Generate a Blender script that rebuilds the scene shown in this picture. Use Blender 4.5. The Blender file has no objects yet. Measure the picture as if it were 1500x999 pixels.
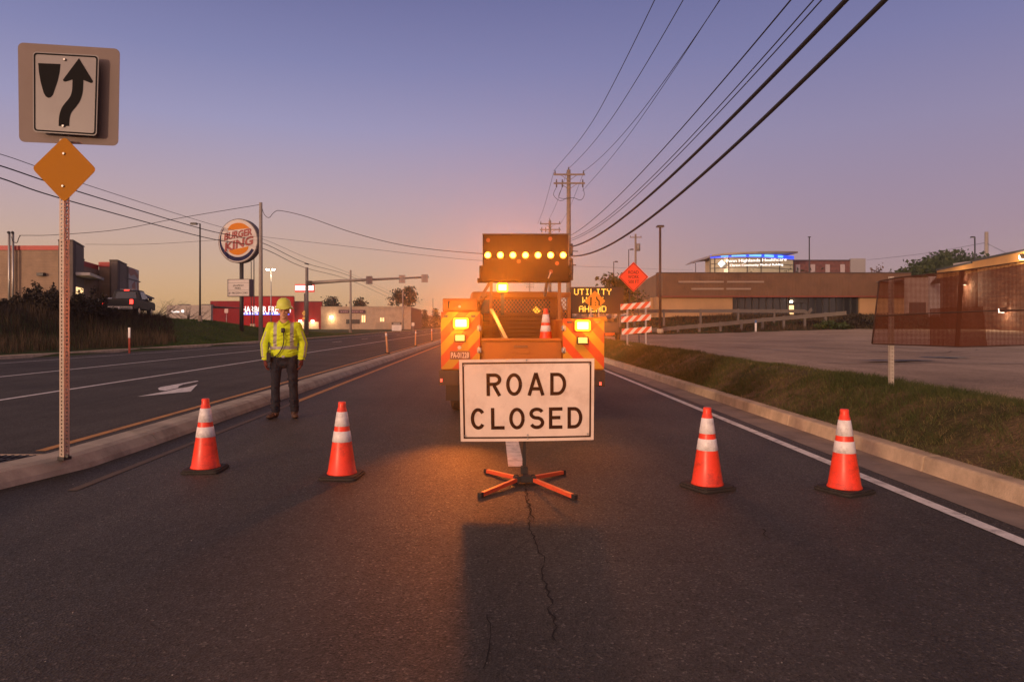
import bpy, bmesh, math, random
import numpy as np
from mathutils import Vector, Matrix

# ------------------------------------------------------------------ camera, sky, sun, exposure
S = bpy.context.scene
COL = S.collection
R = math.radians
F, VX, HY, CH = 1000.0, 722.0, 475.0, 1.44          # focal length in photo pixels, vanishing point, eye height
cam_d = bpy.data.cameras.new('camera'); cam = bpy.data.objects.new('camera', cam_d); COL.objects.link(cam)
cam.location = (0, 0, CH); cam.rotation_euler = (R(90), 0, 0)
cam_d.sensor_width = 36; cam_d.lens = F/1500*36
cam_d.shift_x = (750-VX)/1500; cam_d.shift_y = -(499.5-HY)/1500
cam_d.clip_start = 0.05; cam_d.clip_end = 4000
S.camera = cam

SUN_AZ, SUN_EL = 214.0, 4.5          # behind the camera and to the left (degrees clockwise from +Y)
sd = Vector((math.sin(R(SUN_AZ))*math.cos(R(SUN_EL)), math.cos(R(SUN_AZ))*math.cos(R(SUN_EL)), math.sin(R(SUN_EL))))
SUN_STRENGTH, SUN_COL, SUN_ANGLE = 1.9, (1.0, 0.64, 0.40), 3.5
GLOW = 1.15                           # afterglow round the sunset point
EXPOSURE = 0.0

def lin(c):
    return tuple(((v/255)/12.92 if v/255 <= 0.04045 else (((v/255)+0.055)/1.055)**2.4) for v in c[:3])

world = bpy.data.worlds.new('World'); S.world = world; world.use_nodes = True
nt = world.node_tree; nt.nodes.clear()
def N(nt, t, **k):
    n = nt.nodes.new(t)
    for a, b in k.items(): setattr(n, a, b)
    return n
out = N(nt, 'ShaderNodeOutputWorld'); bg = N(nt, 'ShaderNodeBackground'); nt.links.new(bg.outputs[0], out.inputs[0])
tc = N(nt, 'ShaderNodeTexCoord')
sep = N(nt, 'ShaderNodeSeparateXYZ'); nt.links.new(tc.outputs['Generated'], sep.inputs[0])
def ramp(stops):
    r = N(nt, 'ShaderNodeValToRGB'); el = r.color_ramp.elements
    while len(el) < len(stops): el.new(0.5)
    for e, (p, c) in zip(el, stops): e.position = p; e.color = (*lin(c), 1)
    nt.links.new(sep.outputs['Z'], r.inputs[0]); return r
rA = ramp([(0, (224, 174, 112)), (.03, (218, 172, 122)), (.08, (205, 169, 143)), (.17, (184, 160, 168)), (.27, (154, 149, 184)), (.35, (129, 130, 173)), (.45, (103, 105, 152)), (.62, (102, 88, 96)), (1, (100, 82, 76))])
rB = ramp([(0, (178, 142, 132)), (.05, (168, 138, 142)), (.12, (160, 133, 150)), (.25, (142, 131, 164)), (.35, (121, 119, 163)), (.45, (100, 102, 150)), (.62, (100, 87, 94)), (1, (100, 82, 76))])
mr = N(nt, 'ShaderNodeMapRange', interpolation_type='SMOOTHSTEP')
mr.inputs[1].default_value = -.40; mr.inputs[2].default_value = .55
nt.links.new(sep.outputs['X'], mr.inputs[0])
mx = N(nt, 'ShaderNodeMix', data_type='RGBA')
nt.links.new(mr.outputs[0], mx.inputs[0]); nt.links.new(rA.outputs[0], mx.inputs[6]); nt.links.new(rB.outputs[0], mx.inputs[7])
# afterglow of the set sun, on the side of the sky behind the camera
dt = N(nt, 'ShaderNodeVectorMath', operation='DOT_PRODUCT'); dt.inputs[1].default_value = sd
nt.links.new(tc.outputs['Generated'], dt.inputs[0])
mr2 = N(nt, 'ShaderNodeMapRange', interpolation_type='SMOOTHSTEP'); mr2.inputs[1].default_value = 0.05; mr2.inputs[2].default_value = 1.0
nt.links.new(dt.outputs['Value'], mr2.inputs[0])
gl = N(nt, 'ShaderNodeMix', data_type='RGBA', blend_type='ADD'); gl.inputs[7].default_value = (GLOW*1.0, GLOW*.60, GLOW*.42, 1)
nt.links.new(mr2.outputs[0], gl.inputs[0]); nt.links.new(mx.outputs[2], gl.inputs[6])
# physical twilight sky underneath, at a low strength
ni = N(nt, 'ShaderNodeTexSky', sky_type='NISHITA'); ni.sun_disc = False; ni.sun_elevation = R(SUN_EL); ni.sun_rotation = R(SUN_AZ)
ns = N(nt, 'ShaderNodeMix', data_type='RGBA', blend_type='ADD'); ns.inputs[0].default_value = .010
nt.links.new(gl.outputs[2], ns.inputs[6]); nt.links.new(ni.outputs[0], ns.inputs[7])
nt.links.new(ns.outputs[2], bg.inputs[0]); bg.inputs[1].default_value = 1.0

sun_d = bpy.data.lights.new('sun', 'SUN'); sun_d.energy = SUN_STRENGTH; sun_d.color = SUN_COL; sun_d.angle = R(SUN_ANGLE)
sun = bpy.data.objects.new('sun', sun_d); COL.objects.link(sun); sun.location = (-30, -40, 30)
sun.rotation_euler = (-sd).to_track_quat('-Z', 'Y').to_euler()
vs = S.view_settings
S.display_settings.display_device = 'sRGB'
vs.view_transform = 'Standard'; vs.look = 'None'; vs.exposure = EXPOSURE; vs.gamma = 1; vs.use_curve_mapping = False
cy = S.cycles
cy.use_denoising = True; cy.max_bounces = 6; cy.transparent_max_bounces = 12; cy.diffuse_bounces = 3; cy.volume_bounces = 0
cy.sample_clamp_indirect = 4.0; cy.caustics_reflective = False; cy.caustics_refractive = False

random.seed(7); RNG = np.random.default_rng(7)

# ------------------------------------------------------------------ helpers
def P(px, py, Y):                      # a photo pixel at depth Y, as a place in the world
    return Vector(((px-VX)*Y/F, Y, CH-(py-HY)*Y/F))
def G(px, py, z=0.0):                  # a photo pixel on level ground of height z
    return P(px, py, (CH-z)*F/(py-HY))
def sm(t): t = min(1, max(0, t)); return t*t*(3-2*t)
def lerp_tab(tab, t):
    if t <= tab[0][0]: return tab[0][1]
    for (a, u), (b, v) in zip(tab, tab[1:]):
        if t <= b: return u+(v-u)*(t-a)/(b-a)
    return tab[-1][1]

MATS = {}
def mat(name, col, rough=.7, metal=0.0, var=.12, scale=4.0, bump=0.0, bscale=60.0, emit=None, estr=0.0, spec=.4, coat=0.0, dirt=None, dscale=1.5, alpha=None):
    """Principled material with two scales of noise in its colour, optional dirt patches and a bump."""
    if name in MATS: return MATS[name]
    m = bpy.data.materials.new(name); m.use_nodes = True; t = m.node_tree; b = t.nodes['Principled BSDF']
    c = (*col, 1)
    b.inputs['Roughness'].default_value = rough; b.inputs['Metallic'].default_value = metal
    b.inputs['Specular IOR Level'].default_value = spec; b.inputs['Coat Weight'].default_value = coat
    b.inputs['Base Color'].default_value = c
    if var > 0 or bump > 0 or dirt:
        co = N(t, 'ShaderNodeTexCoord')
    if var > 0:
        n1 = N(t, 'ShaderNodeTexNoise'); n1.inputs['Scale'].default_value = scale; n1.inputs['Detail'].default_value = 6; n1.inputs['Roughness'].default_value = .65
        t.links.new(co.outputs['Object'], n1.inputs['Vector'])
        mrn = N(t, 'ShaderNodeMapRange'); mrn.inputs[1].default_value = .3; mrn.inputs[2].default_value = .7
        mrn.inputs[3].default_value = 1-var; mrn.inputs[4].default_value = 1+var
        t.links.new(n1.outputs[0], mrn.inputs[0])
        mul = N(t, 'ShaderNodeMix', data_type='RGBA', blend_type='MULTIPLY'); mul.inputs[0].default_value = 1; mul.inputs[6].default_value = c
        t.links.new(mrn.outputs[0], mul.inputs[7]); last = mul.outputs[2]
        if dirt:
            n2 = N(t, 'ShaderNodeTexNoise'); n2.inputs['Scale'].default_value = dscale; n2.inputs['Detail'].default_value = 8; n2.inputs['Roughness'].default_value = .7
            t.links.new(co.outputs['Object'], n2.inputs['Vector'])
            mr_ = N(t, 'ShaderNodeMapRange'); mr_.inputs[1].default_value = .48; mr_.inputs[2].default_value = .72; mr_.inputs[4].default_value = .75
            t.links.new(n2.outputs[0], mr_.inputs[0])
            dm = N(t, 'ShaderNodeMix', data_type='RGBA'); dm.inputs[7].default_value = (*dirt, 1)
            t.links.new(mr_.outputs[0], dm.inputs[0]); t.links.new(last, dm.inputs[6]); last = dm.outputs[2]
        t.links.new(last, b.inputs['Base Color'])
        mr3 = N(t, 'ShaderNodeMapRange'); mr3.inputs[3].default_value = max(.05, rough-.12); mr3.inputs[4].default_value = min(1, rough+.12)
        t.links.new(n1.outputs[0], mr3.inputs[0]); t.links.new(mr3.outputs[0], b.inputs['Roughness'])
    if bump > 0:
        n3 = N(t, 'ShaderNodeTexNoise'); n3.inputs['Scale'].default_value = bscale; n3.inputs['Detail'].default_value = 4
        t.links.new(co.outputs['Object'], n3.inputs['Vector'])
        bp = N(t, 'ShaderNodeBump'); bp.inputs['Strength'].default_value = bump; bp.inputs['Distance'].default_value = .01
        t.links.new(n3.outputs[0], bp.inputs['Height']); t.links.new(bp.outputs[0], b.inputs['Normal'])
    if emit is not None:
        b.inputs['Emission Color'].default_value = (*emit, 1); b.inputs['Emission Strength'].default_value = estr
    MATS[name] = m
    return m

class MB:                              # collects faces and links them as ONE mesh object
    def __init__(s): s.v = []; s.f = []; s.m = []; s.cur = 0; s.smooth = False; s.fs = []
    def use(s, i): s.cur = i; return s
    def add(s, vs, fs):
        o = len(s.v); s.v += [tuple(v) for v in vs]
        for f in fs: s.f.append([o+i for i in f]); s.m.append(s.cur); s.fs.append(s.smooth)
        return s
    def hexa(s, p): return s.add(p, [(3, 2, 1, 0), (4, 5, 6, 7), (0, 1, 5, 4), (1, 2, 6, 5), (2, 3, 7, 6), (3, 0, 4, 7)])
    def box(s, x0, x1, y0, y1, z0, z1):
        return s.hexa([(x0, y0, z0), (x1, y0, z0), (x1, y1, z0), (x0, y1, z0), (x0, y0, z1), (x1, y0, z1), (x1, y1, z1), (x0, y1, z1)])
    def bar(s, p, q, w, h, up=(0, 0, 1)):      # a rectangular bar from p to q
        p, q = Vector(p), Vector(q); d = (q-p).normalized(); u = Vector(up)
        if abs(d.dot(u)) > .98: u = Vector((0, 1, 0))
        a = d.cross(u).normalized(); u = a.cross(d).normalized(); a *= w/2; u *= h/2
        return s.hexa([p-a-u, p+a-u, p+a+u, p-a+u, q-a-u, q+a-u, q+a+u, q-a+u])
    def cyl(s, p, q, r0, r1=None, n=12, caps=True):
        r1 = r0 if r1 is None else r1
        p, q = Vector(p), Vector(q); d = (q-p).normalized()
        a = d.orthogonal().normalized(); b = d.cross(a)
        vs = []
        for c, r in ((p, r0), (q, r1)):
            for i in range(n):
                t = 2*math.pi*i/n; vs.append(c+(a*math.cos(t)+b*math.sin(t))*r)
        fs = [(i, (i+1) % n, n+(i+1) % n, n+i) for i in range(n)]
        sv = s.smooth; s.smooth = True; o = len(s.v); s.add(vs, fs); s.smooth = False
        if caps:
            for f in (list(range(n))[::-1], list(range(n, 2*n))): s.f.append([o+i for i in f]); s.m.append(s.cur); s.fs.append(False)
        s.smooth = sv
        return s
    def tube(s, pts, r, n=6, r1=None):
        pts = [Vector(p) for p in pts]; k = len(pts); vs = []
        nrm = None
        for i, p in enumerate(pts):
            d = (pts[min(i+1, k-1)]-pts[max(i-1, 0)]).normalized()
            a = d.orthogonal().normalized() if nrm is None else (nrm-d*nrm.dot(d)).normalized()
            nrm = a; b = d.cross(a)
            rr = r if r1 is None else r+(r1-r)*i/(k-1)
            for j in range(n):
                t = 2*math.pi*j/n; vs.append(p+(a*math.cos(t)+b*math.sin(t))*rr)
        fs = []
        for i in range(k-1):
            for j in range(n): fs.append((i*n+j, i*n+(j+1) % n, (i+1)*n+(j+1) % n, (i+1)*n+j))
        sv = s.smooth; s.smooth = True; o = len(s.v); s.add(vs, fs); s.smooth = sv
        s.f.append([o+j for j in range(n)][::-1]); s.m.append(s.cur); s.fs.append(False)
        s.f.append([o+(k-1)*n+j for j in range(n)]); s.m.append(s.cur); s.fs.append(False)
        return s
    def lathe(s, prof, n=24, c=(0, 0, 0)):      # profile of (radius, z)
        vs = []; k = len(prof)
        for r, z in prof:
            for j in range(n):
                t = 2*math.pi*j/n; vs.append((c[0]+r*math.cos(t), c[1]+r*math.sin(t), c[2]+z))
        fs = [(i*n+j, i*n+(j+1) % n, (i+1)*n+(j+1) % n, (i+1)*n+j) for i in range(k-1) for j in range(n)]
        sv = s.smooth; s.smooth = True; o = len(s.v); s.add(vs, fs); s.smooth = sv
        s.f.append([o+j for j in range(n)][::-1]); s.m.append(s.cur); s.fs.append(False)
        s.f.append([o+(k-1)*n+j for j in range(n)]); s.m.append(s.cur); s.fs.append(False)
        return s
    def prism(s, pts, d):                      # polygon of 3D points pushed along the vector d
        pts = [Vector(p) for p in pts]; d = Vector(d); n = len(pts)
        nv = Vector((0, 0, 0))
        for i in range(n): nv += pts[i].cross(pts[(i+1) % n])
        if nv.dot(d) > 0: pts = pts[::-1]
        fs = [tuple(range(n)), tuple(range(2*n-1, n-1, -1))] + [((i+1) % n, i, n+i, n+(i+1) % n) for i in range(n)]
        return s.add(pts+[p+d for p in pts], fs)
    def ball(s, c, r, sub=2):
        bm = bmesh.new(); bmesh.ops.create_icosphere(bm, subdivisions=sub, radius=1)
        bm.verts.index_update(); r = (r, r, r) if not hasattr(r, '__len__') else r
        sv = s.smooth; s.smooth = True
        s.add([(c[0]+v.co.x*r[0], c[1]+v.co.y*r[1], c[2]+v.co.z*r[2]) for v in bm.verts], [[v.index for v in f.verts] for f in bm.faces])
        s.smooth = sv; bm.free(); return s
    def mesh(s, verts, polys): return s.add(verts, polys)
    def move(s, M, start=0):
        for i in range(start, len(s.v)): s.v[i] = tuple(M @ Vector(s.v[i]))
        return s
    def build(s, name, mats, parent=None, bevel=0.0, world=False, seg=2):
        me = bpy.data.meshes.new(name)
        vs = s.v
        if world and parent is not None:
            o = parent.matrix_world_loc
            vs = [(v[0]-o[0], v[1]-o[1], v[2]-o[2]) for v in vs]
        me.from_pydata(vs, [], s.f)
        for m in (mats if isinstance(mats, (list, tuple)) else [mats]): me.materials.append(m)
        me.polygons.foreach_set('material_index', s.m); me.polygons.foreach_set('use_smooth', s.fs)
        me.update()
        ob = bpy.data.objects.new(name, me); COL.objects.link(ob)
        if parent is not None: ob.parent = parent if not isinstance(parent, Root) else parent.o
        if bevel > 0:
            b = ob.modifiers.new('bevel', 'BEVEL'); b.width = bevel; b.segments = seg; b.limit_method = 'ANGLE'; b.angle_limit = R(35)
        return ob

class Root:                            # an Empty at a thing's base; parts built with world=True are moved into its frame
    def __init__(s, o): s.o = o; s.matrix_world_loc = tuple(o.location)
def tag(o, label=None, cat=None, group=None, kind=None):
    for k, v in (('label', label), ('category', cat), ('group', group), ('kind', kind)):
        if v: o[k] = v
    return o
def thing(name, label, cat, loc=(0, 0, 0), rz=0.0, group=None):
    o = bpy.data.objects.new(name, None); COL.objects.link(o); o.empty_display_size = .2
    o.location = loc; o.rotation_euler = (0, 0, rz); tag(o, label, cat, group); return Root(o)
def dup(root, loc, rz=0.0, label=None, group=None):
    src = root.o if isinstance(root, Root) else root
    r = src.copy(); COL.objects.link(r); r.location = loc; r.rotation_euler = (0, 0, rz)
    if label: r['label'] = label
    if group: r['group'] = group
    for ch in list(src.children):
        c = ch.copy(); COL.objects.link(c); c.parent = r
        for g in ch.children:
            d = g.copy(); COL.objects.link(d); d.parent = c
    return r
def struct(ob): ob['kind'] = 'structure'; return ob

def text_mesh(body, bold=0.0, ext=.02, italic=0.0, space=1.0):
    """Vertices and faces of a line of lettering, scaled to the unit box in x and y."""
    cu = bpy.data.curves.new('lettering', 'FONT'); cu.body = body; cu.size = 1; cu.offset = bold; cu.extrude = ext; cu.resolution_u = 3
    cu.shear = italic; cu.space_character = space
    ob = bpy.data.objects.new('lettering', cu); COL.objects.link(ob)
    dg = bpy.context.evaluated_depsgraph_get(); me = bpy.data.meshes.new_from_object(ob.evaluated_get(dg))
    vs = np.array([v.co[:] for v in me.vertices]); fs = [list(p.vertices) for p in me.polygons]
    bpy.data.objects.remove(ob); bpy.data.curves.remove(cu); bpy.data.meshes.remove(me)
    lo, hi = vs.min(0), vs.max(0)
    vs[:, :2] = (vs[:, :2]-lo[:2])/(hi[:2]-lo[:2]); vs[:, 2] = (vs[:, 2]-lo[2])/max(1e-6, hi[2]-lo[2])
    return vs, fs
def put_text(mb, body, o, u, v, n, bold=0.0, depth=.004, italic=0.0, space=1.0):
    """Lettering filling the parallelogram o, o+u (reading direction), o+v (up), raised along n by depth."""
    vs, fs = text_mesh(body, bold, .02, italic, space); o, u, v, n = Vector(o), Vector(u), Vector(v), Vector(n).normalized()*depth
    mb.add([o+u*a+v*b+n*c for a, b, c in vs], fs); return mb
def clip(poly, x0, x1, y0, y1):
    def cut(p, f, inter):
        r = []
        for i in range(len(p)):
            a, b = p[i], p[(i+1) % len(p)]
            if f(a): r.append(a)
            if f(a) != f(b): r.append(inter(a, b))
        return r
    def ix(x): return lambda a, b: (x, a[1]+(b[1]-a[1])*(x-a[0])/(b[0]-a[0]))
    def iy(y): return lambda a, b: (a[0]+(b[0]-a[0])*(y-a[1])/(b[1]-a[1]), y)
    for f, i in ((lambda p: p[0] >= x0-1e-9, ix(x0)), (lambda p: p[0] <= x1+1e-9, ix(x1)), (lambda p: p[1] >= y0-1e-9, iy(y0)), (lambda p: p[1] <= y1+1e-9, iy(y1))):
        if len(poly) < 3: return []
        poly = cut(poly, f, i)
    return poly if len(poly) >= 3 else []
def curve_pts(pts, k=8):               # smooth path through the points
    pts = [Vector(p) for p in pts]; r = []
    for i in range(len(pts)-1):
        a, b, c, d = pts[max(i-1, 0)], pts[i], pts[i+1], pts[min(i+2, len(pts)-1)]
        for j in range(k):
            t = j/k; r.append(.5*((2*b)+(c-a)*t+(2*a-5*b+4*c-d)*t*t+(3*b-a-3*c+d)*t**3))
    r.append(pts[-1]); return r
def rrect(w, h, r, n=5):               # rounded rectangle outline round the origin
    o = []
    for cx, cy_, a0 in ((w/2-r, h/2-r, 0), (-w/2+r, h/2-r, 90), (-w/2+r, -h/2+r, 180), (w/2-r, -h/2+r, 270)):
        for i in range(n+1): a = R(a0+90*i/n); o.append((cx+r*math.cos(a), cy_+r*math.sin(a)))
    return o

# ------------------------------------------------------------------ materials
def asphalt(name, base, warm, spk=.5, spc=.3, r0=.55, tracks=False):
    m = bpy.data.materials.new(name); m.use_nodes = True; t = m.node_tree; b = t.nodes['Principled BSDF']
    g = N(t, 'ShaderNodeNewGeometry'); L = t.links.new
    def noise(scale, det=4, ro=.6, vec=None):
        n = N(t, 'ShaderNodeTexNoise'); n.inputs['Scale'].default_value = scale; n.inputs['Detail'].default_value = det; n.inputs['Roughness'].default_value = ro
        L(vec or g.outputs['Position'], n.inputs['Vector']); return n
    def mrange(src, a, b_, c, d):
        r = N(t, 'ShaderNodeMapRange'); r.inputs[1].default_value = a; r.inputs[2].default_value = b_; r.inputs[3].default_value = c; r.inputs[4].default_value = d
        L(src, r.inputs[0]); return r.outputs[0]
    def mul(a, b_):
        r = N(t, 'ShaderNodeMath', operation='MULTIPLY'); L(a, r.inputs[0]); L(b_, r.inputs[1]); return r.outputs[0]
    big = mrange(noise(.35, 6).outputs[0], .3, .7, .74, 1.24)
    mp = N(t, 'ShaderNodeMapping'); mp.inputs['Scale'].default_value = (1.4, .05, 1); L(g.outputs['Position'], mp.inputs[0])
    streak = mrange(noise(1.6, 4, .6, mp.outputs[0]).outputs[0], .3, .7, .84, 1.14)
    mid = mrange(noise(9, 5, .7).outputs[0], .3, .7, .85, 1.15)
    fine = mrange(noise(140, 3, .8).outputs[0], .3, .72, .30, 1.85)
    v = N(t, 'ShaderNodeTexVoronoi'); v.inputs['Scale'].default_value = 85; L(g.outputs['Position'], v.inputs['Vector'])
    sc = N(t, 'ShaderNodeSeparateColor'); L(v.outputs['Color'], sc.inputs[0])
    speck = mrange(sc.outputs[0], .90, 1.0, 1.0, 1+3.0*spk)
    dark = mrange(sc.outputs[1], 0, .35, .55, 1.0)
    f = mul(mul(mul(big, streak), mul(mid, fine)), mul(speck, dark))
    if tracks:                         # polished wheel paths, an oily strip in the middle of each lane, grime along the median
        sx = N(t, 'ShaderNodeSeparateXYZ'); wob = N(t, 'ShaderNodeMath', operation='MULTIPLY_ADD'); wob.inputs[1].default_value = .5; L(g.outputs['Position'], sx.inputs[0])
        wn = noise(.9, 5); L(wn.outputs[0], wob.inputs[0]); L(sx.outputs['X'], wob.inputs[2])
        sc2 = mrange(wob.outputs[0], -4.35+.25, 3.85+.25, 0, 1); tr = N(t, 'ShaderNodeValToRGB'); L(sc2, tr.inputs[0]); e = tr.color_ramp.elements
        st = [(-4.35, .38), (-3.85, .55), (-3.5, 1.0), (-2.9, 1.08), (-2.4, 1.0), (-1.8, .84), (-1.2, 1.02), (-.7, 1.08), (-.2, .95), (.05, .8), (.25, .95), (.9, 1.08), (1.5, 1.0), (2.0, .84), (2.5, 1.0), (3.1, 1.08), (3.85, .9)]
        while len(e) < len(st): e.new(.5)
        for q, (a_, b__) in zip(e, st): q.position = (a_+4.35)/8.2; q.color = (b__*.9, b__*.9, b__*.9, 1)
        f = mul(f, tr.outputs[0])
    c = N(t, 'ShaderNodeMix', data_type='RGBA', blend_type='MULTIPLY'); c.inputs[0].default_value = 1; c.inputs[6].default_value = (base*warm[0], base*warm[1], base*warm[2], 1)
    L(f, c.inputs[7]); L(c.outputs[2], b.inputs['Base Color'])
    L(mrange(sc.outputs[2], 0, 1, r0, r0+.28), b.inputs['Roughness']); b.inputs['Specular IOR Level'].default_value = spc
    bp = N(t, 'ShaderNodeBump'); bp.inputs['Strength'].default_value = .55; bp.inputs['Distance'].default_value = .006
    L(v.outputs['Distance'], bp.inputs['Height']); L(bp.outputs[0], b.inputs['Normal'])
    return m
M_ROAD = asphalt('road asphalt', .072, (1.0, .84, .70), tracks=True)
M_ROAD2 = asphalt('left road asphalt', .082, (1.0, .88, .80), .3, .12, .7)
M_LOT = asphalt('parking asphalt', .37, (1.0, .72, .54), .2, .08, .7)
M_CONC = mat('kerb concrete', (.56, .41, .28), .85, var=.2, scale=3, bump=.6, bscale=70, dirt=(.26, .19, .13), dscale=1.9)
M_CONC2 = mat('median concrete', (.42, .355, .28), .85, var=.22, scale=2.5, bump=.6, bscale=60, dirt=(.15, .12, .095), dscale=1.7)
M_GUT = mat('gutter concrete', (.27, .205, .165), .85, var=.22, scale=2.5, bump=.4, bscale=80, dirt=(.11, .085, .07), dscale=1.2)
M_WHITE = mat('white road paint', (.80, .74, .70), .7, var=.15, scale=8, bump=.4, bscale=120, dirt=(.22, .19, .18), dscale=7)
M_YEL = mat('yellow road paint', (.55, .25, .06), .7, var=.15, scale=8, dirt=(.13, .08, .05), dscale=5)
M_YELW = mat('worn yellow road paint', (.125, .085, .055), .75, var=.25, scale=6, dirt=(.07, .06, .054), dscale=5)
M_CRACK = mat('crack filler', (.012, .01, .01), .9, var=0)
M_STEEL = mat('galvanised steel', (.42, .39, .37), .45, .7, var=.15, scale=12)
M_STEELD = mat('dark steel', (.055, .05, .048), .5, .3, var=.15, scale=12)
M_BLACK = mat('black rubber', (.018, .017, .017), .75, var=.2, scale=12, bump=.3)
M_BLKP = mat('black print', (.022, .017, .015), .6, var=0)
M_WOOD = mat('weathered pole wood', (.22, .165, .125), .85, var=.25, scale=5, bump=.4, bscale=30)
M_WIRE = mat('wire insulation', (.02, .018, .018), .6, var=0)
M_GLASSD = mat('dark glass', (.02, .022, .025), .12, 0, var=.1, scale=2, spec=.6)
M_AMBER = mat('lit amber lens', (.9, .4, .05), .3, var=0, emit=(1.0, .46, .06), estr=10)
M_STROBE = mat('lit strobe lens', (.9, .5, .1), .3, var=0, emit=(1.0, .52, .09), estr=13)
# ------------------------------------------------------------------ the ground
XK_T = [(0, -21.5), (28, -20.0), (45, -18.2), (53, -17.7), (63, -17.4), (90, -17.4), (400, -17.4)]
def XK(y): return lerp_tab(XK_T, y)
BANK = [(0, 2.2), (45, 2.1), (60, 1.75), (70, 1.2), (80, .8), (95, .25), (110, .12), (900, .1)]
def H(x, y):
    if x < XK(y):                                             # grass bank on the left
        d = XK(y)-.2-x
        return .15+(lerp_tab(BANK, y)-.15)*sm((d-.4)/7.5)+.03*math.sin(x*.7+y*.31)*sm((d-1)/3)
    if x < 4.30: return -.06
    z = .14+.46*sm((x-4.4)/1.0)+.02*math.sin(x*3+y*.8)*sm((x-4.5)/.5)
    z += .45*sm((x-12)/20)*sm((y-20)/35)
    z += 1.5*sm((y-56)/24)*sm((x-5)/5)
    z *= 1-.3*sm((y-120)/200)
    return z
def in_lot(x, y): return x > 5.75 and y < 55.5
G_MAT = bpy.data.materials.new('rough grass and soil'); G_MAT.use_nodes = True
def soil(m, cols, scale=1.2):
    t = m.node_tree; b = t.nodes['Principled BSDF']; b.inputs['Roughness'].default_value = .95; b.inputs['Specular IOR Level'].default_value = .15
    g = N(t, 'ShaderNodeNewGeometry')
    n = N(t, 'ShaderNodeTexNoise'); n.inputs['Scale'].default_value = scale; n.inputs['Detail'].default_value = 9; n.inputs['Roughness'].default_value = .72
    t.links.new(g.outputs['Position'], n.inputs['Vector'])
    r = N(t, 'ShaderNodeValToRGB'); e = r.color_ramp.elements
    while len(e) < len(cols): e.new(.5)
    for k, c in enumerate(cols): e[k].position = .3+.4*k/(len(cols)-1); e[k].color = (*c, 1)
    t.links.new(n.outputs[0], r.inputs[0]); t.links.new(r.outputs[0], b.inputs['Base Color'])
    n2 = N(t, 'ShaderNodeTexNoise'); n2.inputs['Scale'].default_value = 28; n2.inputs['Detail'].default_value = 5
    t.links.new(g.outputs['Position'], n2.inputs['Vector'])
    bp = N(t, 'ShaderNodeBump'); bp.inputs['Strength'].default_value = .8; bp.inputs['Distance'].default_value = .05
    t.links.new(n2.outputs[0], bp.inputs['Height']); t.links.new(bp.outputs[0], b.inputs['Normal'])
soil(G_MAT, [(.025, .042, .011), (.042, .068, .017), (.07, .078, .028), (.05, .07, .02)])
M_VERGE = bpy.data.materials.new('verge soil'); M_VERGE.use_nodes = True
soil(M_VERGE, [(.03, .034, .013), (.06, .05, .022), (.15, .095, .055), (.05, .05, .02)], .9)

def sheet(name, xs, ys, zf, m, skip=None):
    mb = MB(); mb.smooth = True; nx = len(xs)
    vs = [(x, y, zf(x, y)) for y in ys for x in xs]
    fs = [(j*nx+i, j*nx+i+1, (j+1)*nx+i+1, (j+1)*nx+i) for j in range(len(ys)-1) for i in range(nx-1)]
    mb.add(vs, fs); return struct(mb.build(name, m))
def spread(a, b, n, p=1.0): return [a+(b-a)*(i/(n-1))**p for i in range(n)]
gx = sorted(set([round(v, 2) for v in [-900, -600, -400, -250, -150, -100, -80, -65, -55, -48, -42]+[-38+.7*i for i in range(31)]+[-16, -10, 0, 4.0, 4.29, 4.31]+[4.4+.1*i for i in range(15)]+[6+1.0*i for i in range(30)]+[40, 46, 54, 64, 80, 100, 130, 180, 250, 400, 600, 900]]))
gy = [-40, -20, -8, 0]+[3+2.0*i for i in range(60)]+[130, 145, 165, 190, 230, 290, 380, 500, 700, 1000, 1600]
sheet('ground', gx, gy, lambda x, y: H(x, y)-(.06 if in_lot(x, y) else 0), G_MAT)
ry = [-15, -8, -3, 0, 2, 4, 6, 8, 10, 12, 15, 18, 22, 26, 30, 36, 42, 50, 60, 75, 90, 110, 140, 180, 240, 320, 420]
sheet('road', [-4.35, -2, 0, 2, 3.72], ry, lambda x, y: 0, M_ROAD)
mb = MB()
for a, b in zip(ry, ry[1:]): mb.add([(XK(a)-.05, a, 0), (-4.35, a, 0), (-4.35, b, 0), (XK(b)-.05, b, 0)], [(0, 1, 2, 3)])
struct(mb.build('opposite_road', M_ROAD2))
sheet('gutter', [3.72, 4.24], ry, lambda x, y: .002 if x < 4 else -.004, M_GUT)
lotx = [5.75+1.2*i for i in range(42)]; loty = spread(1, 55.5, 44)
sheet('parking_lot', lotx, loty, lambda x, y: H(x, y)+.004-.05*sm((6.2-x)/.45), M_LOT)

# kerbs: profile swept along the road, cut by joints every three metres
def sweep(name, prof, path, m, joint=3.05):
    """prof: (offset to the right, height) outline; path: function y -> x."""
    mb = MB(); k = len(prof)
    y0, y1 = path[0], path[1]; xf = path[2]; zf = path[3] if len(path) > 3 else (lambda y: 1.0)
    y = y0
    while y < y1:
        e = min(y+joint, y1); rows = spread(y+.006, e-.006, 4)
        vs = [(xf(q)+a*(1 if zf(q) > .3 else .6+.4*zf(q)/.3), q, b*zf(q) if b > 0 else b) for q in rows for a, b in prof]
        fs = [(j*k+i, j*k+(i+1) % k, (j+1)*k+(i+1) % k, (j+1)*k+i) for j in range(3) for i in range(k)]
        fs += [tuple(range(k))[::-1], tuple(range(3*k, 4*k))]
        mb.smooth = False; mb.add(vs, fs); y = e
        if y > 80: joint = 20
    return struct(mb.build(name, m, bevel=.012))
sweep('kerb', [(0, -.05), (.22, -.05), (.22, .15), (.055, .15), (.03, .14)], (.6, 240, lambda y: 4.2), M_CONC)
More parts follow.
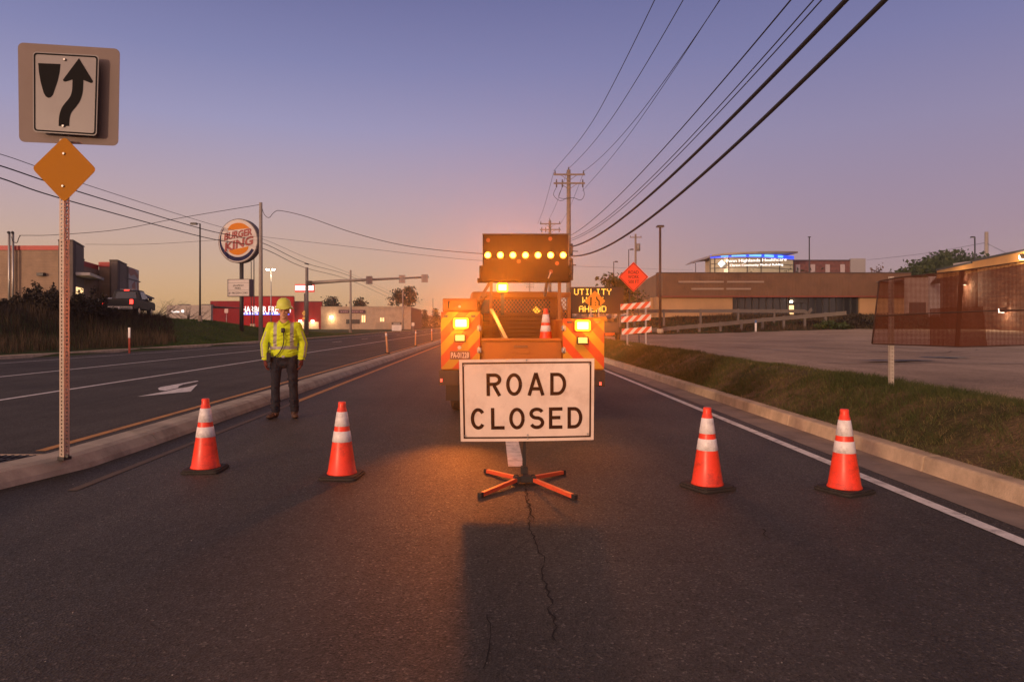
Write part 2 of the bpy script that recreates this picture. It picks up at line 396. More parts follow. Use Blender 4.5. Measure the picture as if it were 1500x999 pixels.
sweep('left_kerb', [(-.5, -.05), (0, -.05), (-.02, .14), (-.06, .15), (-.5, .15)], (2, 330, XK), M_CONC)
def MX(y): return -4.0-1.3*max(0, (7.4-y)/3.4)**2
sweep('median', [(0, -.05), (-.03, .05), (-.10, .13), (-.17, .15), (-.42, .15), (-.50, .12), (-.58, 0), (-.58, -.05)], (4.2, 230, MX), M_CONC2, 4.0)

# painted markings, thin sheets lying on the asphalt
def line(name, x, w, y0, y1, m, z=.005, xf=None):
    mb = MB(); n = max(2, int((y1-y0)/4)+2); ys = spread(y0, y1, n)
    for a, b in zip(ys, ys[1:]):
        xa = x if xf is None else xf(a); xb = x if xf is None else xf(b)
        mb.add([(xa-w/2, a, z), (xa+w/2, a, z), (xb+w/2, b, z), (xb-w/2, b, z)], [(0, 1, 2, 3)])
    return struct(mb.build(name, m))
line('edge_marking', 3.5, .115, 1.5, 260, M_WHITE)
line('yellow_marking', -3.64, .085, 5.9, 12.6, M_YELW); line('yellow_marking', -3.64, .12, 12.6, 260, M_YEL)
line('yellow_marking', -5.14, .12, 7.75, 230, M_YEL)
for k in range(6): line('lane_marking', .235, .16, 6.9+12.2*k, 9.95+12.2*k, M_WHITE)
line('lane_marking', -9.35, .13, 2, 200, M_WHITE)
line('lane_marking', 0, .13, 2, 47, M_WHITE, xf=lambda y: -13.5+.8*sm((y-15)/35))
for k in range(9): line('lane_marking', -12.7, .13, 54+12*k, 57.5+12*k, M_WHITE)
line('edge_marking', 0, .09, 2, 160, M_WHITE, xf=lambda y: XK(y)+2.1)
def ground_poly(name, pts, m, z=.006):
    mb = MB(); q = [G(a, b) for a, b in pts]
    mb.add([(p.x, p.y, z) for p in q], [tuple(range(len(q)))]); ob = mb.build(name, m)
    if ob.data.polygons[0].normal.z < 0: ob.data.flip_normals()
    return struct(ob)
z5 = lambda L: [(a/4.6875, 440+b/4.6875) for a, b in L]
ground_poly('turn_arrow_marking', z5([(940, 663), (1135, 627), (1225, 606), (1290, 596), (1357, 577), (1310, 627), (1220, 635)]), M_WHITE)
ground_poly('turn_arrow_marking', z5([(1084, 606), (1100, 597), (1240, 572), (1355, 552), (1363, 557), (1260, 577), (1228, 590), (1222, 602), (1134, 622), (1095, 618)]), M_WHITE)
# parking bay lines, old and faint
M_BAY = mat('worn bay paint', (.26, .22, .19), .8, var=.2, scale=5, dirt=(.15, .125, .11), dscale=4)
for k in range(9):
    x = 9+2.8*k; mb = MB()
    for j in range(6):
        a, b = 20.5+.9*j, 20.5+.9*(j+1); mb.add([(x, a, H(x, a)+.014), (x+.1, a, H(x+.1, a)+.014), (x+.1, b, H(x+.1, b)+.014), (x, b, H(x, b)+.014)], [(0, 1, 2, 3)])
    struct(mb.build('bay_marking', M_BAY))
for yy in (14.5, 20.4, 33, 41):
    mb = MB()
    for j in range(24):
        a, b = 7+1.2*j, 7+1.2*(j+1); f = lambda x, y: (x, y, H(x, y)+.016)
        mb.add([f(a, yy), f(b, yy+.0), f(b, yy+.1), f(a, yy+.1)], [(0, 1, 2, 3)])
    struct(mb.build('bay_marking', M_BAY))
# oil stains and a patch on the lot
M_STAIN = mat('oil stain', (.045, .038, .034), .6, var=.3, scale=3)
for sx, sy, ra, rb in ((11.2, 17.0, .55, .16), (9.0, 15.2, .8, .12), (12.5, 12.2, .9, .10)):
    mb = MB(); n = 26
    mb.add([(sx+ra*math.cos(6.283*i/n)*(1+.25*math.sin(i*2.3)), sy+rb*math.sin(6.283*i/n)*(1+.3*math.sin(i*1.7))*2.2, H(sx, sy)+.02) for i in range(n)], [tuple(range(n))])
    struct(mb.build('oil_stain', M_STAIN))
# the long crack towards the camera: image track of its middle line and half width
def crack(pts, w0, name='road_crack'):
    rnd = random.Random(len(pts)); q = [G(a, b) for a, b in pts]; L = []
    for p, r in zip(q, q[1:]):
        n = max(2, int((r-p).length/.05))
        for i in range(n): L.append(p.lerp(r, i/n)+Vector((rnd.uniform(-.018, .018), 0, 0)))
    L.append(q[-1]); mb = MB(); vs = []
    for i, p in enumerate(L):
        w = w0*rnd.uniform(.25, 1.5)*(.5+.5*min(1, (len(L)-i)/8)); vs += [(p.x-w, p.y, .004), (p.x+w, p.y, .004)]
    mb.add(vs, [(2*i+1, 2*i, 2*i+2, 2*i+3) for i in range(len(L)-1)]); ob = mb.build(name, M_CRACK)
    return struct(ob)
crack([(768, 709), (772, 728), (776, 755), (779, 782), (786, 800), (793, 815), (796, 838), (800, 862), (806, 885), (809, 905), (815, 940)], .0048)
crack([(771, 716), (775, 745), (782, 765)], .005); crack([(799, 868), (822, 867)], .004)
crack([(716, 900), (724, 930), (712, 950), (708, 980)], .004); crack([(778, 790), (757, 803), (750, 812)], .002)
crack([(1115, 775), (1128, 789)], .006); crack([(1040, 770), (1170, 782), (1300, 800)], .0025)
# cracks wandering over the old parking lot
for k in range(9):
    rnd = random.Random(k+50); x, y = rnd.uniform(7.5, 22), rnd.uniform(10, 30); a = rnd.uniform(-.5, .5); vs = []
    for i in range(60):
        a += rnd.uniform(-.35, .35)*.6; x += .16*math.cos(a); y += .16*math.sin(a); w = rnd.uniform(.006, .02); vs += [(x, y-w, H(x, y)+.018), (x, y+w, H(x, y)+.018)]
    struct(MB().add(vs, [(2*i, 2*i+2, 2*i+3, 2*i+1) for i in range(59)]).build('lot_crack', M_CRACK))
# small litter and stones on the asphalt
M_STONE = mat('pale grit', (.36, .32, .29), .8, var=.2)
mb = MB()
for k in range(130):
    x = RNG.uniform(-3.9, 4.1); y = 2.6+RNG.random()**2*9; r = RNG.uniform(.0018, .0045)
    mb.ball((x, y, r*.5), (r, r*1.2, r*.7), 1)
tag(mb.build('grit', M_STONE), 'pale bits of grit strewn over the dark asphalt', 'grit', kind='stuff')

# ------------------------------------------------------------------ verge grass, bank grass, weeds
def leafmat(name, cols, rough=.7, scale=1.3, trans=.25):
    m = bpy.data.materials.new(name); m.use_nodes = True; t = m.node_tree; b = t.nodes['Principled BSDF']
    b.inputs['Roughness'].default_value = rough; b.inputs['Specular IOR Level'].default_value = .2
    at = N(t, 'ShaderNodeAttribute', attribute_name='shade'); r = N(t, 'ShaderNodeValToRGB'); e = r.color_ramp.elements
    while len(e) < len(cols): e.new(.5)
    for k, c in enumerate(cols): e[k].position = k/(len(cols)-1); e[k].color = (*c, 1)
    t.links.new(at.outputs['Fac'], r.inputs[0]); t.links.new(r.outputs[0], b.inputs['Base Color'])
    return m
def np_mesh(name, verts, tris, shade, m, parent=None):
    me = bpy.data.meshes.new(name); nv, nf = len(verts), len(tris)
    me.vertices.add(nv); me.vertices.foreach_set('co', np.asarray(verts, np.float32).ravel())
    k = tris.shape[1]; me.loops.add(nf*k); me.loops.foreach_set('vertex_index', tris.astype(np.int32).ravel())
    me.polygons.add(nf); me.polygons.foreach_set('loop_start', np.arange(0, nf*k, k, dtype=np.int32))
    me.update(calc_edges=True)
    a = me.attributes.new('shade', 'FLOAT', 'POINT'); a.data.foreach_set('value', np.asarray(shade, np.float32))
    me.materials.append(m); ob = bpy.data.objects.new(name, me); COL.objects.link(ob)
    if parent is not None: ob.parent = parent.o if isinstance(parent, Root) else parent
    return ob
def blades(name, base, h, w, lean, shade, m, parent=None):
    """One bent blade (two triangles' worth of strip) per base point."""
    n = len(base); a = RNG.uniform(0, 2*np.pi, n); d = np.stack([np.cos(a), np.sin(a), np.zeros(n)], 1)
    b = RNG.uniform(0, 2*np.pi, n); s = np.stack([np.cos(b), np.sin(b), np.zeros(n)], 1)*(w[:, None]/2)
    up = np.array([0, 0, 1.0])[None]*h[:, None]; ln = d*(lean*h)[:, None]
    v = np.stack([base-s, base+s, base+up*.55+ln*.35+s*.7, base+up*.55+ln*.35-s*.7, base+up+ln], 1).reshape(-1, 3)
    i = np.arange(n)[:, None]*5
    t = np.concatenate([i+np.array([[0, 1, 2]]), i+np.array([[0, 2, 3]]), i+np.array([[3, 2, 4]])])
    return np_mesh(name, v, t, np.repeat(shade, 5), m, parent)
def vnoise(x, y, s, seed=0):
    x = np.asarray(x)*s; y = np.asarray(y)*s; ix = np.floor(x).astype(int); iy = np.floor(y).astype(int); fx = x-ix; fy = y-iy
    def h(a, b): v = np.sin(a*127.1+b*311.7+seed*17.3)*43758.5453; return v-np.floor(v)
    u = fx*fx*(3-2*fx); w = fy*fy*(3-2*fy)
    return (h(ix, iy)*(1-u)+h(ix+1, iy)*u)*(1-w)+(h(ix, iy+1)*(1-u)+h(ix+1, iy+1)*u)*w
M_GRASS = leafmat('verge grass', [(.034, .046, .013), (.060, .076, .021), (.105, .095, .034), (.25, .17, .08)])
n = 110000
y = 4.6+36*RNG.random(n)**2.0; x = 4.37+1.5*RNG.random(n)
nz = .6*vnoise(x, y, 1.1)+.4*vnoise(x, y, 3.7, 2)
keep = RNG.random(n) < np.clip(1.7-1.9*nz, .12, 1); x, y, nz = x[keep], y[keep], nz[keep]
z = np.array([H(a, b) for a, b in zip(x, y)])
base = np.stack([x, y, z-.005], 1); k = len(x); far = np.clip(y/10, .8, 3)
tag(blades('grass', base, RNG.uniform(.025, .085, k)*(1.5-1.1*nz)*(1+.2*far), RNG.uniform(.004, .008, k)*far, RNG.uniform(.2, 1.0, k), np.clip(nz*.9+RNG.uniform(-.3, .3, k), 0, 1), M_GRASS),
    'short patchy grass on the sloping verge beside the right kerb', 'grass', kind='stuff')
# taller tufts here and there in the verge
cx = 4.42+1.4*RNG.random(1100); cy_ = 4.8+26*RNG.random(1100)**1.8; m_ = 26
x = np.repeat(cx, m_)+RNG.normal(0, .035, 1100*m_); y = np.repeat(cy_, m_)+RNG.normal(0, .035, 1100*m_); x = np.clip(x, 4.38, 5.95)
z = np.array([H(a, b) for a, b in zip(x, y)]); k = len(x); tone = np.repeat(RNG.random(1100), m_)
tag(blades('grass', np.stack([x, y, z-.005], 1), RNG.uniform(.03, .095, k), RNG.uniform(.004, .008, k)*np.clip(y/10, .8, 2.5), RNG.uniform(.3, 1.2, k), np.clip(tone*.85+RNG.uniform(-.2, .2, k), 0, 1), M_GRASS),
    'taller tufts of green and straw grass scattered over the verge', 'grass', kind='stuff')
xs_v = [4.40+.1*i for i in range(15)]
sheet('grass_verge', xs_v, [2+.5*i for i in range(100)], lambda x, y: H(x, y)+.012, M_VERGE)
# bank: mown grass to the right of the weeds
M_LAWN = leafmat('bank grass', [(.03, .065, .012), (.06, .115, .02), (.09, .135, .03), (.10, .11, .04)])
n = 60000; y = 33+58*RNG.random(n); d = .6+16*RNG.random(n)**1.3
x = np.array([XK(b) for b in y])-d; px = VX+x/y*1000
keep = (px > 225) & (px < 560); x, y = x[keep], y[keep]
z = np.array([H(a, b) for a, b in zip(x, y)]); k = len(x); nz = vnoise(x, y, .5)
tag(blades('lawn', np.stack([x, y, z-.01], 1), RNG.uniform(.06, .14, k), RNG.uniform(.03, .06, k), RNG.uniform(.2, .9, k), np.clip(nz*.8+RNG.uniform(-.2, .3, k), 0, 1), M_LAWN),
    'mown dark green lawn on the bank beyond the far kerb', 'lawn', kind='stuff')
# tall dry weeds on the bank at the far left
M_WEED = leafmat('dry weeds', [(.02, .014, .009), (.055, .035, .018), (.13, .085, .04), (.21, .14, .07)])
n = 22000; y = 26+26*RNG.random(n); d = 1.0+9.5*RNG.random(n)
x = np.array([XK(b) for b in y])-d; px = VX+x/y*1000
keep = (px > -60) & (px < 246+14*vnoise(x, y, 1.0)); x, y, px = x[keep], y[keep], px[keep]
z = np.array([H(a, b) for a, b in zip(x, y)]); k = len(x); nz = .6*vnoise(x, y, .8, 5)+.4*vnoise(x, y, 2.2, 6)
dk = np.array([XK(b) for b in y])-x; hh = RNG.uniform(.45, 1.1, k)*(.45+.9*nz)*np.where(dk < 3.2, .85, .75)
tag(blades('weeds', np.stack([x, y, z-.02], 1), hh, RNG.uniform(.012, .03, k), RNG.uniform(.05, .4, k), np.clip(nz*.9+RNG.uniform(-.35, .35, k)+np.where(dk < 3.2, .22, -.30), 0, 1), M_WEED),
    'tall dry brown weeds on the bank below the restaurant', 'weeds', kind='stuff')
# rough brown brush on the slope beyond the parking lot
n = 26000; x = 5.5+46*RNG.random(n); y = 56.3+20*RNG.random(n)
z = np.array([H(a, b) for a, b in zip(x, y)]); nz = .6*vnoise(x, y, .35, 9)+.4*vnoise(x, y, 1.3, 4)
tag(blades('brush', np.stack([x, y, z-.02], 1), RNG.uniform(.15, .5, n)*(.3+1.0*nz)*(.5+.5*(x > 20)), RNG.uniform(.03, .07, n), RNG.uniform(.1, .7, n), np.clip(nz*.5+RNG.uniform(-.2, .25, n), 0, 1), M_WEED),
    'low dark brush on the slope between parking lot and warehouse', 'brush', kind='stuff')

# ------------------------------------------------------------------ shrubs and trees
M_BARK = mat('bark', (.05, .038, .03), .9, var=.25, scale=8, bump=.5, bscale=30)
M_LEAFD = leafmat('dark evergreen leaves', [(.010, .016, .006), (.022, .034, .012), (.045, .055, .02)])
M_LEAFB = leafmat('brown shrub leaves', [(.012, .010, .007), (.028, .02, .012), (.05, .034, .02)])
M_LEAFG = leafmat('autumn green leaves', [(.018, .026, .008), (.038, .055, .014), (.075, .08, .022)])
M_LEAFR = leafmat('reddish leaves', [(.05, .02, .01), (.1, .045, .02), (.15, .08, .03)])
def leaves(name, pts, size, m, parent, shade=None, stretch=1.6):
    n = len(pts); u = RNG.normal(size=(n, 3)); u /= np.linalg.norm(u, axis=1)[:, None]
    w = RNG.normal(size=(n, 3)); w -= u*(w*u).sum(1)[:, None]; w /= np.linalg.norm(w, axis=1)[:, None]
    s = (size*RNG.uniform(.6, 1.4, n))[:, None]
    v = np.stack([pts-u*s*stretch/2, pts+w*s/2, pts+u*s*stretch/2, pts-w*s/2], 1).reshape(-1, 3)
    i = np.arange(n)[:, None]*4; q = i+np.array([[0, 1, 2, 3]])
    sh = RNG.random(n) if shade is None else np.clip(shade+RNG.uniform(-.25, .25, n), 0, 1)
    return np_mesh(name, v, q, np.repeat(sh, 4), m, parent)
def weedy_shrub(loc, h, w, label, seed, group='dark shrubs on the bank'):
    rnd = random.Random(seed); t = thing('shrub', label, 'shrub', loc, 0, group); mb = MB(); pts = []
    for i in range(int(22+16*w)):
        a = rnd.uniform(0, 6.28); r = w/2*math.sqrt(rnd.random()); b = Vector((r*math.cos(a), r*math.sin(a), 0))
        hh = h*rnd.uniform(.5, 1.12)*(1-.35*(r/(w/2))**2); top = b+Vector((math.cos(a)*.18*h*rnd.random(), math.sin(a)*.18*h*rnd.random(), hh))
        mb.tube([b*.5, b.lerp(top, .5)+Vector((rnd.uniform(-.05, .05), 0, 0)), top], .012, 4, .004)
        for j in range(int(46*hh)):
            q = rnd.uniform(.12, 1); c = b.lerp(top, q); e = (.17*(1-q)+.05)
            pts.append((c.x+rnd.gauss(0, e), c.y+rnd.gauss(0, e), c.z+rnd.gauss(0, .05)))
    mb.build('stem', M_BARK, t); leaves('foliage', np.array(pts), .085, M_LEAFB, t, stretch=2.4); return t
for i, (px, py, Y, w, l) in enumerate([
        (-14, 432, 40, 2.2, 'dark shrub cut off by the left edge of the picture'), (22, 436, 42, 2.4, 'dark spiky shrub directly below the twin conduits of the restaurant'),
        (48, 424, 41, 2.2, 'dark shrub between the twin conduits and the wall light'), (66, 412, 43, 2.0, 'tallest dark spiky shrub below the wall light of the restaurant'),
        (88, 424, 40, 2.0, 'dark shrub directly behind the perforated sign post'), (112, 436, 41, 2.0, 'dark shrub below the lit restaurant window'),
        (131, 422, 42, 1.7, 'narrow dark shrub just beyond the lit restaurant window'), (150, 446, 43, 1.8, 'low dark shrub beside the tail of the pickup')]):
    b = P(px, 475, Y); z = H(b.x, Y)
    weedy_shrub((b.x, Y, z-.05), CH-(py-HY)*Y/F-z, w, l, 10+i)
def branchy(mb, base, h, rnd, r0, n=9, spreadf=.5, start=.3):
    """Trunk with limbs; returns limb tips."""
    base = Vector(base); top = base+Vector((rnd.uniform(-.05, .05)*h, rnd.uniform(-.05, .05)*h, h*.86)); tips = [top]
    mid = base.lerp(top, .5)+Vector((rnd.uniform(-.03, .03)*h, 0, 0)); mb.tube(curve_pts([base, mid, top], 4), r0, 7, r0*.25)
    for i in range(n):
        q = start+(1-start)*(i+.5)/n; b = base.lerp(top, q); a = i*2.4+rnd.random(); L = h*spreadf*(1.1-.75*q)*rnd.uniform(.75, 1.2)
        e = b+Vector((math.cos(a)*L, math.sin(a)*L, L*rnd.uniform(.35, .8))); m_ = b.lerp(e, .5)+Vector((0, 0, -.06*L))
        mb.tube([b, m_, e], r0*.42*(1.1-.7*q), 5, r0*.08); tips += [e, m_]
        for j in range(3):
            f = m_.lerp(e, rnd.random()); g = f+Vector((rnd.uniform(-1, 1), rnd.uniform(-1, 1), rnd.uniform(0, 1)))*L*.35
            mb.tube([f, g], r0*.14, 4, r0*.04); tips.append(g)
    return tips
def tree(name, label, loc, h, w, m, seed, nleaf=900, size=.3, group=None, clump=.12, spreadf=.42, start=.25):
    rnd = random.Random(seed); t = thing(name, label, 'tree', loc, 0, group); mb = MB()
    tips = branchy(mb, (0, 0, 0), h, rnd, h*.022, 11, spreadf*w/h*1.2, start); mb.build('trunk', M_BARK, t)
    pts, sh = [], []
    for c in tips:
        if c.z < h*.18: continue
        g = rnd.random()
        for j in range(max(4, int(nleaf/len(tips)))):
            pts.append((c.x+rnd.gauss(0, clump*h), c.y+rnd.gauss(0, clump*h), min(c.z+rnd.gauss(0, clump*h*.75), h*1.02))); sh.append(.2+.6*g)
    leaves('crown', np.array(pts), size, m, t, np.array(sh)); return t
def conifer(label, loc, h, w, seed, group, m=M_LEAFD):
    rnd = random.Random(seed); t = thing('conifer', label, 'tree', loc, 0, group); mb = MB(); mb.cyl((0, 0, 0), (0, 0, h*.97), h*.018, h*.004, 7)
    pts, sh = [], []
    for i in range(46):
        q = .1+.9*i/46; L = w/2*(1-q)**.85*rnd.uniform(.75, 1.2)+.12; a = i*2.4
        e = Vector((math.cos(a)*L, math.sin(a)*L, h*q-.10*L)); b = Vector((0, 0, h*q)); mb.tube([b, e], h*.004, 4, h*.001)
        g = rnd.random()
        for j in range(26):
            c = b.lerp(e, rnd.uniform(.15, 1)); pts.append((c.x+rnd.gauss(0, .07*w), c.y+rnd.gauss(0, .07*w), c.z-abs(rnd.gauss(0, .03*h)))); sh.append(.2+.6*g)
    mb.build('trunk', M_BARK, t); leaves('crown', np.array(pts), h*.035, m, t, np.array(sh)); return t
def bare(label, loc, h, w, seed, group=None):
    rnd = random.Random(seed); t = thing('bare_tree', label, 'tree', loc, 0, group); mb = MB()
    for k in range(3):
        a = k*2.1; branchy(mb, (math.cos(a)*.1, math.sin(a)*.1, 0), h*rnd.uniform(.8, 1), rnd, .09, 8, .75*w/h, .15)
    mb.build('trunk', M_BARK, t); return t
def at(px, py_top, Y, z0=None):
    b = P(px, 475, Y); z = H(b.x, Y) if z0 is None else z0; return (b.x, Y, z-.05), CH-(py_top-HY)*Y/F-z
# trees
for px, pt, Y, w, l, s in ((487, 433, 215, 5.5, 'dark pointed tree rising behind the left half of the beige shop roof', 1), (524, 436, 215, 5.5, 'rounded dark tree behind the beige shop, above its purple sign', 2)):
    loc, h = at(px, pt, Y, 0)
    tree('evergreen_tree', l, loc, h, w, M_LEAFD, s, 1500, .42, 'dark trees behind the beige shop', .075, .36, .3)
loc, h = at(478, 441, 215, 0); conifer('small dark conifer at the corner of the red store roof', loc, h, 3.5, 3, 'dark trees behind the beige shop')
loc, h = at(590, 421, 200, 0); tree('spreading_tree', 'loose spreading dark tree standing over the right end of the beige shop', loc, h, 9.5, M_LEAFD, 5, 1700, .40, None, .06, .5, .5)
for px, pt, Y, w, l, s in ((622, 453, 240, 5.5, 'dark conifer close to the right end of the beige shop', 6), (638, 451, 235, 5.5, 'dark conifer close to the tailboard lamps of the truck', 7)):
    loc, h = at(px, pt, Y, 0); conifer(l, loc, h, w, s, 'conifers at the end of the road')
loc, h = at(225, 456, 62); bare('bare bush just right of the dark pickup', loc, h, 4.5, 8, 'leafless trees on the bank')
loc, h = at(276, 452, 75); bare('low bare tree in front of the far white shop', loc, h, 4.2, 9, 'leafless trees on the bank')
for i, (px, pt, Y, w, l) in enumerate(((1352, 382, 92, 5.5, 'low green tree over the end of the brown warehouse'), (1385, 370, 88, 7.0, 'tall full green tree, highest of the crowns over the pale annex'), (1412, 374, 90, 5.5, 'green tree beside the flat roof of the brick building'), (1328, 395, 95, 4.5, 'lowest green crown over the brown warehouse roof'))):
    loc, h = at(px, pt, Y); tree('leafy_tree', l, loc, h, w, M_LEAFG, 20+i, 2600, .30, 'green trees behind the warehouse', .085, .42, .45)
loc, h = at(1286, 385, 92); tree('sparse_tree', 'thin reddish tree poking over the brown warehouse roof', loc, h, 2.4, M_LEAFR, 31, 130, .2, None, .05, .3, .5)
loc, h = at(904, 402, 60); tree('leafy_tree', 'dim green tree behind the message board and the red diamond sign', loc, h, 4.0, M_LEAFG, 33, 1500, .22, None, .085, .42, .35)
def round_bush(label, px, pt, Y, w, m, seed, group):
    loc, h = at(px, pt, Y); rnd = random.Random(seed); t = thing('bush', label, 'bush', loc, 0, group); mb = MB(); pts, sh = [], []
    for k in range(22):
        a = rnd.uniform(0, 6.28); r = w/2*math.sqrt(rnd.random()); e = Vector((r*math.cos(a), r*math.sin(a), h*rnd.uniform(.35, .95)*(1-.5*(r/(w/2))**2)))
        mb.tube([(0, 0, 0), e*.5, e], .02, 4, .006); g = rnd.random()
        for j in range(48): pts.append((e.x+rnd.gauss(0, .13*w*.6), e.y+rnd.gauss(0, .13*w*.6), max(.02, e.z+rnd.gauss(0, .12*h)))); sh.append(.2+.6*g)
    mb.build('stem', M_BARK, t); leaves('foliage', np.array(pts), .14, m, t, np.array(sh)); return t
round_bush('dark green bush at the far edge of the parking lot', 1216, 468, 57, 2.6, M_LEAFG, 41, 'bushes on the slope')
round_bush('brown bush between the green bush and the mesh screen', 1256, 461, 58, 3.0, M_LEAFB, 42, 'bushes on the slope')
round_bush('brown bush seen through the left end of the mesh screen', 1300, 458, 58, 3.2, M_LEAFB, 43, 'bushes on the slope')
round_bush('brown bush behind the low end of the sloping guardrail', 1188, 470, 64, 2.2, M_LEAFB, 44, 'bushes on the slope')
round_bush('brown bush seen through the middle of the mesh screen', 1345, 460, 58, 3.2, M_LEAFB, 45, 'bushes on the slope')
round_bush('small clipped conical bush against the restaurant wall', 157, 438, 54, 1.0, M_LEAFD, 46, None)
# far woods closing the horizon
n = 9000; x = RNG.uniform(-900, 900, n); y = RNG.uniform(520, 640, n); hh = 9*(.55+.45*vnoise(x, y*0, .012, 3))*np.sqrt(RNG.random(n))
ob = leaves('woods', np.stack([x, y, hh+.5], 1), 4.0, M_LEAFD, None); tag(ob, 'low dark wood along the far horizon', 'woods', kind='stuff')

# ------------------------------------------------------------------ utility poles and wires
def insulator(mb, p): p = Vector(p); mb.cyl(p, p+Vector((0, 0, .10)), .045, .055, 8); mb.cyl(p+Vector((0, 0, .10)), p+Vector((0, 0, .20)), .03, .045, 8)
M_INS = mat('grey insulator', (.10, .075, .07), .4, var=.1)
def power_pole(loc, h, label, big=True):
    t = thing('utility_pole', label, 'utility pole', loc, 0, 'utility poles along the right kerb')
    MB().cyl((0, 0, -.3), (0, 0, h), .19, .13, 14).build('pole', M_WOOD, t)
    for z, xs in ((h-.35, (-.95, 1.0)), (h-.95, (-.85, -.45, .95))):
        MB().box(-1.05, 1.1, -.20, -.135, z-.055, z+.055).build('crossarm', M_WOOD, t)
        for s in (-.55, .55): MB().bar((s, -.17, z-.04), (0, -.15, z-.42), .035, .012, (0, 1, 0)).build('brace', M_WOOD, t)
        for x in xs: mb = MB(); insulator(mb, (x, -.17, z+.06)); mb.build('insulator', M_INS, t)
    mb = MB(); insulator(mb, (0, 0, h)); mb.build('insulator', M_INS, t)
    for x in (-.85, -.45, .95):
        mb = MB(); mb.cyl((x, -.17, h-1.22), (x, -.17, h-1.02), .05, .05, 8); mb.build('cutout_fuse', M_INS, t)
    if big:
        MB().tube(curve_pts([(-.85, -.17, h-1.2), (-1.05, -.17, h-1.75), (-.6, -.17, h-2.15), (-.14, -.15, h-1.95)], 6), .016, 5).build('jumper_wire', M_WIRE, t)
        MB().tube(curve_pts([(-.45, -.17, h-1.2), (-.7, -.17, h-1.85), (-.4, -.17, h-2.0), (.3, -.17, h-1.95), (.8, -.17, h-2.1), (1.05, -.17, h-1.75), (.95, -.17, h-1.2)], 6), .016, 5).build('jumper_wire', M_WIRE, t)
        mb = MB(); mb.cyl((.15, -.16, h-5.95), (.15, -.16, h-5.1), .13, .13, 10); mb.build('terminal_can', M_STEELD, t); mb = MB(); mb.box(-.1, .3, -.22, -.1, h-7.1, h-6.6); mb.build('terminal_box', M_STEELD, t)
        MB().bar((.2, -.16, h-5.6), (.62, -.16, h-5.62), .05, .05).build('bracket', M_STEELD, t)
    return t
PX = P(833, 475, 47).x
power_pole((PX, 47, .3), 11.75, 'tallest wooden pole with two crossarms, directly above the arrow board')
power_pole((P(805.5, 475, 71).x, 71, .5), 11.7, 'second wooden pole with crossarms, half hidden behind the arrow board', False)
power_pole((P(776, 475, 180).x, 180, .5), 11.7, 'farthest small pole with crossarms, seen through the gap under the arrow board', False)
t = thing('transformer_pole', 'wooden pole with grey transformer behind the red diamond sign', 'utility pole', (P(931, 475, 105).x, 105, 1.5))
hh = CH-(343-HY)*.105-1.5
MB().cyl((0, 0, -.3), (0, 0, hh), .19, .14, 12).build('pole', M_WOOD, t)
MB().box(-.9, .9, -.2, -.13, hh-.6, hh-.46).build('crossarm', M_WOOD, t)
for x in (-.8, .0, .8): mb = MB(); insulator(mb, (x, -.16, hh-.45)); mb.build('insulator', M_INS, t)
mb = MB(); mb.cyl((.42, -.1, hh-2.6), (.42, -.1, hh-1.5), .28, .28, 12); mb.build('transformer', mat('grey transformer', (.25, .22, .2), .5, .2), t)

def wire(pts, r, label, group, X=None, cols=None, n=10):
    ob = MB().tube(curve_pts(pts, n), r, 6).build('overhead_wire', M_WIRE)
    return tag(ob, label, 'wire', group)
def plane_pts(L, X0=None, x_end=None):
    """image track lying in the upright plane X = X0 + slope*Y that holds the pole line"""
    r = []
    for px, py, Y in L: r.append(P(px, py, Y))
    return r
GW = 'wires of the right pole line'
def rw(track, ystart, xs, xe, r, label):
    """track of pixels from the pole towards the camera; depth from the plane in which the wire hangs"""
    pts = [P(track[0][0], track[0][1], ystart)]
    for px, py in track[1:]:
        s = (px-VX)/F; Y = xe/s if s > 1e-4 else ystart; pts.append(P(px, py, min(ystart, Y)))
    ys = np.array([p.y for p in pts]); w = np.ones(len(ys)); w[0] = 6
    cz = np.polyfit(ys, [p.z for p in pts], 2 if len(pts) > 3 else 1, w=w); x0 = pts[0].x      # a hanging wire is a parabola in its own upright plane
    out = []
    for q in np.linspace(ystart, -4, 60):
        k = min(1, (ystart-q)/18); out.append(Vector((x0+(xe-x0)*k*k*(3-2*k), q, float(np.polyval(cz, q)))))
    wire(out, r, label, GW, n=1)
def track(L, k=750, s=.5): return [(k+a*s, b*s) for a, b in L]
rw(track([(122, 502), (240, 345), (330, 195), (375, 100), (410, 0)]), 46.8, 0, 4.62, .013, 'thin top wire nearest the middle of the sky')
rw(track([(165, 495), (290, 350), (385, 200), (450, 100), (498, 0)]), 46.8, 0, 5.35, .013, 'thin top wire running from the very tip of the tallest pole')
rw(track([(211, 502), (310, 410), (400, 300), (500, 170), (606, 0)]), 46.8, 0, 6.35, .013, 'thin top wire from the right end of the upper crossarm, left of its close twin')
rw(track([(206, 560), (320, 430), (410, 295), (506, 163), (604, 6)]), 46.8, 0, 6.3, .011, 'thin wire from the lower crossarm, close twin of the top wire')
rw(track([(172, 690), (340, 545), (500, 375), (640, 215), (740, 95), (812, 0)]), 46.8, 0, 5.3, .016, 'medium wire left of a close pair, between thin top wires and thick cables')
rw(track([(172, 700), (340, 585), (520, 405), (680, 235), (790, 115), (876, 0)]), 46.8, 0, 5.4, .013, 'left wire of the close pair above the two thick cables')
rw(track([(172, 706), (345, 590), (530, 410), (690, 245), (800, 130), (896, 0)]), 46.8, 0, 5.45, .013, 'right wire of the close pair above the two thick cables')
rw(track([(170, 724), (300, 655), (450, 535), (600, 390), (750, 235), (880, 105), (978, 0)]), 46.8, 0, 5.3, .045, 'upper thick black cable crossing the sky on the right')
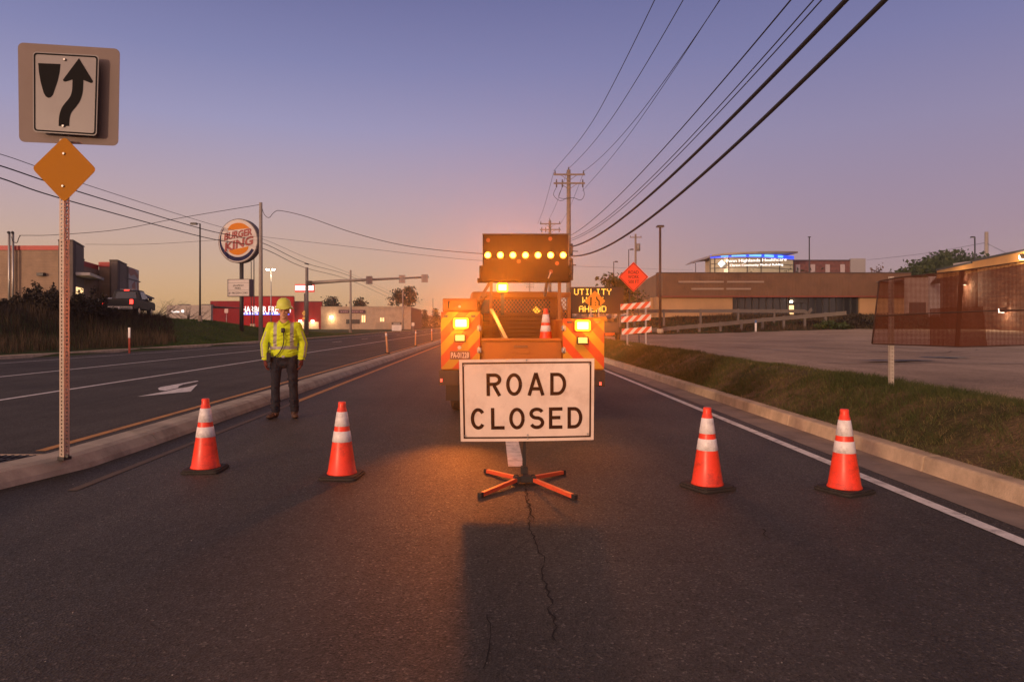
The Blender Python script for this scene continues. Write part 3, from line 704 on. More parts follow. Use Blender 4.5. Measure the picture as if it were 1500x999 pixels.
rw(track([(170, 750), (260, 730), (420, 635), (600, 470), (760, 310), (960, 132), (1110, 0)]), 46.8, 0, 5.35, .043, 'lower thick black cable crossing the sky on the right')
GF = 'wires to the farther pole'
for a, b, l in (((811, 253), (787.5, 328), 'thin wire from left crossarm end down to the second pole'), ((831, 250), (804, 322), 'thin wire from the tip down to the second pole'), ((855, 253), (821, 328), 'thin wire from right crossarm end to the second pole, behind the first')):
    p, q = P(*a, 46.8), P(*b, 70.8); wire([p, p.lerp(q, .5)+Vector((0, 0, -.35)), q], .012, l, GF)
GL = 'wires of the left pole line'
def LY(px): return -19/((px-VX)/F+.035)
def lw(L, r, label): wire([P(a, b, LY(a)) for a, b in L], r, label, GL)
lw([(-80, 204), (0, 226), (50, 243), (130, 272), (300, 326), (384, 350), (450, 378), (516, 402), (576, 428.6), (590, 432), (634, 441)], .016, 'thin topmost wire sloping down across the left side')
lw([(-80, 222), (0, 243), (115, 281), (300, 336.5), (384, 356), (449, 386), (514, 405), (576, 433), (590, 436), (634, 446)], .030, 'upper of the two black cables sloping down behind the round sign')
lw([(-80, 239), (0, 261), (100, 294), (300, 348), (384, 364), (446, 392), (514, 411), (576, 438.5), (590, 441), (634, 448.5)], .030, 'lower of the two black cables sloping down behind the round sign')
lw([(447, 386.0), (449.5, 386.6), (452, 387.4)], .09, 'small black splice box on the upper cable near the mast pole')
wire([P(28, 345, 51), P(40, 345, 51), P(80, 344.3, 51.2), P(170, 337, 51.6), P(250, 322, 52), P(320, 310, 52.6), P(381, 300, 53)], .02, 'service wire from the restaurant conduits up to the single grey pole', None)
wire([P(383, 302, 53), P(387, 314, 53), P(394, 319, 53), P(402, 311, 53), P(412, 309, 53), P(450, 318, 52), P(520, 342, 51), P(600, 361, 50), P(708, 372, 48.5), P(790, 373, 47.5), P(834, 371, 47)], .022, 'looped wire from the single grey pole across to the arrow board', None)
wire([P(384, 347, 53), P(500, 360, 51), P(640, 376, 49), P(708, 382, 48), P(834, 388, 47)], .012, 'faint thin wire below the looped wire, crossing to the arrow board', None)
wire([P(125, 358, 54), P(210, 358, 53), P(300, 353, 53), P(381, 346, 53)], .012, 'faint thin wire level with the restaurant roof', None)
wire([P(837, 390, 47), P(900, 392, 70), P(1015, 396, 140)], .012, 'faint thin wire running behind the red diamond sign to the clinic', None)
wire([P(1270, 381, 145), P(1350, 372, 115), P(1442, 356, 90)], .025, 'thin wire from the clinic wing to the bare pole stub', None)
wire([P(1446, 357, 90), P(1460, 364, 85), P(1478, 373, 72)], .025, 'thin wire dropping from the pole stub to the brick building', None)
# plain poles of the left line
M_POLEG = mat('grey pole', (.30, .25, .215), .75, var=.18, scale=6)
for px, pt, Y, r, l in ((513.5, 396, 109, .2, 'grey wooden pole in front of the purple shop sign'), (590, 427, 175, .22, 'grey pole in front of the right end of the beige shop'), (634, 437, 300, .25, 'distant thin pole between the two far conifers')):
    b = P(px, 475, Y); z = .1
    tag(MB().cyl((b.x, Y, z-.2), (b.x, Y, CH-(pt-HY)*Y/F), r, r*.7, 10).build('wooden_pole', M_POLEG), l, 'utility pole', 'poles of the left pole line')
b = P(382, 475, 53); tag(MB().cyl((b.x, 53, H(b.x, 53)-.2), (b.x, 53, CH-(297-HY)*.053), .17, .12, 12).build('service_pole', M_POLEG), 'single slim grey pole beside the round restaurant sign, behind the worker', 'utility pole')
b = P(1445, 475, 90); tag(MB().cyl((b.x, 90, 1.0), (b.x, 90, CH-(340-HY)*.09), .26, .22, 12).build('wooden_pole', M_POLEG), 'thick bare wooden pole stub rising over the brick building', 'utility pole')

# ------------------------------------------------------------------ lamp posts
M_LAMPG = mat('lamp lens', (.5, .48, .44), .3, var=0)
M_LAMPL = mat('lit floodlight lens', (1, .95, .85), .3, var=0, emit=(1, .86, .62), estr=30)
M_BRZ = mat('bronze pole paint', (.075, .042, .03), .5, .2, var=.15)
def lamp_post(px, pt, Y, side, label, r=.07, z0=None, m=M_STEELD, arm=.7, head=(.55, .28), group='parking lot lamp posts', pb=None):
    b = P(px, 475, Y); z = (H(b.x, Y) if z0 is None else z0); h = CH-(pt-HY)*Y/F-z
    t = thing('lamp_post', label, 'lamp post', (b.x, Y, z), 0, group)
    MB().cyl((0, 0, -.1), (0, 0, h-.05), r*1.15, r*.85, 10).build('pole', m, t)
    MB().cyl((0, 0, -.2), (0, 0, .5), r*2.6, r*2.4, 12).build('base', M_CONC, t)
    for s in ([side] if side else [0]):
        x0 = s*arm; f = MB(); f.prism([(x0-head[0]/2, -head[1]/2, h-.12), (x0+head[0]/2, -head[1]/2, h-.12), (x0+head[0]/2*.85, -head[1]/2, h+.03), (x0-head[0]/2*.85, -head[1]/2, h+.03)], (0, head[1], 0))
        f.build('lamp_head', m, t, bevel=.015); MB().box(x0-head[0]*.4, x0+head[0]*.4, -head[1]*.4, head[1]*.4, h-.14, h-.123).build('lens', M_LAMPG, t)
        if s: MB().bar((0, 0, h-.05), (x0-s*head[0]*.42, 0, h-.04), .05, .05).build('arm', m, t)
    return t
lamp_post(293, 327, 56, -1, 'dark lamp post with one arm to the left, beside the round sign', arm=.5)
lamp_post(372, 371, 115, -1, 'thin dark lamp post with short arm, just right of the sign pole', z0=1.0, arm=.6, r=.09)
lamp_post(368, 384, 120, 0, 'thin armless dark lamp post touching the round sign', z0=1.0, r=.08, head=(.2, .2))
lamp_post(967, 331, 58, 0, 'tall brown lamp post in front of the warehouse corner', r=.11, m=M_BRZ, head=(.62, .5), z0=.55)
lamp_post(1185.5, 347, 130, 0, 'slim dark lamp post against the brick clinic wing', z0=2.5, r=.12, head=(.5, .4))
lamp_post(899, 383, 90, 1, 'farther left lamp post behind the message board', z0=1.8, arm=.35, head=(.4, .25), r=.06)
lamp_post(921, 365, 88, 1, 'taller slim lamp post right behind the red diamond sign', z0=1.8, arm=.4, head=(.45, .25), r=.06)
lamp_post(1019, 385, 160, -1, 'small distant lamp post left of the glass clinic tower', z0=3, arm=.5, head=(.6, .3), r=.09)
lamp_post(1428, 347, 80, -1, 'slim lamp post just left of the bare pole stub', z0=1.2, arm=.25, head=(.45, .3), r=.09)
# the lit one beyond the bank
b = P(397, 475, 120); z = .6; h = CH-(396-HY)*.12-z
t = thing('floodlight_post', 'tall lamp post with two glowing floodlights above the red store', 'lamp post', (b.x, 120, z))
MB().cyl((0, 0, -.1), (0, 0, h), .11, .08, 10).build('pole', M_STEEL, t)
MB().box(-.7, .7, -.05, .05, h-.08, h).build('crossbar', M_STEEL, t)
for s in (-.55, .5):
    MB().box(s-.3, s+.3, -.2, .25, h, h+.22).build('lamp_head', M_STEELD, t, bevel=.03)
    MB().box(s-.27, s+.27, -.215, -.202, h+.02, h+.2).build('lens', M_LAMPL, t)
    l = bpy.data.lights.new('floodlight_glow', 'SPOT'); l.energy = 250; l.color = (1, .8, .55); l.spot_size = R(150); l.spot_blend = 1; l.shadow_soft_size = .2
    lo = bpy.data.objects.new('floodlight_glow', l); COL.objects.link(lo); lo.parent = t.o; lo.location = (s, -.35, h+.1); lo.rotation_euler = (R(50), 0, 0)
# ------------------------------------------------------------------ buildings
def XY(px, Y): return ((px-VX)*Y/F, Y)
def ZY(py, Y): return CH-(py-HY)*Y/F
def wall(mb, a, b, z0, z1, th=.3, z1b=None):
    """Upright slab from plan point a to b; its thickness lies on the far side from the camera."""
    a, b = Vector((a[0], a[1], 0)), Vector((b[0], b[1], 0)); d = (b-a).normalized(); n = Vector((-d.y, d.x, 0))
    if n.dot((a+b)/2) < 0: n = -n
    z1b = z1 if z1b is None else z1b
    mb.prism([(a.x, a.y, z0), (b.x, b.y, z0), (b.x, b.y, z1b), (a.x, a.y, z1)], n*th); return n
def face(a, b):
    a, b = Vector((a[0], a[1], 0)), Vector((b[0], b[1], 0)); d = (b-a).normalized(); n = Vector((d.y, -d.x, 0))
    if n.dot((a+b)/2) > 0: n = -n
    return d, n
M_SIDING = None
def siding(name, col, axis='Z', scale=2.2, depth=.25, rough=.8, var=.12):
    m = mat(name, col, rough, var=var, scale=1.2, dirt=tuple(c*.55 for c in col), dscale=.5); t = m.node_tree; b = t.nodes['Principled BSDF']
    g = N(t, 'ShaderNodeNewGeometry'); mp = N(t, 'ShaderNodeSeparateXYZ'); t.links.new(g.outputs['Position'], mp.inputs[0])
    if axis == 'Z': src = mp.outputs['Z']
    else:
        ad = N(t, 'ShaderNodeMath', operation='ADD'); t.links.new(mp.outputs['X'], ad.inputs[0]); t.links.new(mp.outputs['Y'], ad.inputs[1]); src = ad.outputs[0]
    mu = N(t, 'ShaderNodeMath', operation='MULTIPLY'); mu.inputs[1].default_value = scale; t.links.new(src, mu.inputs[0])
    fr = N(t, 'ShaderNodeMath', operation='FRACT'); t.links.new(mu.outputs[0], fr.inputs[0])
    bp = N(t, 'ShaderNodeBump'); bp.inputs['Strength'].default_value = .9; bp.inputs['Distance'].default_value = depth
    t.links.new(fr.outputs[0], bp.inputs['Height']); t.links.new(bp.outputs[0], b.inputs['Normal'])
    return m
def brick(name, c1, c2, mortar, sx=4.0, us=1.0):
    m = bpy.data.materials.new(name); m.use_nodes = True; t = m.node_tree; b = t.nodes['Principled BSDF']; b.inputs['Roughness'].default_value = .9
    g = N(t, 'ShaderNodeNewGeometry'); sp = N(t, 'ShaderNodeSeparateXYZ'); t.links.new(g.outputs['Position'], sp.inputs[0])
    ad = N(t, 'ShaderNodeMath', operation='ADD'); t.links.new(sp.outputs['X'], ad.inputs[0]); t.links.new(sp.outputs['Y'], ad.inputs[1])
    cb = N(t, 'ShaderNodeCombineXYZ'); um = N(t, 'ShaderNodeMath', operation='MULTIPLY'); um.inputs[1].default_value = us; t.links.new(ad.outputs[0], um.inputs[0]); t.links.new(um.outputs[0], cb.inputs[0]); t.links.new(sp.outputs['Z'], cb.inputs[1])
    k = N(t, 'ShaderNodeTexBrick'); k.inputs['Scale'].default_value = sx; k.inputs['Color1'].default_value = (*c1, 1); k.inputs['Color2'].default_value = (*c2, 1); k.inputs['Mortar'].default_value = (*mortar, 1)
    k.inputs['Mortar Size'].default_value = .015; k.inputs['Bias'].default_value = -.1
    t.links.new(cb.outputs[0], k.inputs['Vector'])
    n = N(t, 'ShaderNodeTexNoise'); n.inputs['Scale'].default_value = 1.7; n.inputs['Detail'].default_value = 8; t.links.new(cb.outputs[0], n.inputs['Vector'])
    mr = N(t, 'ShaderNodeMapRange'); mr.inputs[1].default_value = .3; mr.inputs[2].default_value = .7; mr.inputs[3].default_value = .6; mr.inputs[4].default_value = 1.4; t.links.new(n.outputs[0], mr.inputs[0])
    mu = N(t, 'ShaderNodeMix', data_type='RGBA', blend_type='MULTIPLY'); mu.inputs[0].default_value = 1
    t.links.new(k.outputs[0], mu.inputs[6]); t.links.new(mr.outputs[0], mu.inputs[7]); t.links.new(mu.outputs[2], b.inputs['Base Color'])
    bp = N(t, 'ShaderNodeBump'); bp.inputs['Strength'].default_value = .5; bp.inputs['Distance'].default_value = .02; t.links.new(k.outputs['Fac'], bp.inputs['Height']); bp.invert = True
    t.links.new(bp.outputs[0], b.inputs['Normal'])
    return m
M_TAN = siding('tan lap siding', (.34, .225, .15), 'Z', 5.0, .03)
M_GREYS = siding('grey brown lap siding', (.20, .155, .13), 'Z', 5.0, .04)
M_DKBR = mat('dark brown trim', (.075, .052, .045), .6, var=.12)
M_REDF = mat('red fascia', (.42, .035, .025), .5, var=.1)
M_ALU = mat('aluminium canopy', (.38, .34, .32), .45, .3, var=.08)
M_ROOFG = mat('roof membrane', (.16, .14, .13), .9, var=.15)
M_WARM = mat('warm lit window', (.9, .6, .3), .4, var=.5, scale=3, emit=(1, .62, .28), estr=1.5)
# --- fast food restaurant on the bank
b0 = XY(40, 52); t = thing('restaurant', 'tan fast food restaurant with red roof band up on the left bank', 'restaurant', (b0[0], 52, 1.6)); z0 = 1.6
A0, A1 = XY(-120, 52), XY(87, 52)
zt = ZY(360, 52); zf = ZY(366.5, 52)
mb = MB(); wall(mb, A0, A1, z0, zf); C0, C1, C2, C3 = (A1[0]+.4, 56.4), (XY(145, 60.2)), XY(171, 60.2), XY(203, 69)
mb.build('wall', M_TAN, t, world=True)
mb = MB(); wall(mb, XY(121, 55.8), C1, z0, ZY(389.5, 55.8)); mb.build('wall', M_TAN, t, world=True)
mb = MB(); wall(mb, C1, C2, z0, ZY(391, 60.2)); mb.build('wall', M_TAN, t, world=True)
mb = MB(); wall(mb, (A0[0]-.1, 51.93), (A1[0], 51.93), zf, zt, .5); mb.build('fascia', M_REDF, t, world=True)
mb = MB(); wall(mb, (XY(121, 55.8)[0]+.06, 55.7), (C1[0]+.06, 60.05), ZY(389.5, 55.8), ZY(382, 55.8), .4); wall(mb, (C1[0], 60.12), (C2[0], 60.12), ZY(391, 60.2), ZY(384, 60.2), .4)
mb.build('fascia', M_REDF, t, world=True)
pz = ZY(353, 51.4)
mb = MB(); wall(mb, XY(85.5, 51.4), XY(106.5, 51.4), z0, pz, .4); mb.build('pylon', M_DKBR, t, world=True)
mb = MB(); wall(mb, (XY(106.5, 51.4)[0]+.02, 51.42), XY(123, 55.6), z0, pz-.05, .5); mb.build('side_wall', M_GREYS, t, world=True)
mb = MB(); mb.prism([(XY(84.6, 51.3)[0], 51.3, pz), (XY(107, 51.3)[0], 51.3, pz), (XY(124, 55.7)[0], 55.7, pz), (XY(124, 55.7)[0]-1.6, 55.9, pz)], (0, 0, .09)); mb.build('coping', M_DKBR, t, world=True)
tz = ZY(382, 59.6)
mb = MB(); wall(mb, XY(160.5, 59.6), XY(172, 59.6), z0, tz, .4); mb.build('pylon', M_DKBR, t, world=True)
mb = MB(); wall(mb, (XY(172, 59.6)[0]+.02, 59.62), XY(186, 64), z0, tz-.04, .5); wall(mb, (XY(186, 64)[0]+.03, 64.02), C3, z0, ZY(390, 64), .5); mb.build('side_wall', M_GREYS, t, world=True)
mb = MB(); mb.prism([(XY(160, 59.5)[0], 59.5, tz), (XY(172.3, 59.5)[0], 59.5, tz), (XY(186.6, 64)[0], 64, tz), (XY(186, 64)[0]-1.6, 64.2, tz)], (0, 0, .09)); mb.build('coping', M_DKBR, t, world=True)
# canopies over the drive-through windows
for a, b_, Y1, Y2, py in ((107.5, 131, 51.7, 58.0, 403), (173, 191, 60, 66, 426.5)):
    d, n = face(XY(a, Y1), XY(b_, Y2)); p, q = Vector((*XY(a, Y1), ZY(py, Y1))), Vector((*XY(b_, Y2), ZY(py, Y1)))
    MB().prism([p+n*.05, q+n*.05, q+n*1.1, p+n*1.1], (0, 0, .22)).build('canopy', M_ALU, t, world=True)
d, n = face(XY(106.5, 51.4), XY(123, 55.6)); p = Vector((*XY(110, 52.3), ZY(440, 52))); q = Vector((*XY(121, 55), ZY(440, 52)))
MB().prism([p+n*.03, q+n*.03, q+n*.03+Vector((0, 0, 1.05)), p+n*.03+Vector((0, 0, 1.05))], n*.02).build('window', M_WARM, t, world=True)
mb = MB()
for k in range(3):
    c = p.lerp(q, .2+.3*k)+Vector((0, 0, .22+.1*k)); mb.bar(c+n*.06, c+n*.06+(q-p)*.18+Vector((0, 0, .1)), .05, .12)
mb.build('menu_poster', M_DKBR, t, world=True)
c = P(60, 402, 51.8); MB().box(c.x-.26, c.x+.26, 51.65, 51.98, c.z-.12, c.z+.12).build('wall_light', M_STEELD, t, bevel=.02, world=True)
# mural panel and awning on the far corner
d, n = face(XY(186, 64), C3); p = Vector((*XY(187.5, 64.5), ZY(395, 64))); q = Vector((*XY(202.5, 68.8), ZY(395, 64)))
M_MUR = mat('red and white mural', (.35, .12, .09), .6, var=.0); M_PALE = mat('pale grey panel', (.42, .37, .36), .6, var=.1)
mb = MB(); mb.prism([p+n*.03+Vector((0, 0, -3.6)), q+n*.03+Vector((0, 0, -3.6)), q+n*.03+Vector((0, 0, .3)), p+n*.03+Vector((0, 0, .3))], n*.03); mb.build('mural_panel', M_PALE, t, world=True)
mb = MB()
for i, L in enumerate(([(0, .2), (.5, .3), (.95, -.2), (.9, -.6), (.55, -.25), (.2, -.5), (0, -.3)], [(.3, -1.3), (.6, -.9), (.7, -2.2), (.4, -2.6)], [(.8, -1.0), (.95, -.9), (.95, -2.4), (.85, -2.2)])):
    mb.prism([p+n*.064+(q-p)*a+Vector((0, 0, z)) for a, z in L], n*.01)
mb.build('mural_art', M_MUR, t, world=True)
a = Vector((*XY(201, 69), ZY(434, 69))); MB().prism([a, a+Vector((1.0, -.1, -.25)), a+Vector((1.0, -.1, -.12)), a+Vector((0, 0, .3))], (0, 1.6, 0)).build('awning', M_DKBR, t, world=True)
MB().box(A0[0], A1[0]-.1, 52.3, 55.4, zf-.5, zf-.35).build('roof', M_ROOFG, t, world=True)
MB().prism([(A0[0], 55.6, zf-1.4), (XY(121, 55.8)[0], 55.9, zf-1.4), (C1[0], 60.4, zf-1.4), (C2[0], 60.4, zf-1.4), (C3[0], 69.4, zf-1.4), (A0[0], 69.4, zf-1.4)], (0, 0, .1)).build('roof', M_ROOFG, t, world=True)
# twin electric conduits with weather heads
t = thing('service_mast', 'twin electric conduits with weather heads on the restaurant wall', 'conduit', (*XY(17, 51.6), 1.8))
for px in (13.5, 19):
    x = XY(px, 51.6)[0]; z = ZY(342, 51.6)
    mb = MB(); mb.cyl((x, 51.6, 1.8), (x, 51.6, z), .085, n=10); mb.build('conduit', M_STEEL, t, world=True)
    mb = MB(); mb.ball((x, 51.55, z+.05), (.13, .15, .12), 1); mb.build('weather_head', M_STEELD, t, world=True)
MB().tube(curve_pts([P(17, 347, 51.4), P(19, 354, 51.3), P(25, 355.5, 51.2), P(27, 350, 51.1), P(30, 345, 51)], 5), .03, 5).build('cable_loop', M_WIRE, t, world=True)

# --- red store
YH = 190; zr = .1
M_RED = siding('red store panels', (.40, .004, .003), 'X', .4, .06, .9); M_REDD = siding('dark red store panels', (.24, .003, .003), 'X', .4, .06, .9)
M_LIT = mat('lit white letters', (.9, .9, .9), .4, var=0, emit=(1, .93, .90), estr=1.25); M_LITB = mat('lit blue sign panel', (.05, .1, .6), .4, var=0, emit=(.04, .10, .9), estr=1.3)
M_CREAM = mat('pale lower wall', (.55, .42, .30), .8, var=.1, scale=.6)
t = thing('store', 'red tool store with lit white letters behind the worker', 'store', (*XY(390, YH), zr))
def facade(mb, a, b, pt, Y, z0=zr, th=1.0): wall(mb, XY(a, Y), XY(b, Y), z0, ZY(pt, Y), th)
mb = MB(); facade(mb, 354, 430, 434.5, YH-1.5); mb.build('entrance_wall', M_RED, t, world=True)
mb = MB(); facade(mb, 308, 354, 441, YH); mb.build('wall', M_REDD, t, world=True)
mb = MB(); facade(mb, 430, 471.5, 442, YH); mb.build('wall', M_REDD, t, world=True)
mb = MB(); facade(mb, 353.5, 430.5, 433.6, YH-1.7, ZY(434.6, YH-1.7), .3); mb.build('coping', M_DKBR, t, world=True)
mb = MB(); facade(mb, 430.5, 472, 441.3, YH-.2, ZY(442.2, YH-.2), .3); mb.build('coping', M_DKBR, t, world=True)
mb = MB(); facade(mb, 434, 467, 471.5, YH-.1, zr, .08); mb.build('lower_wall', M_CREAM, t, world=True)
y_ = YH-1.52
mb = MB(); put_text(mb, 'HARBOR FREIGHT', P(355, 458, y_), P(428, 458, y_)-P(355, 458, y_), (0, 0, 1.75), (0, -1, 0), .0, .25); mb.build('lettering', M_LIT, t, world=True)
mb = MB(); mb.prism([P(354.5, 461.5, y_), P(424, 461.5, y_), P(424, 457.6, y_), P(354.5, 457.6, y_)], (0, -.1, 0)); mb.build('sign_panel', M_LITB, t, world=True)
mb = MB(); [mb.box(P(356+a, 460, y_).x, P(356+a+w, 460, y_).x, y_-.14, y_-.101, P(0, 460.6, y_).z, P(0, 458.4, y_).z) for a, w in ((0, 2.5), (4.5, 3), (9.5, 2), (14, 4), (20, 2), (27, 5), (34, 4), (41, 3), (46, 6), (54, 3), (60, 5))]; mb.build('lettering', M_LIT, t, world=True)
for px in (440, 458):
    c = P(px, 471, YH-.3); MB().box(c.x-.3, c.x+.3, YH-.6, YH-.15, c.z, c.z+.3).build('wall_light', M_LAMPL, t, world=True)
    l = bpy.data.lights.new('wall_glow', 'POINT'); l.energy = 160; l.color = (1, .68, .3); l.shadow_soft_size = .3
    lo = bpy.data.objects.new('wall_glow', l); COL.objects.link(lo); lo.parent = t.o; lo.location = (c.x-t.matrix_world_loc[0], -1.0, c.z-zr-.5)
MB().box(XY(308, YH)[0], XY(471, YH)[0], YH+.9, YH+34, 5.6, 5.9).build('roof', M_ROOFG, t, world=True)
# --- lit red pylon sign of the store
Y = 150; t = thing('pylon_sign', 'lit red and white pylon sign behind the traffic signal mast', 'sign', (*XY(446.5, Y), .5))
MB().cyl(P(446.5, 475, Y)-Vector((0, 0, 1)), P(446.5, 430, Y), .16, n=10).build('pole', M_STEELD, t, world=True)
c0, c1 = P(432.5, 428, Y), P(460.5, 416.5, Y)
MB().box(c0.x, c1.x, Y-.3, Y+.3, c0.z, c1.z).build('cabinet', mat('lit red sign border', (.6, .04, .03), .4, var=0, emit=(.8, .03, .02), estr=.55), t, world=True, bevel=.04)
MB().box(c0.x+.1, c1.x-.1, Y-.34, Y-.302, c0.z+.36, c1.z-.3).build('sign_face', M_LIT, t, world=True)
mb = MB(); put_text(mb, 'HARBOR FREIGHT', (c0.x+.3, Y-.342, c0.z+.62), (c1.x-c0.x-.6, 0, 0), (0, 0, .5), (0, -1, 0), .01, .02); mb.build('lettering', mat('lit red letters', (.8, .2, .15), .4, var=0, emit=(.95, .35, .3), estr=1.3), t, world=True)
# --- beige shop with the purple sign
YB = 178; t = thing('shop', 'long beige flat-roofed shop with a small purple sign', 'shop', (*XY(540, YB), .1))
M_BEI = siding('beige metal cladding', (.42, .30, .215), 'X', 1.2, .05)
mb = MB(); facade(mb, 470, 602, 450.5, YB, .1); mb.build('wall', M_BEI, t, world=True)
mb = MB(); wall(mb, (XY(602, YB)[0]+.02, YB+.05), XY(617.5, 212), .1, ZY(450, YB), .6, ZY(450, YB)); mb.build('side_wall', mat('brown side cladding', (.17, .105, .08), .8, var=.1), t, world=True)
mb = MB(); facade(mb, 469.8, 602.2, 449, YB-.15, ZY(450.4, YB), .4); mb.build('coping', M_BEI, t, world=True)
MB().box(XY(471, YB)[0], XY(601, YB)[0], YB+.9, YB+33, 5.3, 5.5).build('roof', M_ROOFG, t, world=True)
mb = MB(); mb.prism([P(496, 459, YB-.1), P(535, 459, YB-.1), P(535, 454, YB-.1), P(496, 454, YB-.1)], (0, -.15, 0)); sg = mb.build('sign_panel', mat('purple sign panel', (.07, .018, .035), .5, var=.05), t, world=True)
mb = MB()
for a, b_ in ((499, 501), (502, 504), (504.7, 507), (507.6, 509.4)): mb.prism([P(a, 457.4, YB-.25), P(b_, 457.4, YB-.25), P(b_, 455.8, YB-.25), P(a, 455.8, YB-.25)], (0, -.03, 0))
mb.build('lettering', mat('pale sign letters', (.35, .2, .22), .6, var=0), t, world=True)
mb = MB()
for a, b_ in ((515.5, 518), (518.6, 520.5), (521.2, 523), (523.6, 525), (527, 529), (529.6, 531.6)): mb.prism([P(a, 457.4, YB-.25), P(b_, 457.4, YB-.25), P(b_, 455.8, YB-.25), P(a, 455.8, YB-.25)], (0, -.03, 0))
mb.build('lettering', mat('pale sign letters', (.35, .2, .22), .6, var=0), t, world=True)
for a, b_, p1, p2 in ((530, 532, 462, 472), (533, 535, 462, 472), (557, 559, 465.5, 471), (560.5, 562.5, 465.5, 471)):
    MB().prism([P(a, p2, YB), P(b_, p2, YB), P(b_, p1, YB), P(a, p1, YB)], (0, -.08, 0)).build('window', M_WARM, t, world=True)
MB().prism([P(507, 474.5, YB), P(527, 474.5, YB), P(527, 468, YB), P(507, 468, YB)], (0, -.08, 0)).build('window', M_GLASSD, t, world=True)
for a, b_ in ((551, 561), (565, 572)): MB().prism([P(a, 484, YB), P(b_, 484, YB), P(b_, 473, YB), P(a, 473, YB)], (0, -.06, 0)).build('door', mat('tan door', (.33, .24, .17), .7, var=.08), t, world=True)
c = P(485.5, 465, YB); MB().box(c.x-.35, c.x+.35, YB-.35, YB-.02, c.z, c.z+.25).build('wall_light', M_LAMPL, t, world=True)
l = bpy.data.lights.new('wall_glow', 'POINT'); l.energy = 330; l.color = (1, .68, .32); l.shadow_soft_size = .3
lo = bpy.data.objects.new('wall_glow', l); COL.objects.link(lo); lo.parent = t.o; lo.location = (c.x-t.matrix_world_loc[0], -1.0, c.z-.5)
# white real-estate style board and other small signs beside the far road
M_SGNW = mat('white sign face', (.68, .62, .58), .5, var=.06)
Y = 120; t = thing('notice_board', 'wide white board with a dark header in front of the beige shop', 'sign', (*XY(581, Y), .1))
MB().prism([P(574, 484.5, Y), P(588, 484.5, Y), P(588, 472, Y), P(574, 472, Y)], (0, .06, 0)).build('panel', M_SGNW, t, world=True)
MB().prism([P(573.6, 476, Y-.02), P(588.4, 476, Y-.02), P(588.4, 472, Y-.02), P(573.6, 472, Y-.02)], (0, -.03, 0)).build('header', M_DKBR, t, world=True)
mb = MB()
for py, a, b_ in ((479, 578, 585), (481.5, 577, 584)): mb.prism([P(a, py+.5, Y), P(b_, py+.5, Y), P(b_, py-.3, Y), P(a, py-.3, Y)], (0, -.02, 0))
mb.prism([P(576, 474.6, Y-.05), P(586, 474.6, Y-.05), P(586, 473.4, Y-.05), P(576, 473.4, Y-.05)], (0, -.02, 0)); mb.build('lettering', mat('grey sign letters', (.5, .45, .42), .6, var=0), t, world=True)
for px in (575, 587): p = P(px, 484, Y); MB().cyl((p.x, Y+.1, 0), (p.x, Y+.1, p.z+1), .05, n=6).build('post', M_STEEL, t, world=True)
def small_sign(name, label, px, py, Y, w, h, m, z0=0.0, group=None, diamond=False):
    c = P(px, py, Y); t = thing(name, label, 'sign', (c.x, Y, z0), 0, group)
    MB().cyl((0, .04, 0), (0, .04, c.z-z0), .035, n=6).build('post', M_STEEL, t)
    pts = [(0, -h/2), (w/2, 0), (0, h/2), (-w/2, 0)] if diamond else rrect(w, h, min(w, h)*.1, 3)
    MB().prism([(a, 0, c.z-z0+b) for a, b in pts], (0, -.02, 0)).build('panel', m, t); return t, c
small_sign('small_sign', 'small square white sign on a post at the right end of the beige shop', 605, 475, 110, .5*.9, .55, mat('plain white sign', (.75, .66, .55), .5, var=0), 0.05)
M_DIAY = mat('fluorescent yellow sign', (.75, .45, .08), .5, var=.05)
tt, c = small_sign('crossing_sign', 'small yellow diamond crossing sign beside the traffic signal mast', 445.5, 459, 105, .75, .9, M_DIAY, .15, None, True)
MB().prism([(a*.8, -.022, c.z-.15+b*.8) for a, b in ((-.05, -.2), (.05, -.2), (.03, .0), (.06, .1), (0, .2), (-.05, .1), (-.02, 0))], (0, -.01, 0)).build('symbol', M_BLKP, tt)
MB().prism([(a, 0, c.z-.15-.75+b) for a, b in rrect(.5, .34, .03, 3)], (0, -.02, 0)).build('plaque', M_DIAY, tt)
small_sign('small_sign', 'small white sign with red border on the bank before the red store', 331.5, 455.5, 90, .5, .55, mat('white and red sign', (.62, .42, .38), .5, var=.1), .8)
# --- pale building far left behind the bare tree
Y = 150; t = thing('far_shop', 'low pale shop with lit lettering left of the red store', 'shop', (*XY(268, Y), 1.0))
mb = MB(); facade(mb, 244, 309, 447, Y, .5); mb.build('wall', mat('pale stucco', (.42, .34, .29), .8, var=.1, scale=.4), t, world=True)
mb = MB(); [mb.box(P(a, 457, Y).x, P(a+w, 457, Y).x, Y-.12, Y-.02, P(0, 457.8, Y).z, P(0, pt, Y).z) for a, w, pt in ((252, 1.2, 455.6), (253.8, 1.4, 456.1), (255.8, 1, 456.1), (257.4, 1.6, 455.2), (259.6, 1.5, 456.1), (261.7, 1.2, 456.1))]; mb.build('lettering', M_LIT, t, world=True)
mb = MB(); mb.cyl(P(267.5, 456, Y-.02), P(267.5, 456, Y-.12), .33, n=10); mb.build('emblem', M_LIT, t, world=True)
for px in (255, 290): MB().box(XY(px, Y)[0]-1, XY(px, Y)[0]+1, Y+4, Y+6, ZY(447.5, Y), ZY(445.6, Y+4)).build('roof_unit', M_STEELD, t, world=True)
MB().box(XY(245, Y)[0], XY(308, Y)[0], Y+.9, Y+22, ZY(448.5, Y), ZY(448, Y)).build('roof', M_ROOFG, t, world=True)

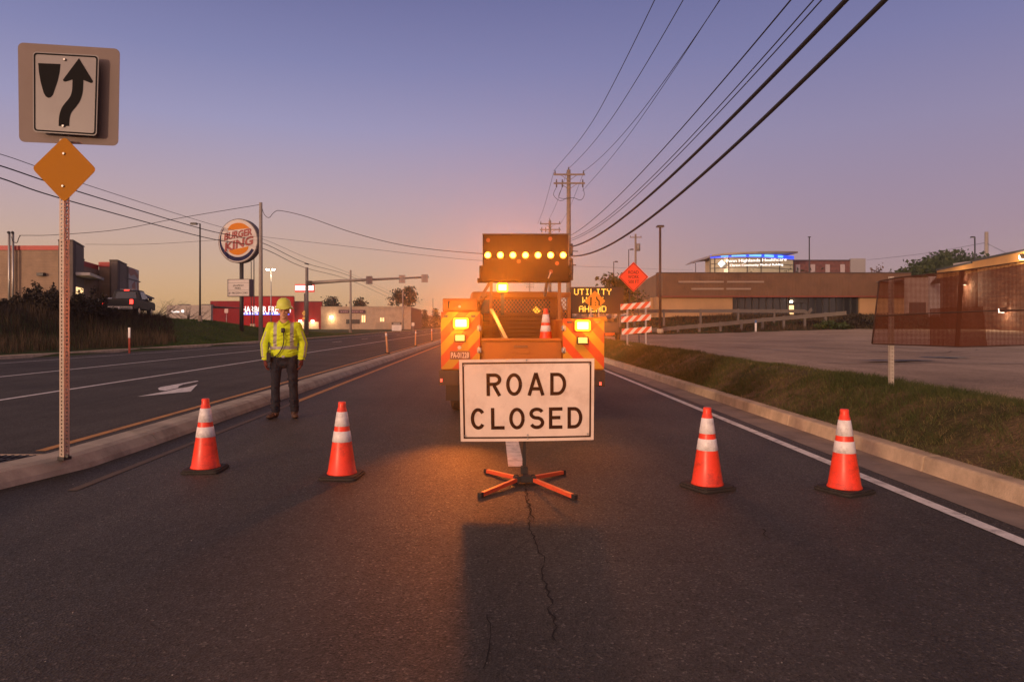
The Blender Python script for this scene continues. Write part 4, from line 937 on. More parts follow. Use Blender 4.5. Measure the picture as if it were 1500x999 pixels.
# --- brown warehouse on the right
YW = 85; t = thing('warehouse', 'long flat warehouse with brown metal fascia over tan walls', 'warehouse', (*XY(1100, YW), 1.8)); zw = 1.5
M_FAS = siding('brown ribbed fascia', (.145, .070, .036), 'X', 2.6, .06); M_FASS = siding('tan ribbed side fascia', (.21, .135, .085), 'X', 2.6, .06)
M_TANW = mat('tan warehouse wall', (.44, .25, .125), .8, var=.08, scale=.6); M_LTR = mat('pale metal strip', (.30, .20, .145), .6, var=.1)
ft, fb = ZY(401, YW), ZY(434.5, YW); wx0, wx1 = XY(962, YW)[0], XY(1329, YW)[0]
MB().box(wx0-.02, wx1, YW-.8, YW+.2, fb, ft).build('fascia', M_FAS, t, world=True)
mb = MB(); wall(mb, (wx0, YW-.78), XY(917, 124), fb, ft, .5); mb.build('side_fascia', M_FASS, t, world=True)
MB().box(wx0-.1, wx1, YW-.9, YW+.1, ft, ft+.1).build('coping', M_DKBR, t, world=True)
MB().box(wx0-.1, wx1, YW-.84, YW-.78, fb-.12, fb+.06).build('trim', mat('rust red trim', (.20, .045, .025), .6, var=.1), t, world=True)
mb = MB(); wall(mb, (wx0+.15, YW), XY(1073, YW), zw, fb, .3); mb.build('wall', M_TANW, t, world=True)
mb = MB(); wall(mb, XY(1259, YW), (wx1, YW), zw, fb, .3); mb.build('wall', M_TANW, t, world=True)
mb = MB(); wall(mb, (wx0+.1, YW+.35), XY(918, 124), zw, fb, .3); mb.build('side_wall', M_TANW, t, world=True)
for k in range(6):
    p = Vector((*XY(962, YW), 0)).lerp(Vector((*XY(918, 124), 0)), (k+.6)/6.5); d, n = face((wx0, YW), XY(917, 124)); MB().bar(p+n*.2+Vector((0, 0, zw)), p+n*.2+Vector((0, 0, fb)), .35, .3, (1, 0, 0)).build('pilaster', M_TANW, t, world=True)
mb = MB(); wall(mb, XY(1073, YW+.5), XY(1259, YW+.5), zw, fb, .1); mb.build('shopfront_glass', M_GLASSD, t, world=True)
for k in range(19):
    x = XY(1073+186*k/18, YW)[0]; MB().box(x-.05, x+.05, YW+.3, YW+.5, zw, fb).build('mullion', M_STEELD, t, world=True)
c = P(1159, 458, YW+.3); MB().box(c.x-.28, c.x+.28, YW+.2, YW+.28, c.z-.5, c.z+.9).build('door_notice', M_WARM, t, world=True)
MB().box(c.x-.3, c.x+2.0, YW+.1, YW+.25, c.z+1.2, c.z+1.9).build('door_frame', M_STEELD, t, world=True)
c = P(1158, 442, YW+.2); MB().box(c.x-.12, c.x+.12, YW-.1, YW+.1, c.z-.1, c.z+.1).build('entrance_lamp', M_LAMPL, t, world=True)
for a, b_, py in ((994, 1060, 413), (1065, 1119, 413), (1013, 1060, 423.3), (1064, 1100, 423.3)):
    p, q = P(a, py, YW-.85), P(b_, py, YW-.85); MB().box(p.x, q.x, YW-.9, YW-.8, p.z-.11, p.z+.11).build('letter_rail', M_LTR, t, world=True)
MB().prism([(wx0+.3, YW+.3, ft-.3), (wx1, YW+.3, ft-.3), (wx1, 123, ft-.3), (XY(921, 124)[0], 123, ft-.3)], (0, 0, .1)).build('roof', M_ROOFG, t, world=True)
c = P(1167, 400, YW+1); MB().box(c.x-.6, c.x+.6, YW+1, YW+3, ft-.2, ft+.16).build('roof_unit', M_PALE, t, world=True)
# --- pale annex with roll door behind the mesh
Ya = 78; t = thing('annex', 'pale ribbed annex seen through the mesh screen', 'shed', (*XY(1350, Ya), 1.5))
M_PALR = siding('pale ribbed metal', (.36, .27, .235), 'X', 2.4, .05)
mb = MB(); wall(mb, XY(1327, Ya), XY(1361, Ya), 1.2, ZY(407, Ya), .3); mb.build('wall', M_PALR, t, world=True)
mb = MB(); wall(mb, XY(1362, Ya-6), XY(1381, Ya-6), 1.2, ZY(405, Ya-6), .3); mb.build('side_wall', M_PALE, t, world=True)
MB().prism([P(1332, 470, Ya), P(1356, 470, Ya), P(1356, 443, Ya), P(1332, 443, Ya)], (0, -.06, 0)).build('roll_door', M_DKBR, t, world=True)
MB().box(XY(1328, Ya)[0], XY(1380, Ya)[0], Ya+.3, Ya+9, ZY(409, Ya), ZY(408, Ya)).build('roof', M_ROOFG, t, world=True)
# --- brick building at the right edge
t = thing('brick_building', 'brick building with yellow fascia and wall lamps at the right edge', 'building', (*XY(1440, 52), .8)); zb = .7
M_BRK = brick('brown brick', (.185, .075, .042), (.07, .03, .02), (.13, .08, .055), 1.7, .38); M_YFAS = mat('yellow fascia', (.55, .27, .07), .6, var=.1, scale=.8)
B0, B1, B2 = XY(1377, 60), XY(1430, 52.6), XY(1560, 41.0)
def zl(Y, py, Y0): return ZY(py, Y0)
zt1, zt2 = ZY(395, 60), ZY(383.5, 52.6)
mb = MB(); wall(mb, B0, B2, zb, ZY(405, 60), .4); mb.build('wall', M_BRK, t, world=True)
d, n = face(B0, B2); o = n*.25
mb = MB(); wall(mb, (B0[0]+o.x, B0[1]+o.y), (B1[0]+o.x, B1[1]+o.y), ZY(408, 60), zt1-.1, .3); wall(mb, (B1[0]+o.x, B1[1]+o.y), (B2[0]+o.x, B2[1]+o.y), ZY(408, 60), zt2, .3); mb.build('fascia', M_YFAS, t, world=True)
o2 = n*.33
mb = MB(); wall(mb, (B0[0]+o2.x, B0[1]+o2.y), (B1[0]+o2.x, B1[1]+o2.y), zt1-.1, zt1+.04, .5); wall(mb, (B1[0]+o2.x, B1[1]+o2.y), (B2[0]+o2.x, B2[1]+o2.y), zt2, zt2+.14, .5); mb.build('coping', M_STEELD, t, world=True)
mb = MB(); mb.prism([(B0[0], B0[1]+.4, zt1-.6), (B2[0], B2[1]+.4, zt1-.6), (B2[0]+8, B2[1]+18, zt1-.6), (B0[0]+8, B0[1]+14, zt1-.6)], (0, 0, .1)); mb.build('roof', M_ROOFG, t, world=True)
MB().box(*sorted((XY(1449, 56)[0]-1.6, XY(1449, 56)[0]+1.6)), 56, 58, zt2-.6, zt2+.35).build('roof_unit', M_PALE, t, world=True)
M_LED = mat('lit wall lamp', (1, .98, .95), .3, var=0, emit=(1, .88, .74), estr=30)
for px, py, Y, e in ((1479, 381, 46.6, 420), (1410, 416, 55.0, 800), (1443, 456, 50.2, 200), (1484, 456, 46.0, 200)):
    c = P(px, py, Y); k = (B2[0]-B0[0]); u = (c.x-B0[0])/k; yw = B0[1]+(B2[1]-B0[1])*u; q = Vector((c.x, yw, c.z))+n*(.42 if py < 390 else .12)
    MB().prism([q+Vector((-.22, 0, -.12)), q+Vector((.22, 0, -.12)), q+Vector((.22, 0, .22)), q+Vector((-.22, 0, .22))], n*.18).build('wall_lamp', M_STEELD, t, world=True)
    MB().prism([q+n*.2+Vector((-.2, 0, -.13)), q+n*.2+Vector((.2, 0, -.13)), q+n*.2+Vector((.2, 0, .10)), q+n*.2+Vector((-.2, 0, .10))], n*.02).build('lamp_lens', M_LED, t, world=True)
    l = bpy.data.lights.new('wall_glow', 'POINT'); l.energy = e; l.color = (1, .7, .42); l.shadow_soft_size = .12
    lo = bpy.data.objects.new('wall_glow', l); COL.objects.link(lo); lo.parent = t.o; lo.location = (q+n*.45-Vector(t.matrix_world_loc)+Vector((0, 0, -.25)))
# --- glass clinic tower with brick wing
YC = 140; t = thing('clinic', 'curved glass clinic with lit lettering under a blue-lit roof', 'clinic', (*XY(1100, YC), 3)); zc = 2.2
M_CGL = mat('lit clinic glass', (.25, .21, .15), .25, var=.35, scale=.5, emit=(.8, .52, .26), estr=.30)
M_BLUE = mat('blue roof edge light', (.05, .1, .8), .4, var=0, emit=(.02, .07, 1.0), estr=1.3); M_CYAN = mat('pale blue edge light', (.3, .7, .9), .4, var=0, emit=(.16, .52, 1.0), estr=1.5)
def arc(px0, px1, k, bow, Y0):          # plan points of the bowed front
    r = []
    for i in range(k+1):
        u = i/k; px = px0+(px1-px0)*u; Y = Y0-bow*math.sin(math.pi*(.15+.85*u)); r.append(Vector((*XY(px, Y), 0)))
    return r
ARC = arc(1040, 1162, 18, 5, YC); zg = ZY(376.4, YC-5)
mb = MB()
for a, b_ in zip(ARC, ARC[1:]): mb.prism([a+Vector((0, 0, zc)), b_+Vector((0, 0, zc)), b_+Vector((0, 0, zg)), a+Vector((0, 0, zg))], (0, .3, 0))
mb.build('curved_glass', M_CGL, t, world=True)
for i in (0, 1, 4, 8, 11, 15, 18):
    MB().bar(ARC[i]+Vector((0, -.08, zc)), ARC[i]+Vector((0, -.08, zg)), .22, .12, (1, 0, 0)).build('mullion', M_STEELD, t, world=True)
for py in (379, 386, 392.5):
    MB().tube([a+Vector((0, -.06, ZY(py, YC-4))) for a in ARC], .07, 4).build('transom', M_STEELD, t, world=True)
# roof: a thin leaf, high and rounded to the right, running to a point on the left
OUT = [(1031, 380, -1), (1043, 373.5, -4), (1062, 371, -6.5), (1085, 369.6, -8), (1110, 368.6, -8.6), (1135, 368, -8), (1155, 368.2, -6.5), (1169, 368.6, -4)]
top = [P(a, b_, YC+c) for a, b_, c in OUT]; back = [p+Vector((.3, 13, 0)) for p in reversed(top)]
mb = MB(); k = len(top)
lowp = [p+Vector((0, .1, -h)) for p, h in zip(top, (.10, .30, .32, .30, .30, .30, .30, .30))]
for i in range(k-1): mb.add([top[i], top[i+1], lowp[i+1], lowp[i]], [(3, 2, 1, 0)]); mb.add([top[i], top[i+1], top[i+1]+Vector((0, 14, 0)), top[i]+Vector((0, 14, 0))], [(0, 1, 2, 3)]); mb.add([lowp[i], lowp[i+1], lowp[i+1]+Vector((0, 14, 0)), lowp[i]+Vector((0, 14, 0))], [(3, 2, 1, 0)])
mb.build('roof', mat('metal roof edge', (.40, .33, .29), .5, .2, var=.08), t, world=True)
mb = MB()
for i in range(18):
    a, b_ = ARC[i], ARC[i+1]; zz0, zz1 = zg-.05, zg+.62; o = Vector((0, -.35, 0))
    mb.prism([a+o+Vector((0, 0, zz0)), b_+o+Vector((0, 0, zz0)), b_+o+Vector((0, 0, zz1)), a+o+Vector((0, 0, zz1))], (0, .2, 0))
mb.build('blue_light_band', M_BLUE, t, world=True)
for i, j in ((2.2, 3.8), (4.5, 7.6), (8.3, 10.9), (11.6, 13.6), (14.5, 15.6)):
    pa = ARC[int(i)].lerp(ARC[int(i)+1], i % 1); pb = ARC[int(j)].lerp(ARC[int(j)+1], j % 1); o = Vector((0, -.5, 0)); mb = MB(); L = [pa]+[ARC[q] for q in range(int(i)+1, int(j)+1)]+[pb]
    for a, b_ in zip(L, L[1:]): mb.prism([a+o+Vector((0, 0, zg+.08)), b_+o+Vector((0, 0, zg+.08)), b_+o+Vector((0, 0, zg+.5)), a+o+Vector((0, 0, zg+.5))], (0, .1, 0))
    mb.build('soffit_light', M_CYAN, t, world=True)
yy = YC-6.0
mb = MB(); put_text(mb, 'Penn Highlands Healthcare', P(1063.5, 386.0, yy), P(1152, 383.6, yy)-P(1063.5, 386.0, yy), (0, 0, .76), (0, -1, 0), .0, .1); mb.build('lettering', M_LIT, t, world=True)
mb = MB(); put_text(mb, 'Clarion Community Medical Building', P(1069, 391.4, yy), P(1147, 390.0, yy)-P(1069, 391.4, yy), (0, 0, .55), (0, -1, 0), .0, .1); mb.build('lettering', M_LIT, t, world=True)
c = P(1057, 386.5, yy); mb = MB()
for a in range(4):
    for s in ((.08, .08), (.62, .0), (.30, .34)): pass
mb.prism([c+Vector((-.75, 0, 0)), c+Vector((-.1, 0, -.72)), c+Vector((.72, 0, .02)), c+Vector((.05, 0, .75))], (0, -.1, 0)); mb.build('emblem', mat('lit pale blue emblem', (.6, .8, .9), .4, var=0, emit=(.62, .9, 1), estr=1.7), t, world=True)
mb = MB(); wall(mb, XY(1033, YC+2), XY(1040, YC), zc, ZY(376, YC), .4); mb.build('end_wall', mat('tan stone', (.42, .31, .2), .8, var=.12, scale=.8), t, world=True)
M_BRR = brick('red brick', (.17, .05, .035), (.12, .038, .03), (.2, .12, .1), 2.4)
YR = 145
mb = MB(); wall(mb, XY(1160, YR), XY(1247, YR), zc, ZY(382, YR), .5); mb.build('brick_wall', M_BRR, t, world=True)
mb = MB(); wall(mb, XY(1003, YR+20), XY(1036, YR+18), zc, ZY(396, YR), .5, ZY(392, YR)); mb.build('brick_wall', M_BRR, t, world=True)
mb = MB(); wall(mb, XY(1246, YR-.3), XY(1268, YR-.3), zc, ZY(379, YR), .5); mb.build('end_panel', mat('grey panel', (.30, .27, .27), .6, var=.06), t, world=True)
mb = MB(); wall(mb, XY(1158, YR-.2), XY(1247, YR-.2), ZY(382, YR), ZY(380.8, YR), .6); mb.build('coping', M_STEELD, t, world=True)
MB().box(XY(1160, YR)[0], XY(1266, YR)[0], YR+.6, YR+20, ZY(384, YR), ZY(383, YR)).build('roof_deck', M_ROOFG, t, world=True)
for px in (1168.5, 1190.5, 1212, 1234):
    MB().prism([P(px-3.2, 401, YR), P(px+3.2, 401, YR), P(px+3.2, 387.5, YR), P(px-3.2, 387.5, YR)], (0, -.12, 0)).build('window', mat('window with painted sky', (.42, .34, .34), .35, var=.1), t, world=True)  # pale sky reflection is put into the pane colour
for i, (px, pt, w, l) in enumerate(((1108, 395.5, 1.6, 'left clump of shrubs showing above the warehouse roof before the glass clinic'), (1161, 391, 3.2, 'wide dark shrub at the foot of the clinic beside the brick wing'), (1182, 394, 2.6, 'dark shrub before the brick clinic wing'))):
    loc, h = at(px, pt, 128, 1.8); tree('shrub_tree', l, loc, h, w, M_LEAFD, 60+i, 500, .3, 'shrubs before the clinic', .10, .4, .3)
# ------------------------------------------------------------------ traffic cones
M_CONE = mat('fluorescent cone plastic', (.98, .055, .018), .38, var=.10, scale=7, dirt=(.16, .025, .014), dscale=6, spec=.45)
M_REFL = mat('white reflective sleeve', (.82, .74, .72), .35, var=.06, scale=9, dirt=(.34, .28, .26), dscale=10)
M_CBASE = mat('cone rubber base', (.030, .024, .021), .8, var=.25, scale=10, bump=.4)
def cone_r(z): return .033+(.135-.033)*(1-(z-.035)/.675)
def make_cone(label, loc, rz, group):
    t = thing('traffic_cone', label, 'traffic cone', loc, rz, group)
    mb = MB(); o = [Vector((x, y, .002)) for x, y in rrect(.37, .37, .05, 3)]; mb.prism(o, (0, 0, .022))
    mb.prism([Vector((x, y, .024)) for x, y in rrect(.34, .34, .04, 3)], (0, 0, .012)); mb.build('base', M_CBASE, t, bevel=.004)
    prof = [(.142, .034), (.139, .045)]+[(cone_r(z), z) for z in (.06, .2, .35, .5, .64)]+[(cone_r(.645)-.003, .647), (.036, .672), (.036, .700), (.030, .708), (.020, .709)]
    mb = MB(); mb.lathe(prof, 28); mb.build('body', M_CONE, t)
    for a, b in ((.335, .435), (.480, .615)):
        mb = MB(); mb.lathe([(cone_r(a)+.0005, a), (cone_r(a)+.0028, a+.002), (cone_r(b)+.0028, b-.002), (cone_r(b)+.0005, b)], 28); mb.build('reflective_collar', M_REFL, t)
    return t
GC = 'traffic cones across the closed road'
def gp(px, py): p = G(px, py); return (p.x, p.y, 0)
cone = make_cone('traffic cone standing nearest the sign post and the median', gp(301, 689), R(3), GC)
dup(cone, gp(501, 698), R(86), 'traffic cone standing between the worker and the road closed sign')
dup(cone, gp(1036, 714), R(204), 'traffic cone on the dark lane, left of the white edge line'); dup(cone, gp(1237, 719), R(297), 'traffic cone right at the white edge line near the kerb')
q = P(799.5, 475, 11.05); dup(cone, (q.x, 11.05, .985), R(10), 'dimmer traffic cone riding on the deck of the yellow truck', 'cone on the truck')

# ------------------------------------------------------------------ road closed sign on its folding stand
YS = 6.26; sc_ = YS/F
SX, SZ = (771-VX)*sc_, CH-(586-HY)*sc_
b0 = G(769, 709); t = thing('road_closed_sign', 'white ROAD CLOSED sign on a stand with four orange legs', 'road sign', (b0.x, b0.y, 0))
M_SIGN = mat('white reflective sign sheet', (.84, .64, .52), .35, var=.10, scale=2.5, dirt=(.58, .40, .31), dscale=3.2)
def crinkle(m, s=24, d=.004):
    tt = m.node_tree; b = tt.nodes['Principled BSDF']; co = N(tt, 'ShaderNodeTexCoord'); n = N(tt, 'ShaderNodeTexNoise'); n.inputs['Scale'].default_value = s; n.inputs['Detail'].default_value = 3
    mp = N(tt, 'ShaderNodeMapping'); mp.inputs['Scale'].default_value = (1, 1, .25); tt.links.new(co.outputs['Object'], mp.inputs[0]); tt.links.new(mp.outputs[0], n.inputs['Vector'])
    bp = N(tt, 'ShaderNodeBump'); bp.inputs['Strength'].default_value = .35; bp.inputs['Distance'].default_value = d; tt.links.new(n.outputs[0], bp.inputs['Height']); tt.links.new(bp.outputs[0], b.inputs['Normal'])
crinkle(M_SIGN)
M_PRINT = mat('brownish black sign print', (.035, .012, .007), .8, var=.12, scale=6, spec=.1)
def warp(x, z): return .012*math.sin(x*3.1+.6)+.010*math.cos((x-SX)*2.6)*(z-SZ)*2            # the sheet is slightly buckled
cor = [P(672.5, 527, YS), P(870.5, 525, YS), P(869.5, 644, YS), P(675, 646.5, YS)]
def sp(u, v):                      # u right, v up over the sheet, 0..1
    a = cor[3].lerp(cor[2], u); b = cor[0].lerp(cor[1], u); p = a.lerp(b, v); return Vector((p.x, YS+warp(p.x, p.z), p.z-.006*math.sin(math.pi*u)*(1-v)))
mb = MB(); nu, nv = 24, 12; mb.smooth = True
fr = [sp(i/nu, j/nv) for j in range(nv+1) for i in range(nu+1)]; bk = [p+Vector((0, .004, 0)) for p in fr]
k = nu+1
mb.add(fr, [(j*k+i, j*k+i+1, (j+1)*k+i+1, (j+1)*k+i) for j in range(nv) for i in range(nu)]); mb.add(bk, [(j*k+i, (j+1)*k+i, (j+1)*k+i+1, j*k+i+1) for j in range(nv) for i in range(nu)])
edge = [i for i in range(k)]+[j*k+nu for j in range(1, nv+1)]+[nv*k+i for i in range(nu-1, -1, -1)]+[j*k for j in range(nv-1, 0, -1)]
mb.smooth = False; E = [fr[i] for i in edge]+[bk[i] for i in edge]; n = len(edge); mb.add(E, [((i+1) % n, i, n+i, n+(i+1) % n) for i in range(n)])
mb.build('panel', M_SIGN, t, world=True)
def on_sheet(mb, uvs, polys, d=.0035): mb.add([sp(u, v)+Vector((0, -d, 0)) for u, v in uvs], polys)
mb = MB(); e0, e1, f0, f1 = .022, .034, .036, .056
for (a, b, c, d) in ((e0, 1-e0, f0, f1), (e0, 1-e0, 1-f1, 1-f0)):
    for i in range(20): u0, u1 = a+(b-a)*i/20, a+(b-a)*(i+1)/20; on_sheet(mb, [(u0, c), (u1, c), (u1, d), (u0, d)], [(0, 1, 2, 3)])
for (a, b) in ((e0, e1), (1-e1, 1-e0)):
    for i in range(10): v0, v1 = f1+(1-2*f1)*i/10, f1+(1-2*f1)*(i+1)/10; on_sheet(mb, [(a, v0), (b, v0), (b, v1), (a, v1)], [(0, 1, 2, 3)])
mb.build('border', M_PRINT, t, world=True)
def stroke(path, w):                # constant-width ribbon along a path: list of quads
    pts = [Vector((a, b, 0)) for i, (a, b) in enumerate(path) if i == 0 or abs(a-path[i-1][0])+abs(b-path[i-1][1]) > 1e-4]; L, Rr = [], []
    for i, p in enumerate(pts):
        a = pts[max(i-1, 0)]; b = pts[min(i+1, len(pts)-1)]; d = (b-a).normalized(); nn = Vector((-d.y, d.x, 0)); 
        if 0 < i < len(pts)-1:
            d1 = (p-a).normalized(); c = max(.5, nn.dot(Vector((-d1.y, d1.x, 0)))); 
        else: c = 1
        L.append(p+nn*w/2/c); Rr.append(p-nn*w/2/c)
    return [(Rr[i], Rr[i+1], L[i+1], L[i]) for i in range(len(pts)-1)]
def earc(cx, cy_, rx, ry, a0, a1, n=20): return [(cx+rx*math.cos(R(a0+(a1-a0)*i/n)), cy_+ry*math.sin(R(a0+(a1-a0)*i/n))) for i in range(n+1)]
def glyph(ch, w, h, s):              # stroke letters in the manner of road signs, in a box w x h with stroke s
    k = s/2
    if ch == 'O': return [earc(w/2, h/2, w/2-k, h/2-k, 0, 360, 36)]
    if ch == 'R': return [[(k, 0), (k, h)], [(k, h-k), (w*.52, h-k)]+earc(w*.52, h*.72, w*.48-k, h*.28-k, 90, -90, 14)+[(k, h*.44+k)], [(w*.50, h*.46), (w-k*1.1, 0)]]
    if ch == 'A': return [[(k*1.1, 0), (w/2, h*1.0)], [(w/2, h*1.0), (w-k*1.1, 0)], [(w*.24, h*.30), (w*.76, h*.30)]]
    if ch == 'D': return [[(k, 0), (k, h)], [(k, h-k), (w*.45, h-k)]+earc(w*.45, h/2, w*.55-k, h/2-k, 90, -90, 22)+[(k, k)]]
    if ch == 'C': return [earc(w/2, h/2, w/2-k, h/2-k, 38, 322, 30)]
    if ch == 'L': return [[(k, 0), (k, h)], [(k, k), (w, k)]]
    if ch == 'E': return [[(k, 0), (k, h)], [(k, k), (w, k)], [(k, h-k), (w, h-k)], [(k, h*.52), (w*.85, h*.52)]]
    if ch == 'S': m_ = h*.52; return [earc(w/2, (h-k+m_)/2, w/2-k, (h-k-m_)/2, 22, 270, 18)+earc(w/2, (m_+k)/2, w/2-k, (m_-k)/2, 90, -158, 18)]
    return []
mb = MB(); W_, H_ = 198.0, 119.0
for chs, boxes, y0, y1 in (('ROAD', ((713, 735), (742, 765.5), (773, 799), (807, 830.5)), 546.5, 579.5), ('CLOSED', ((689, 711), (719, 739), (746, 769), (776, 798), (805, 825), (832.5, 854.5)), 597, 628.5)):
    for ch, (a, b) in zip(chs, boxes):
        for path in glyph(ch, b-a, y1-y0, 5.0):
            for qd in stroke(path, 5.0): on_sheet(mb, [((a+p.x-673.5)/W_, 1-((y1-p.y)-526.0)/(H_+1)) for p in qd], [(0, 1, 2, 3)], .0035 if ch != 'A' else .0038)
    mb.build('lettering', M_PRINT, t, world=True); mb = MB()
for u, v in ((.503, .035), (.503, .075), (.5, .985), (.035, .93), (.965, .93), (.035, .07), (.955, .075)):
    p = sp(u, v); MB().cyl(p+Vector((0, -.004, 0)), p+Vector((0, -.012, 0)), .009, .006, 8).build('rivet', M_STEEL, t, world=True)
mb = MB(); mb.box(b0.x-.016, b0.x+.016, YS+.045, YS+.075, .06, SZ+.34); mb.build('mast', M_BLACK, t, world=True)
mb = MB(); mb.box(SX-.55, SX+.55, YS+.034, YS+.044, SZ-.02, SZ+.02); mb.build('cross_rib', M_BLACK, t, world=True)
hub = Vector((b0.x, b0.y+.02, .045)); mb = MB(); mb.box(hub.x-.055, hub.x+.055, hub.y-.05, hub.y+.05, .02, .075); mb.box(hub.x-.032, hub.x+.032, YS-.0, YS+.08, .05, .13)
for s in (-1, 1):
    for q in (-1, 1): mb.cyl((hub.x+s*.075, hub.y+q*.04-.025, .045), (hub.x+s*.075, hub.y+q*.04+.025, .045), .032, n=10)
mb.build('hub', M_BLACK, t, bevel=.005, world=True)
M_LEG = mat('orange stand leg', (.80, .10, .035), .4, var=.12, scale=8, dirt=(.35, .06, .03), dscale=8)
for px, py, s, q in ((702, 724, -1, -1), (844, 727, 1, -1), (711, 688, -1, 1), (827, 690, 1, 1)):
    e = G(px, py, .03); e.z = .022; a = Vector((hub.x+s*.075, hub.y+q*.04, .045)); d = (e-a)
    MB().bar(a+d*.02, a+d*.93, .034, .034).build('leg', M_LEG, t, bevel=.003, world=True); MB().bar(a+d*.93, a+d*1.0, .038, .040).build('foot', M_BLACK, t, bevel=.003, world=True)

# ------------------------------------------------------------------ keep right sign on the median
YP = 6.62; t = thing('keep_right_sign', 'keep right sign with yellow diamond on a perforated post', 'road sign', (P(94.5, 475, YP).x, YP, .14))
M_POST = mat('perforated steel post', (.46, .36, .29), .5, .45, var=.12, scale=8)
pc = P(94.5, 475, YP).x; ztop = CH-(205-HY)*YP/F
mb = MB(); hw = .030                      # square tube: front face built as a plate with real holes, one per inch
def holed(mb, o, ux, nx, z0, z1, w, pitch=.0508*.72, hr=.0085):
    """plate strip of width w with a column of square-ish holes, o centre line, ux across, nx outwards"""
    z = z0; 
    while z < z1:
        e = min(z+pitch, z1); m_ = (z+e)/2
        rows = [z, m_-hr, m_+hr, e] if e-z > 3*hr else [z, e]
        for i in range(len(rows)-1):
            spans = [(-w/2, w/2)] if i != 1 else [(-w/2, -hr), (hr, w/2)]
            for a, b in spans:
                p = [o+ux*a, o+ux*b]; mb.add([p[0]+Vector((0, 0, rows[i])), p[1]+Vector((0, 0, rows[i])), p[1]+Vector((0, 0, rows[i+1])), p[0]+Vector((0, 0, rows[i+1]))], [(0, 1, 2, 3)])
        z = e
TW = R(-20)                               # the post is turned so that two faces show
ux, uy = Vector((math.cos(TW), math.sin(TW), 0)), Vector((-math.sin(TW), math.cos(TW), 0)); cc = Vector((pc, YP, 0))
for o, u in ((cc-uy*hw, ux), (cc+ux*hw, uy), (cc+uy*hw, -ux), (cc-ux*hw, -uy)): holed(mb, o, u, None, .13, ztop, 2*hw)
mb.build('post', M_POST, t, world=True)
mb = MB(); mb.prism([cc+ux*a+uy*b+Vector((0, 0, .13)) for a, b in ((-.042, -.042), (.042, -.042), (.042, .042), (-.042, .042))], (0, 0, .03)); mb.cyl((pc+.05, YP-.045, .17), (pc+.05, YP-.02, .17), .015, n=6); mb.build('sleeve', M_STEELD, t, world=True)
def panel_frame(tl, tr, br, bl, Y):       # bilinear patch from image corners at one depth
    a, b, c, d = [P(x, y, Y) for x, y in (tl, tr, br, bl)]
    return lambda u, v: d.lerp(c, u).lerp(a.lerp(b, u), v)
def patch_outline(fr, w, h, r, n=5, inset=0):
    return [fr(.5+x/w, .5+y/h) for x, y in rrect(w-2*inset, h-2*inset, r, n)]
M_BACKP = mat('weathered aluminium back panel', (.17, .122, .108), .6, .1, var=.14, scale=1.2, dirt=(.14, .09, .075), dscale=1.4)
fb_ = panel_frame((26, 62.5), (175.5, 72), (173, 214), (28, 208), YP+.055)
MB().prism(patch_outline(fb_, 1.0, 1.0, .055), (0, .004, 0)).build('back_panel', M_BACKP, t, world=True)
ff = panel_frame((48, 76), (145, 81.5), (141.5, 199.5), (48.5, 193.5), YP-.034)
M_KR = mat('white sign sheeting', (.215, .185, .185), .4, var=.07, scale=2, dirt=(.17, .14, .135), dscale=2)
kr = MB().prism(patch_outline(ff, .62, .77, .035), (0, .004, 0)).build('sign_panel', M_KR, t, world=True)
M_SBLK = mat('black sign sheeting', (.012, .011, .011), .8, var=.1, spec=.08)
def on_patch(mb, fr, uv, d=.003):
    p = [fr(u, v)+Vector((0, -d, 0)) for u, v in uv]; mb.prism([q+Vector((0, .0015, 0)) for q in p], (0, -.0015, 0))
mb = MB(); oo = patch_outline(ff, .62, .77, .030, 5, .010); ii = patch_outline(ff, .62, .77, .022, 5, .0235); n = len(oo); d = Vector((0, -.003, 0))
mb.add([p+d for p in oo]+[p+d for p in ii], [(i, (i+1) % n, n+(i+1) % n, n+i) for i in range(n)])
def u_(x): return (x-243)/475.0
def v_(y, x=480): return 1-(y-(180+22*(x-243)/475.0))/(588.0)
def uvs(L): return [(u_(x), v_(y, x)) for x, y in L]
on_patch(mb, ff, uvs([(283, 265), (443, 270), (437, 330), (425, 390), (405, 450), (390, 495), (375, 513), (355, 518), (338, 508), (322, 480), (300, 400), (288, 330)]))
def ribbon(pts, w):
    q = stroke([(a, b) for a, b in pts], w); return q
cl = [(474, 722), (474, 690), (478, 650), (490, 610), (510, 580), (535, 550), (556, 515), (568, 470), (571, 420), (571, 370)]
cs = curve_pts([(a, b, 0) for a, b in cl], 4)
for qd in ribbon([(p.x, p.y) for p in cs], 78): mb.add([ff(u_(p.x), v_(p.y, p.x))+Vector((0, -.0033, 0)) for p in qd], [(3, 2, 1, 0)])
on_patch(mb, ff, uvs([(576, 226), (670, 375), (680, 392), (676, 403), (664, 405), (612, 385), (530, 382), (482, 398), (468, 396), (463, 385), (470, 375)]), .0036)
mb.build('symbol', M_SBLK, t, world=True)
for x, y in ((476, 238), (472, 723)):
    p = ff(u_(x), v_(y, x)); MB().cyl(p+Vector((0, -.004, 0)), p+Vector((0, -.018, 0)), .014, .010, 8).build('bolt', M_STEEL, t, world=True)
mb = MB()
for z in (ZY(100, YP), ZY(180, YP)): mb.box(pc-.02, pc+.02, YP-.026, YP+.055, z-.02, z+.02)
mb.build('bracket', M_STEELD, t, world=True)
M_DIA = mat('amber diamond sheeting', (.38, .14, .001), .6, var=.06, scale=2, spec=.15)
dc = [P(94.5, 200, YP-.05), P(141.5, 248.5, YP-.05), P(94, 297, YP-.05), P(46.5, 246.5, YP-.05)]
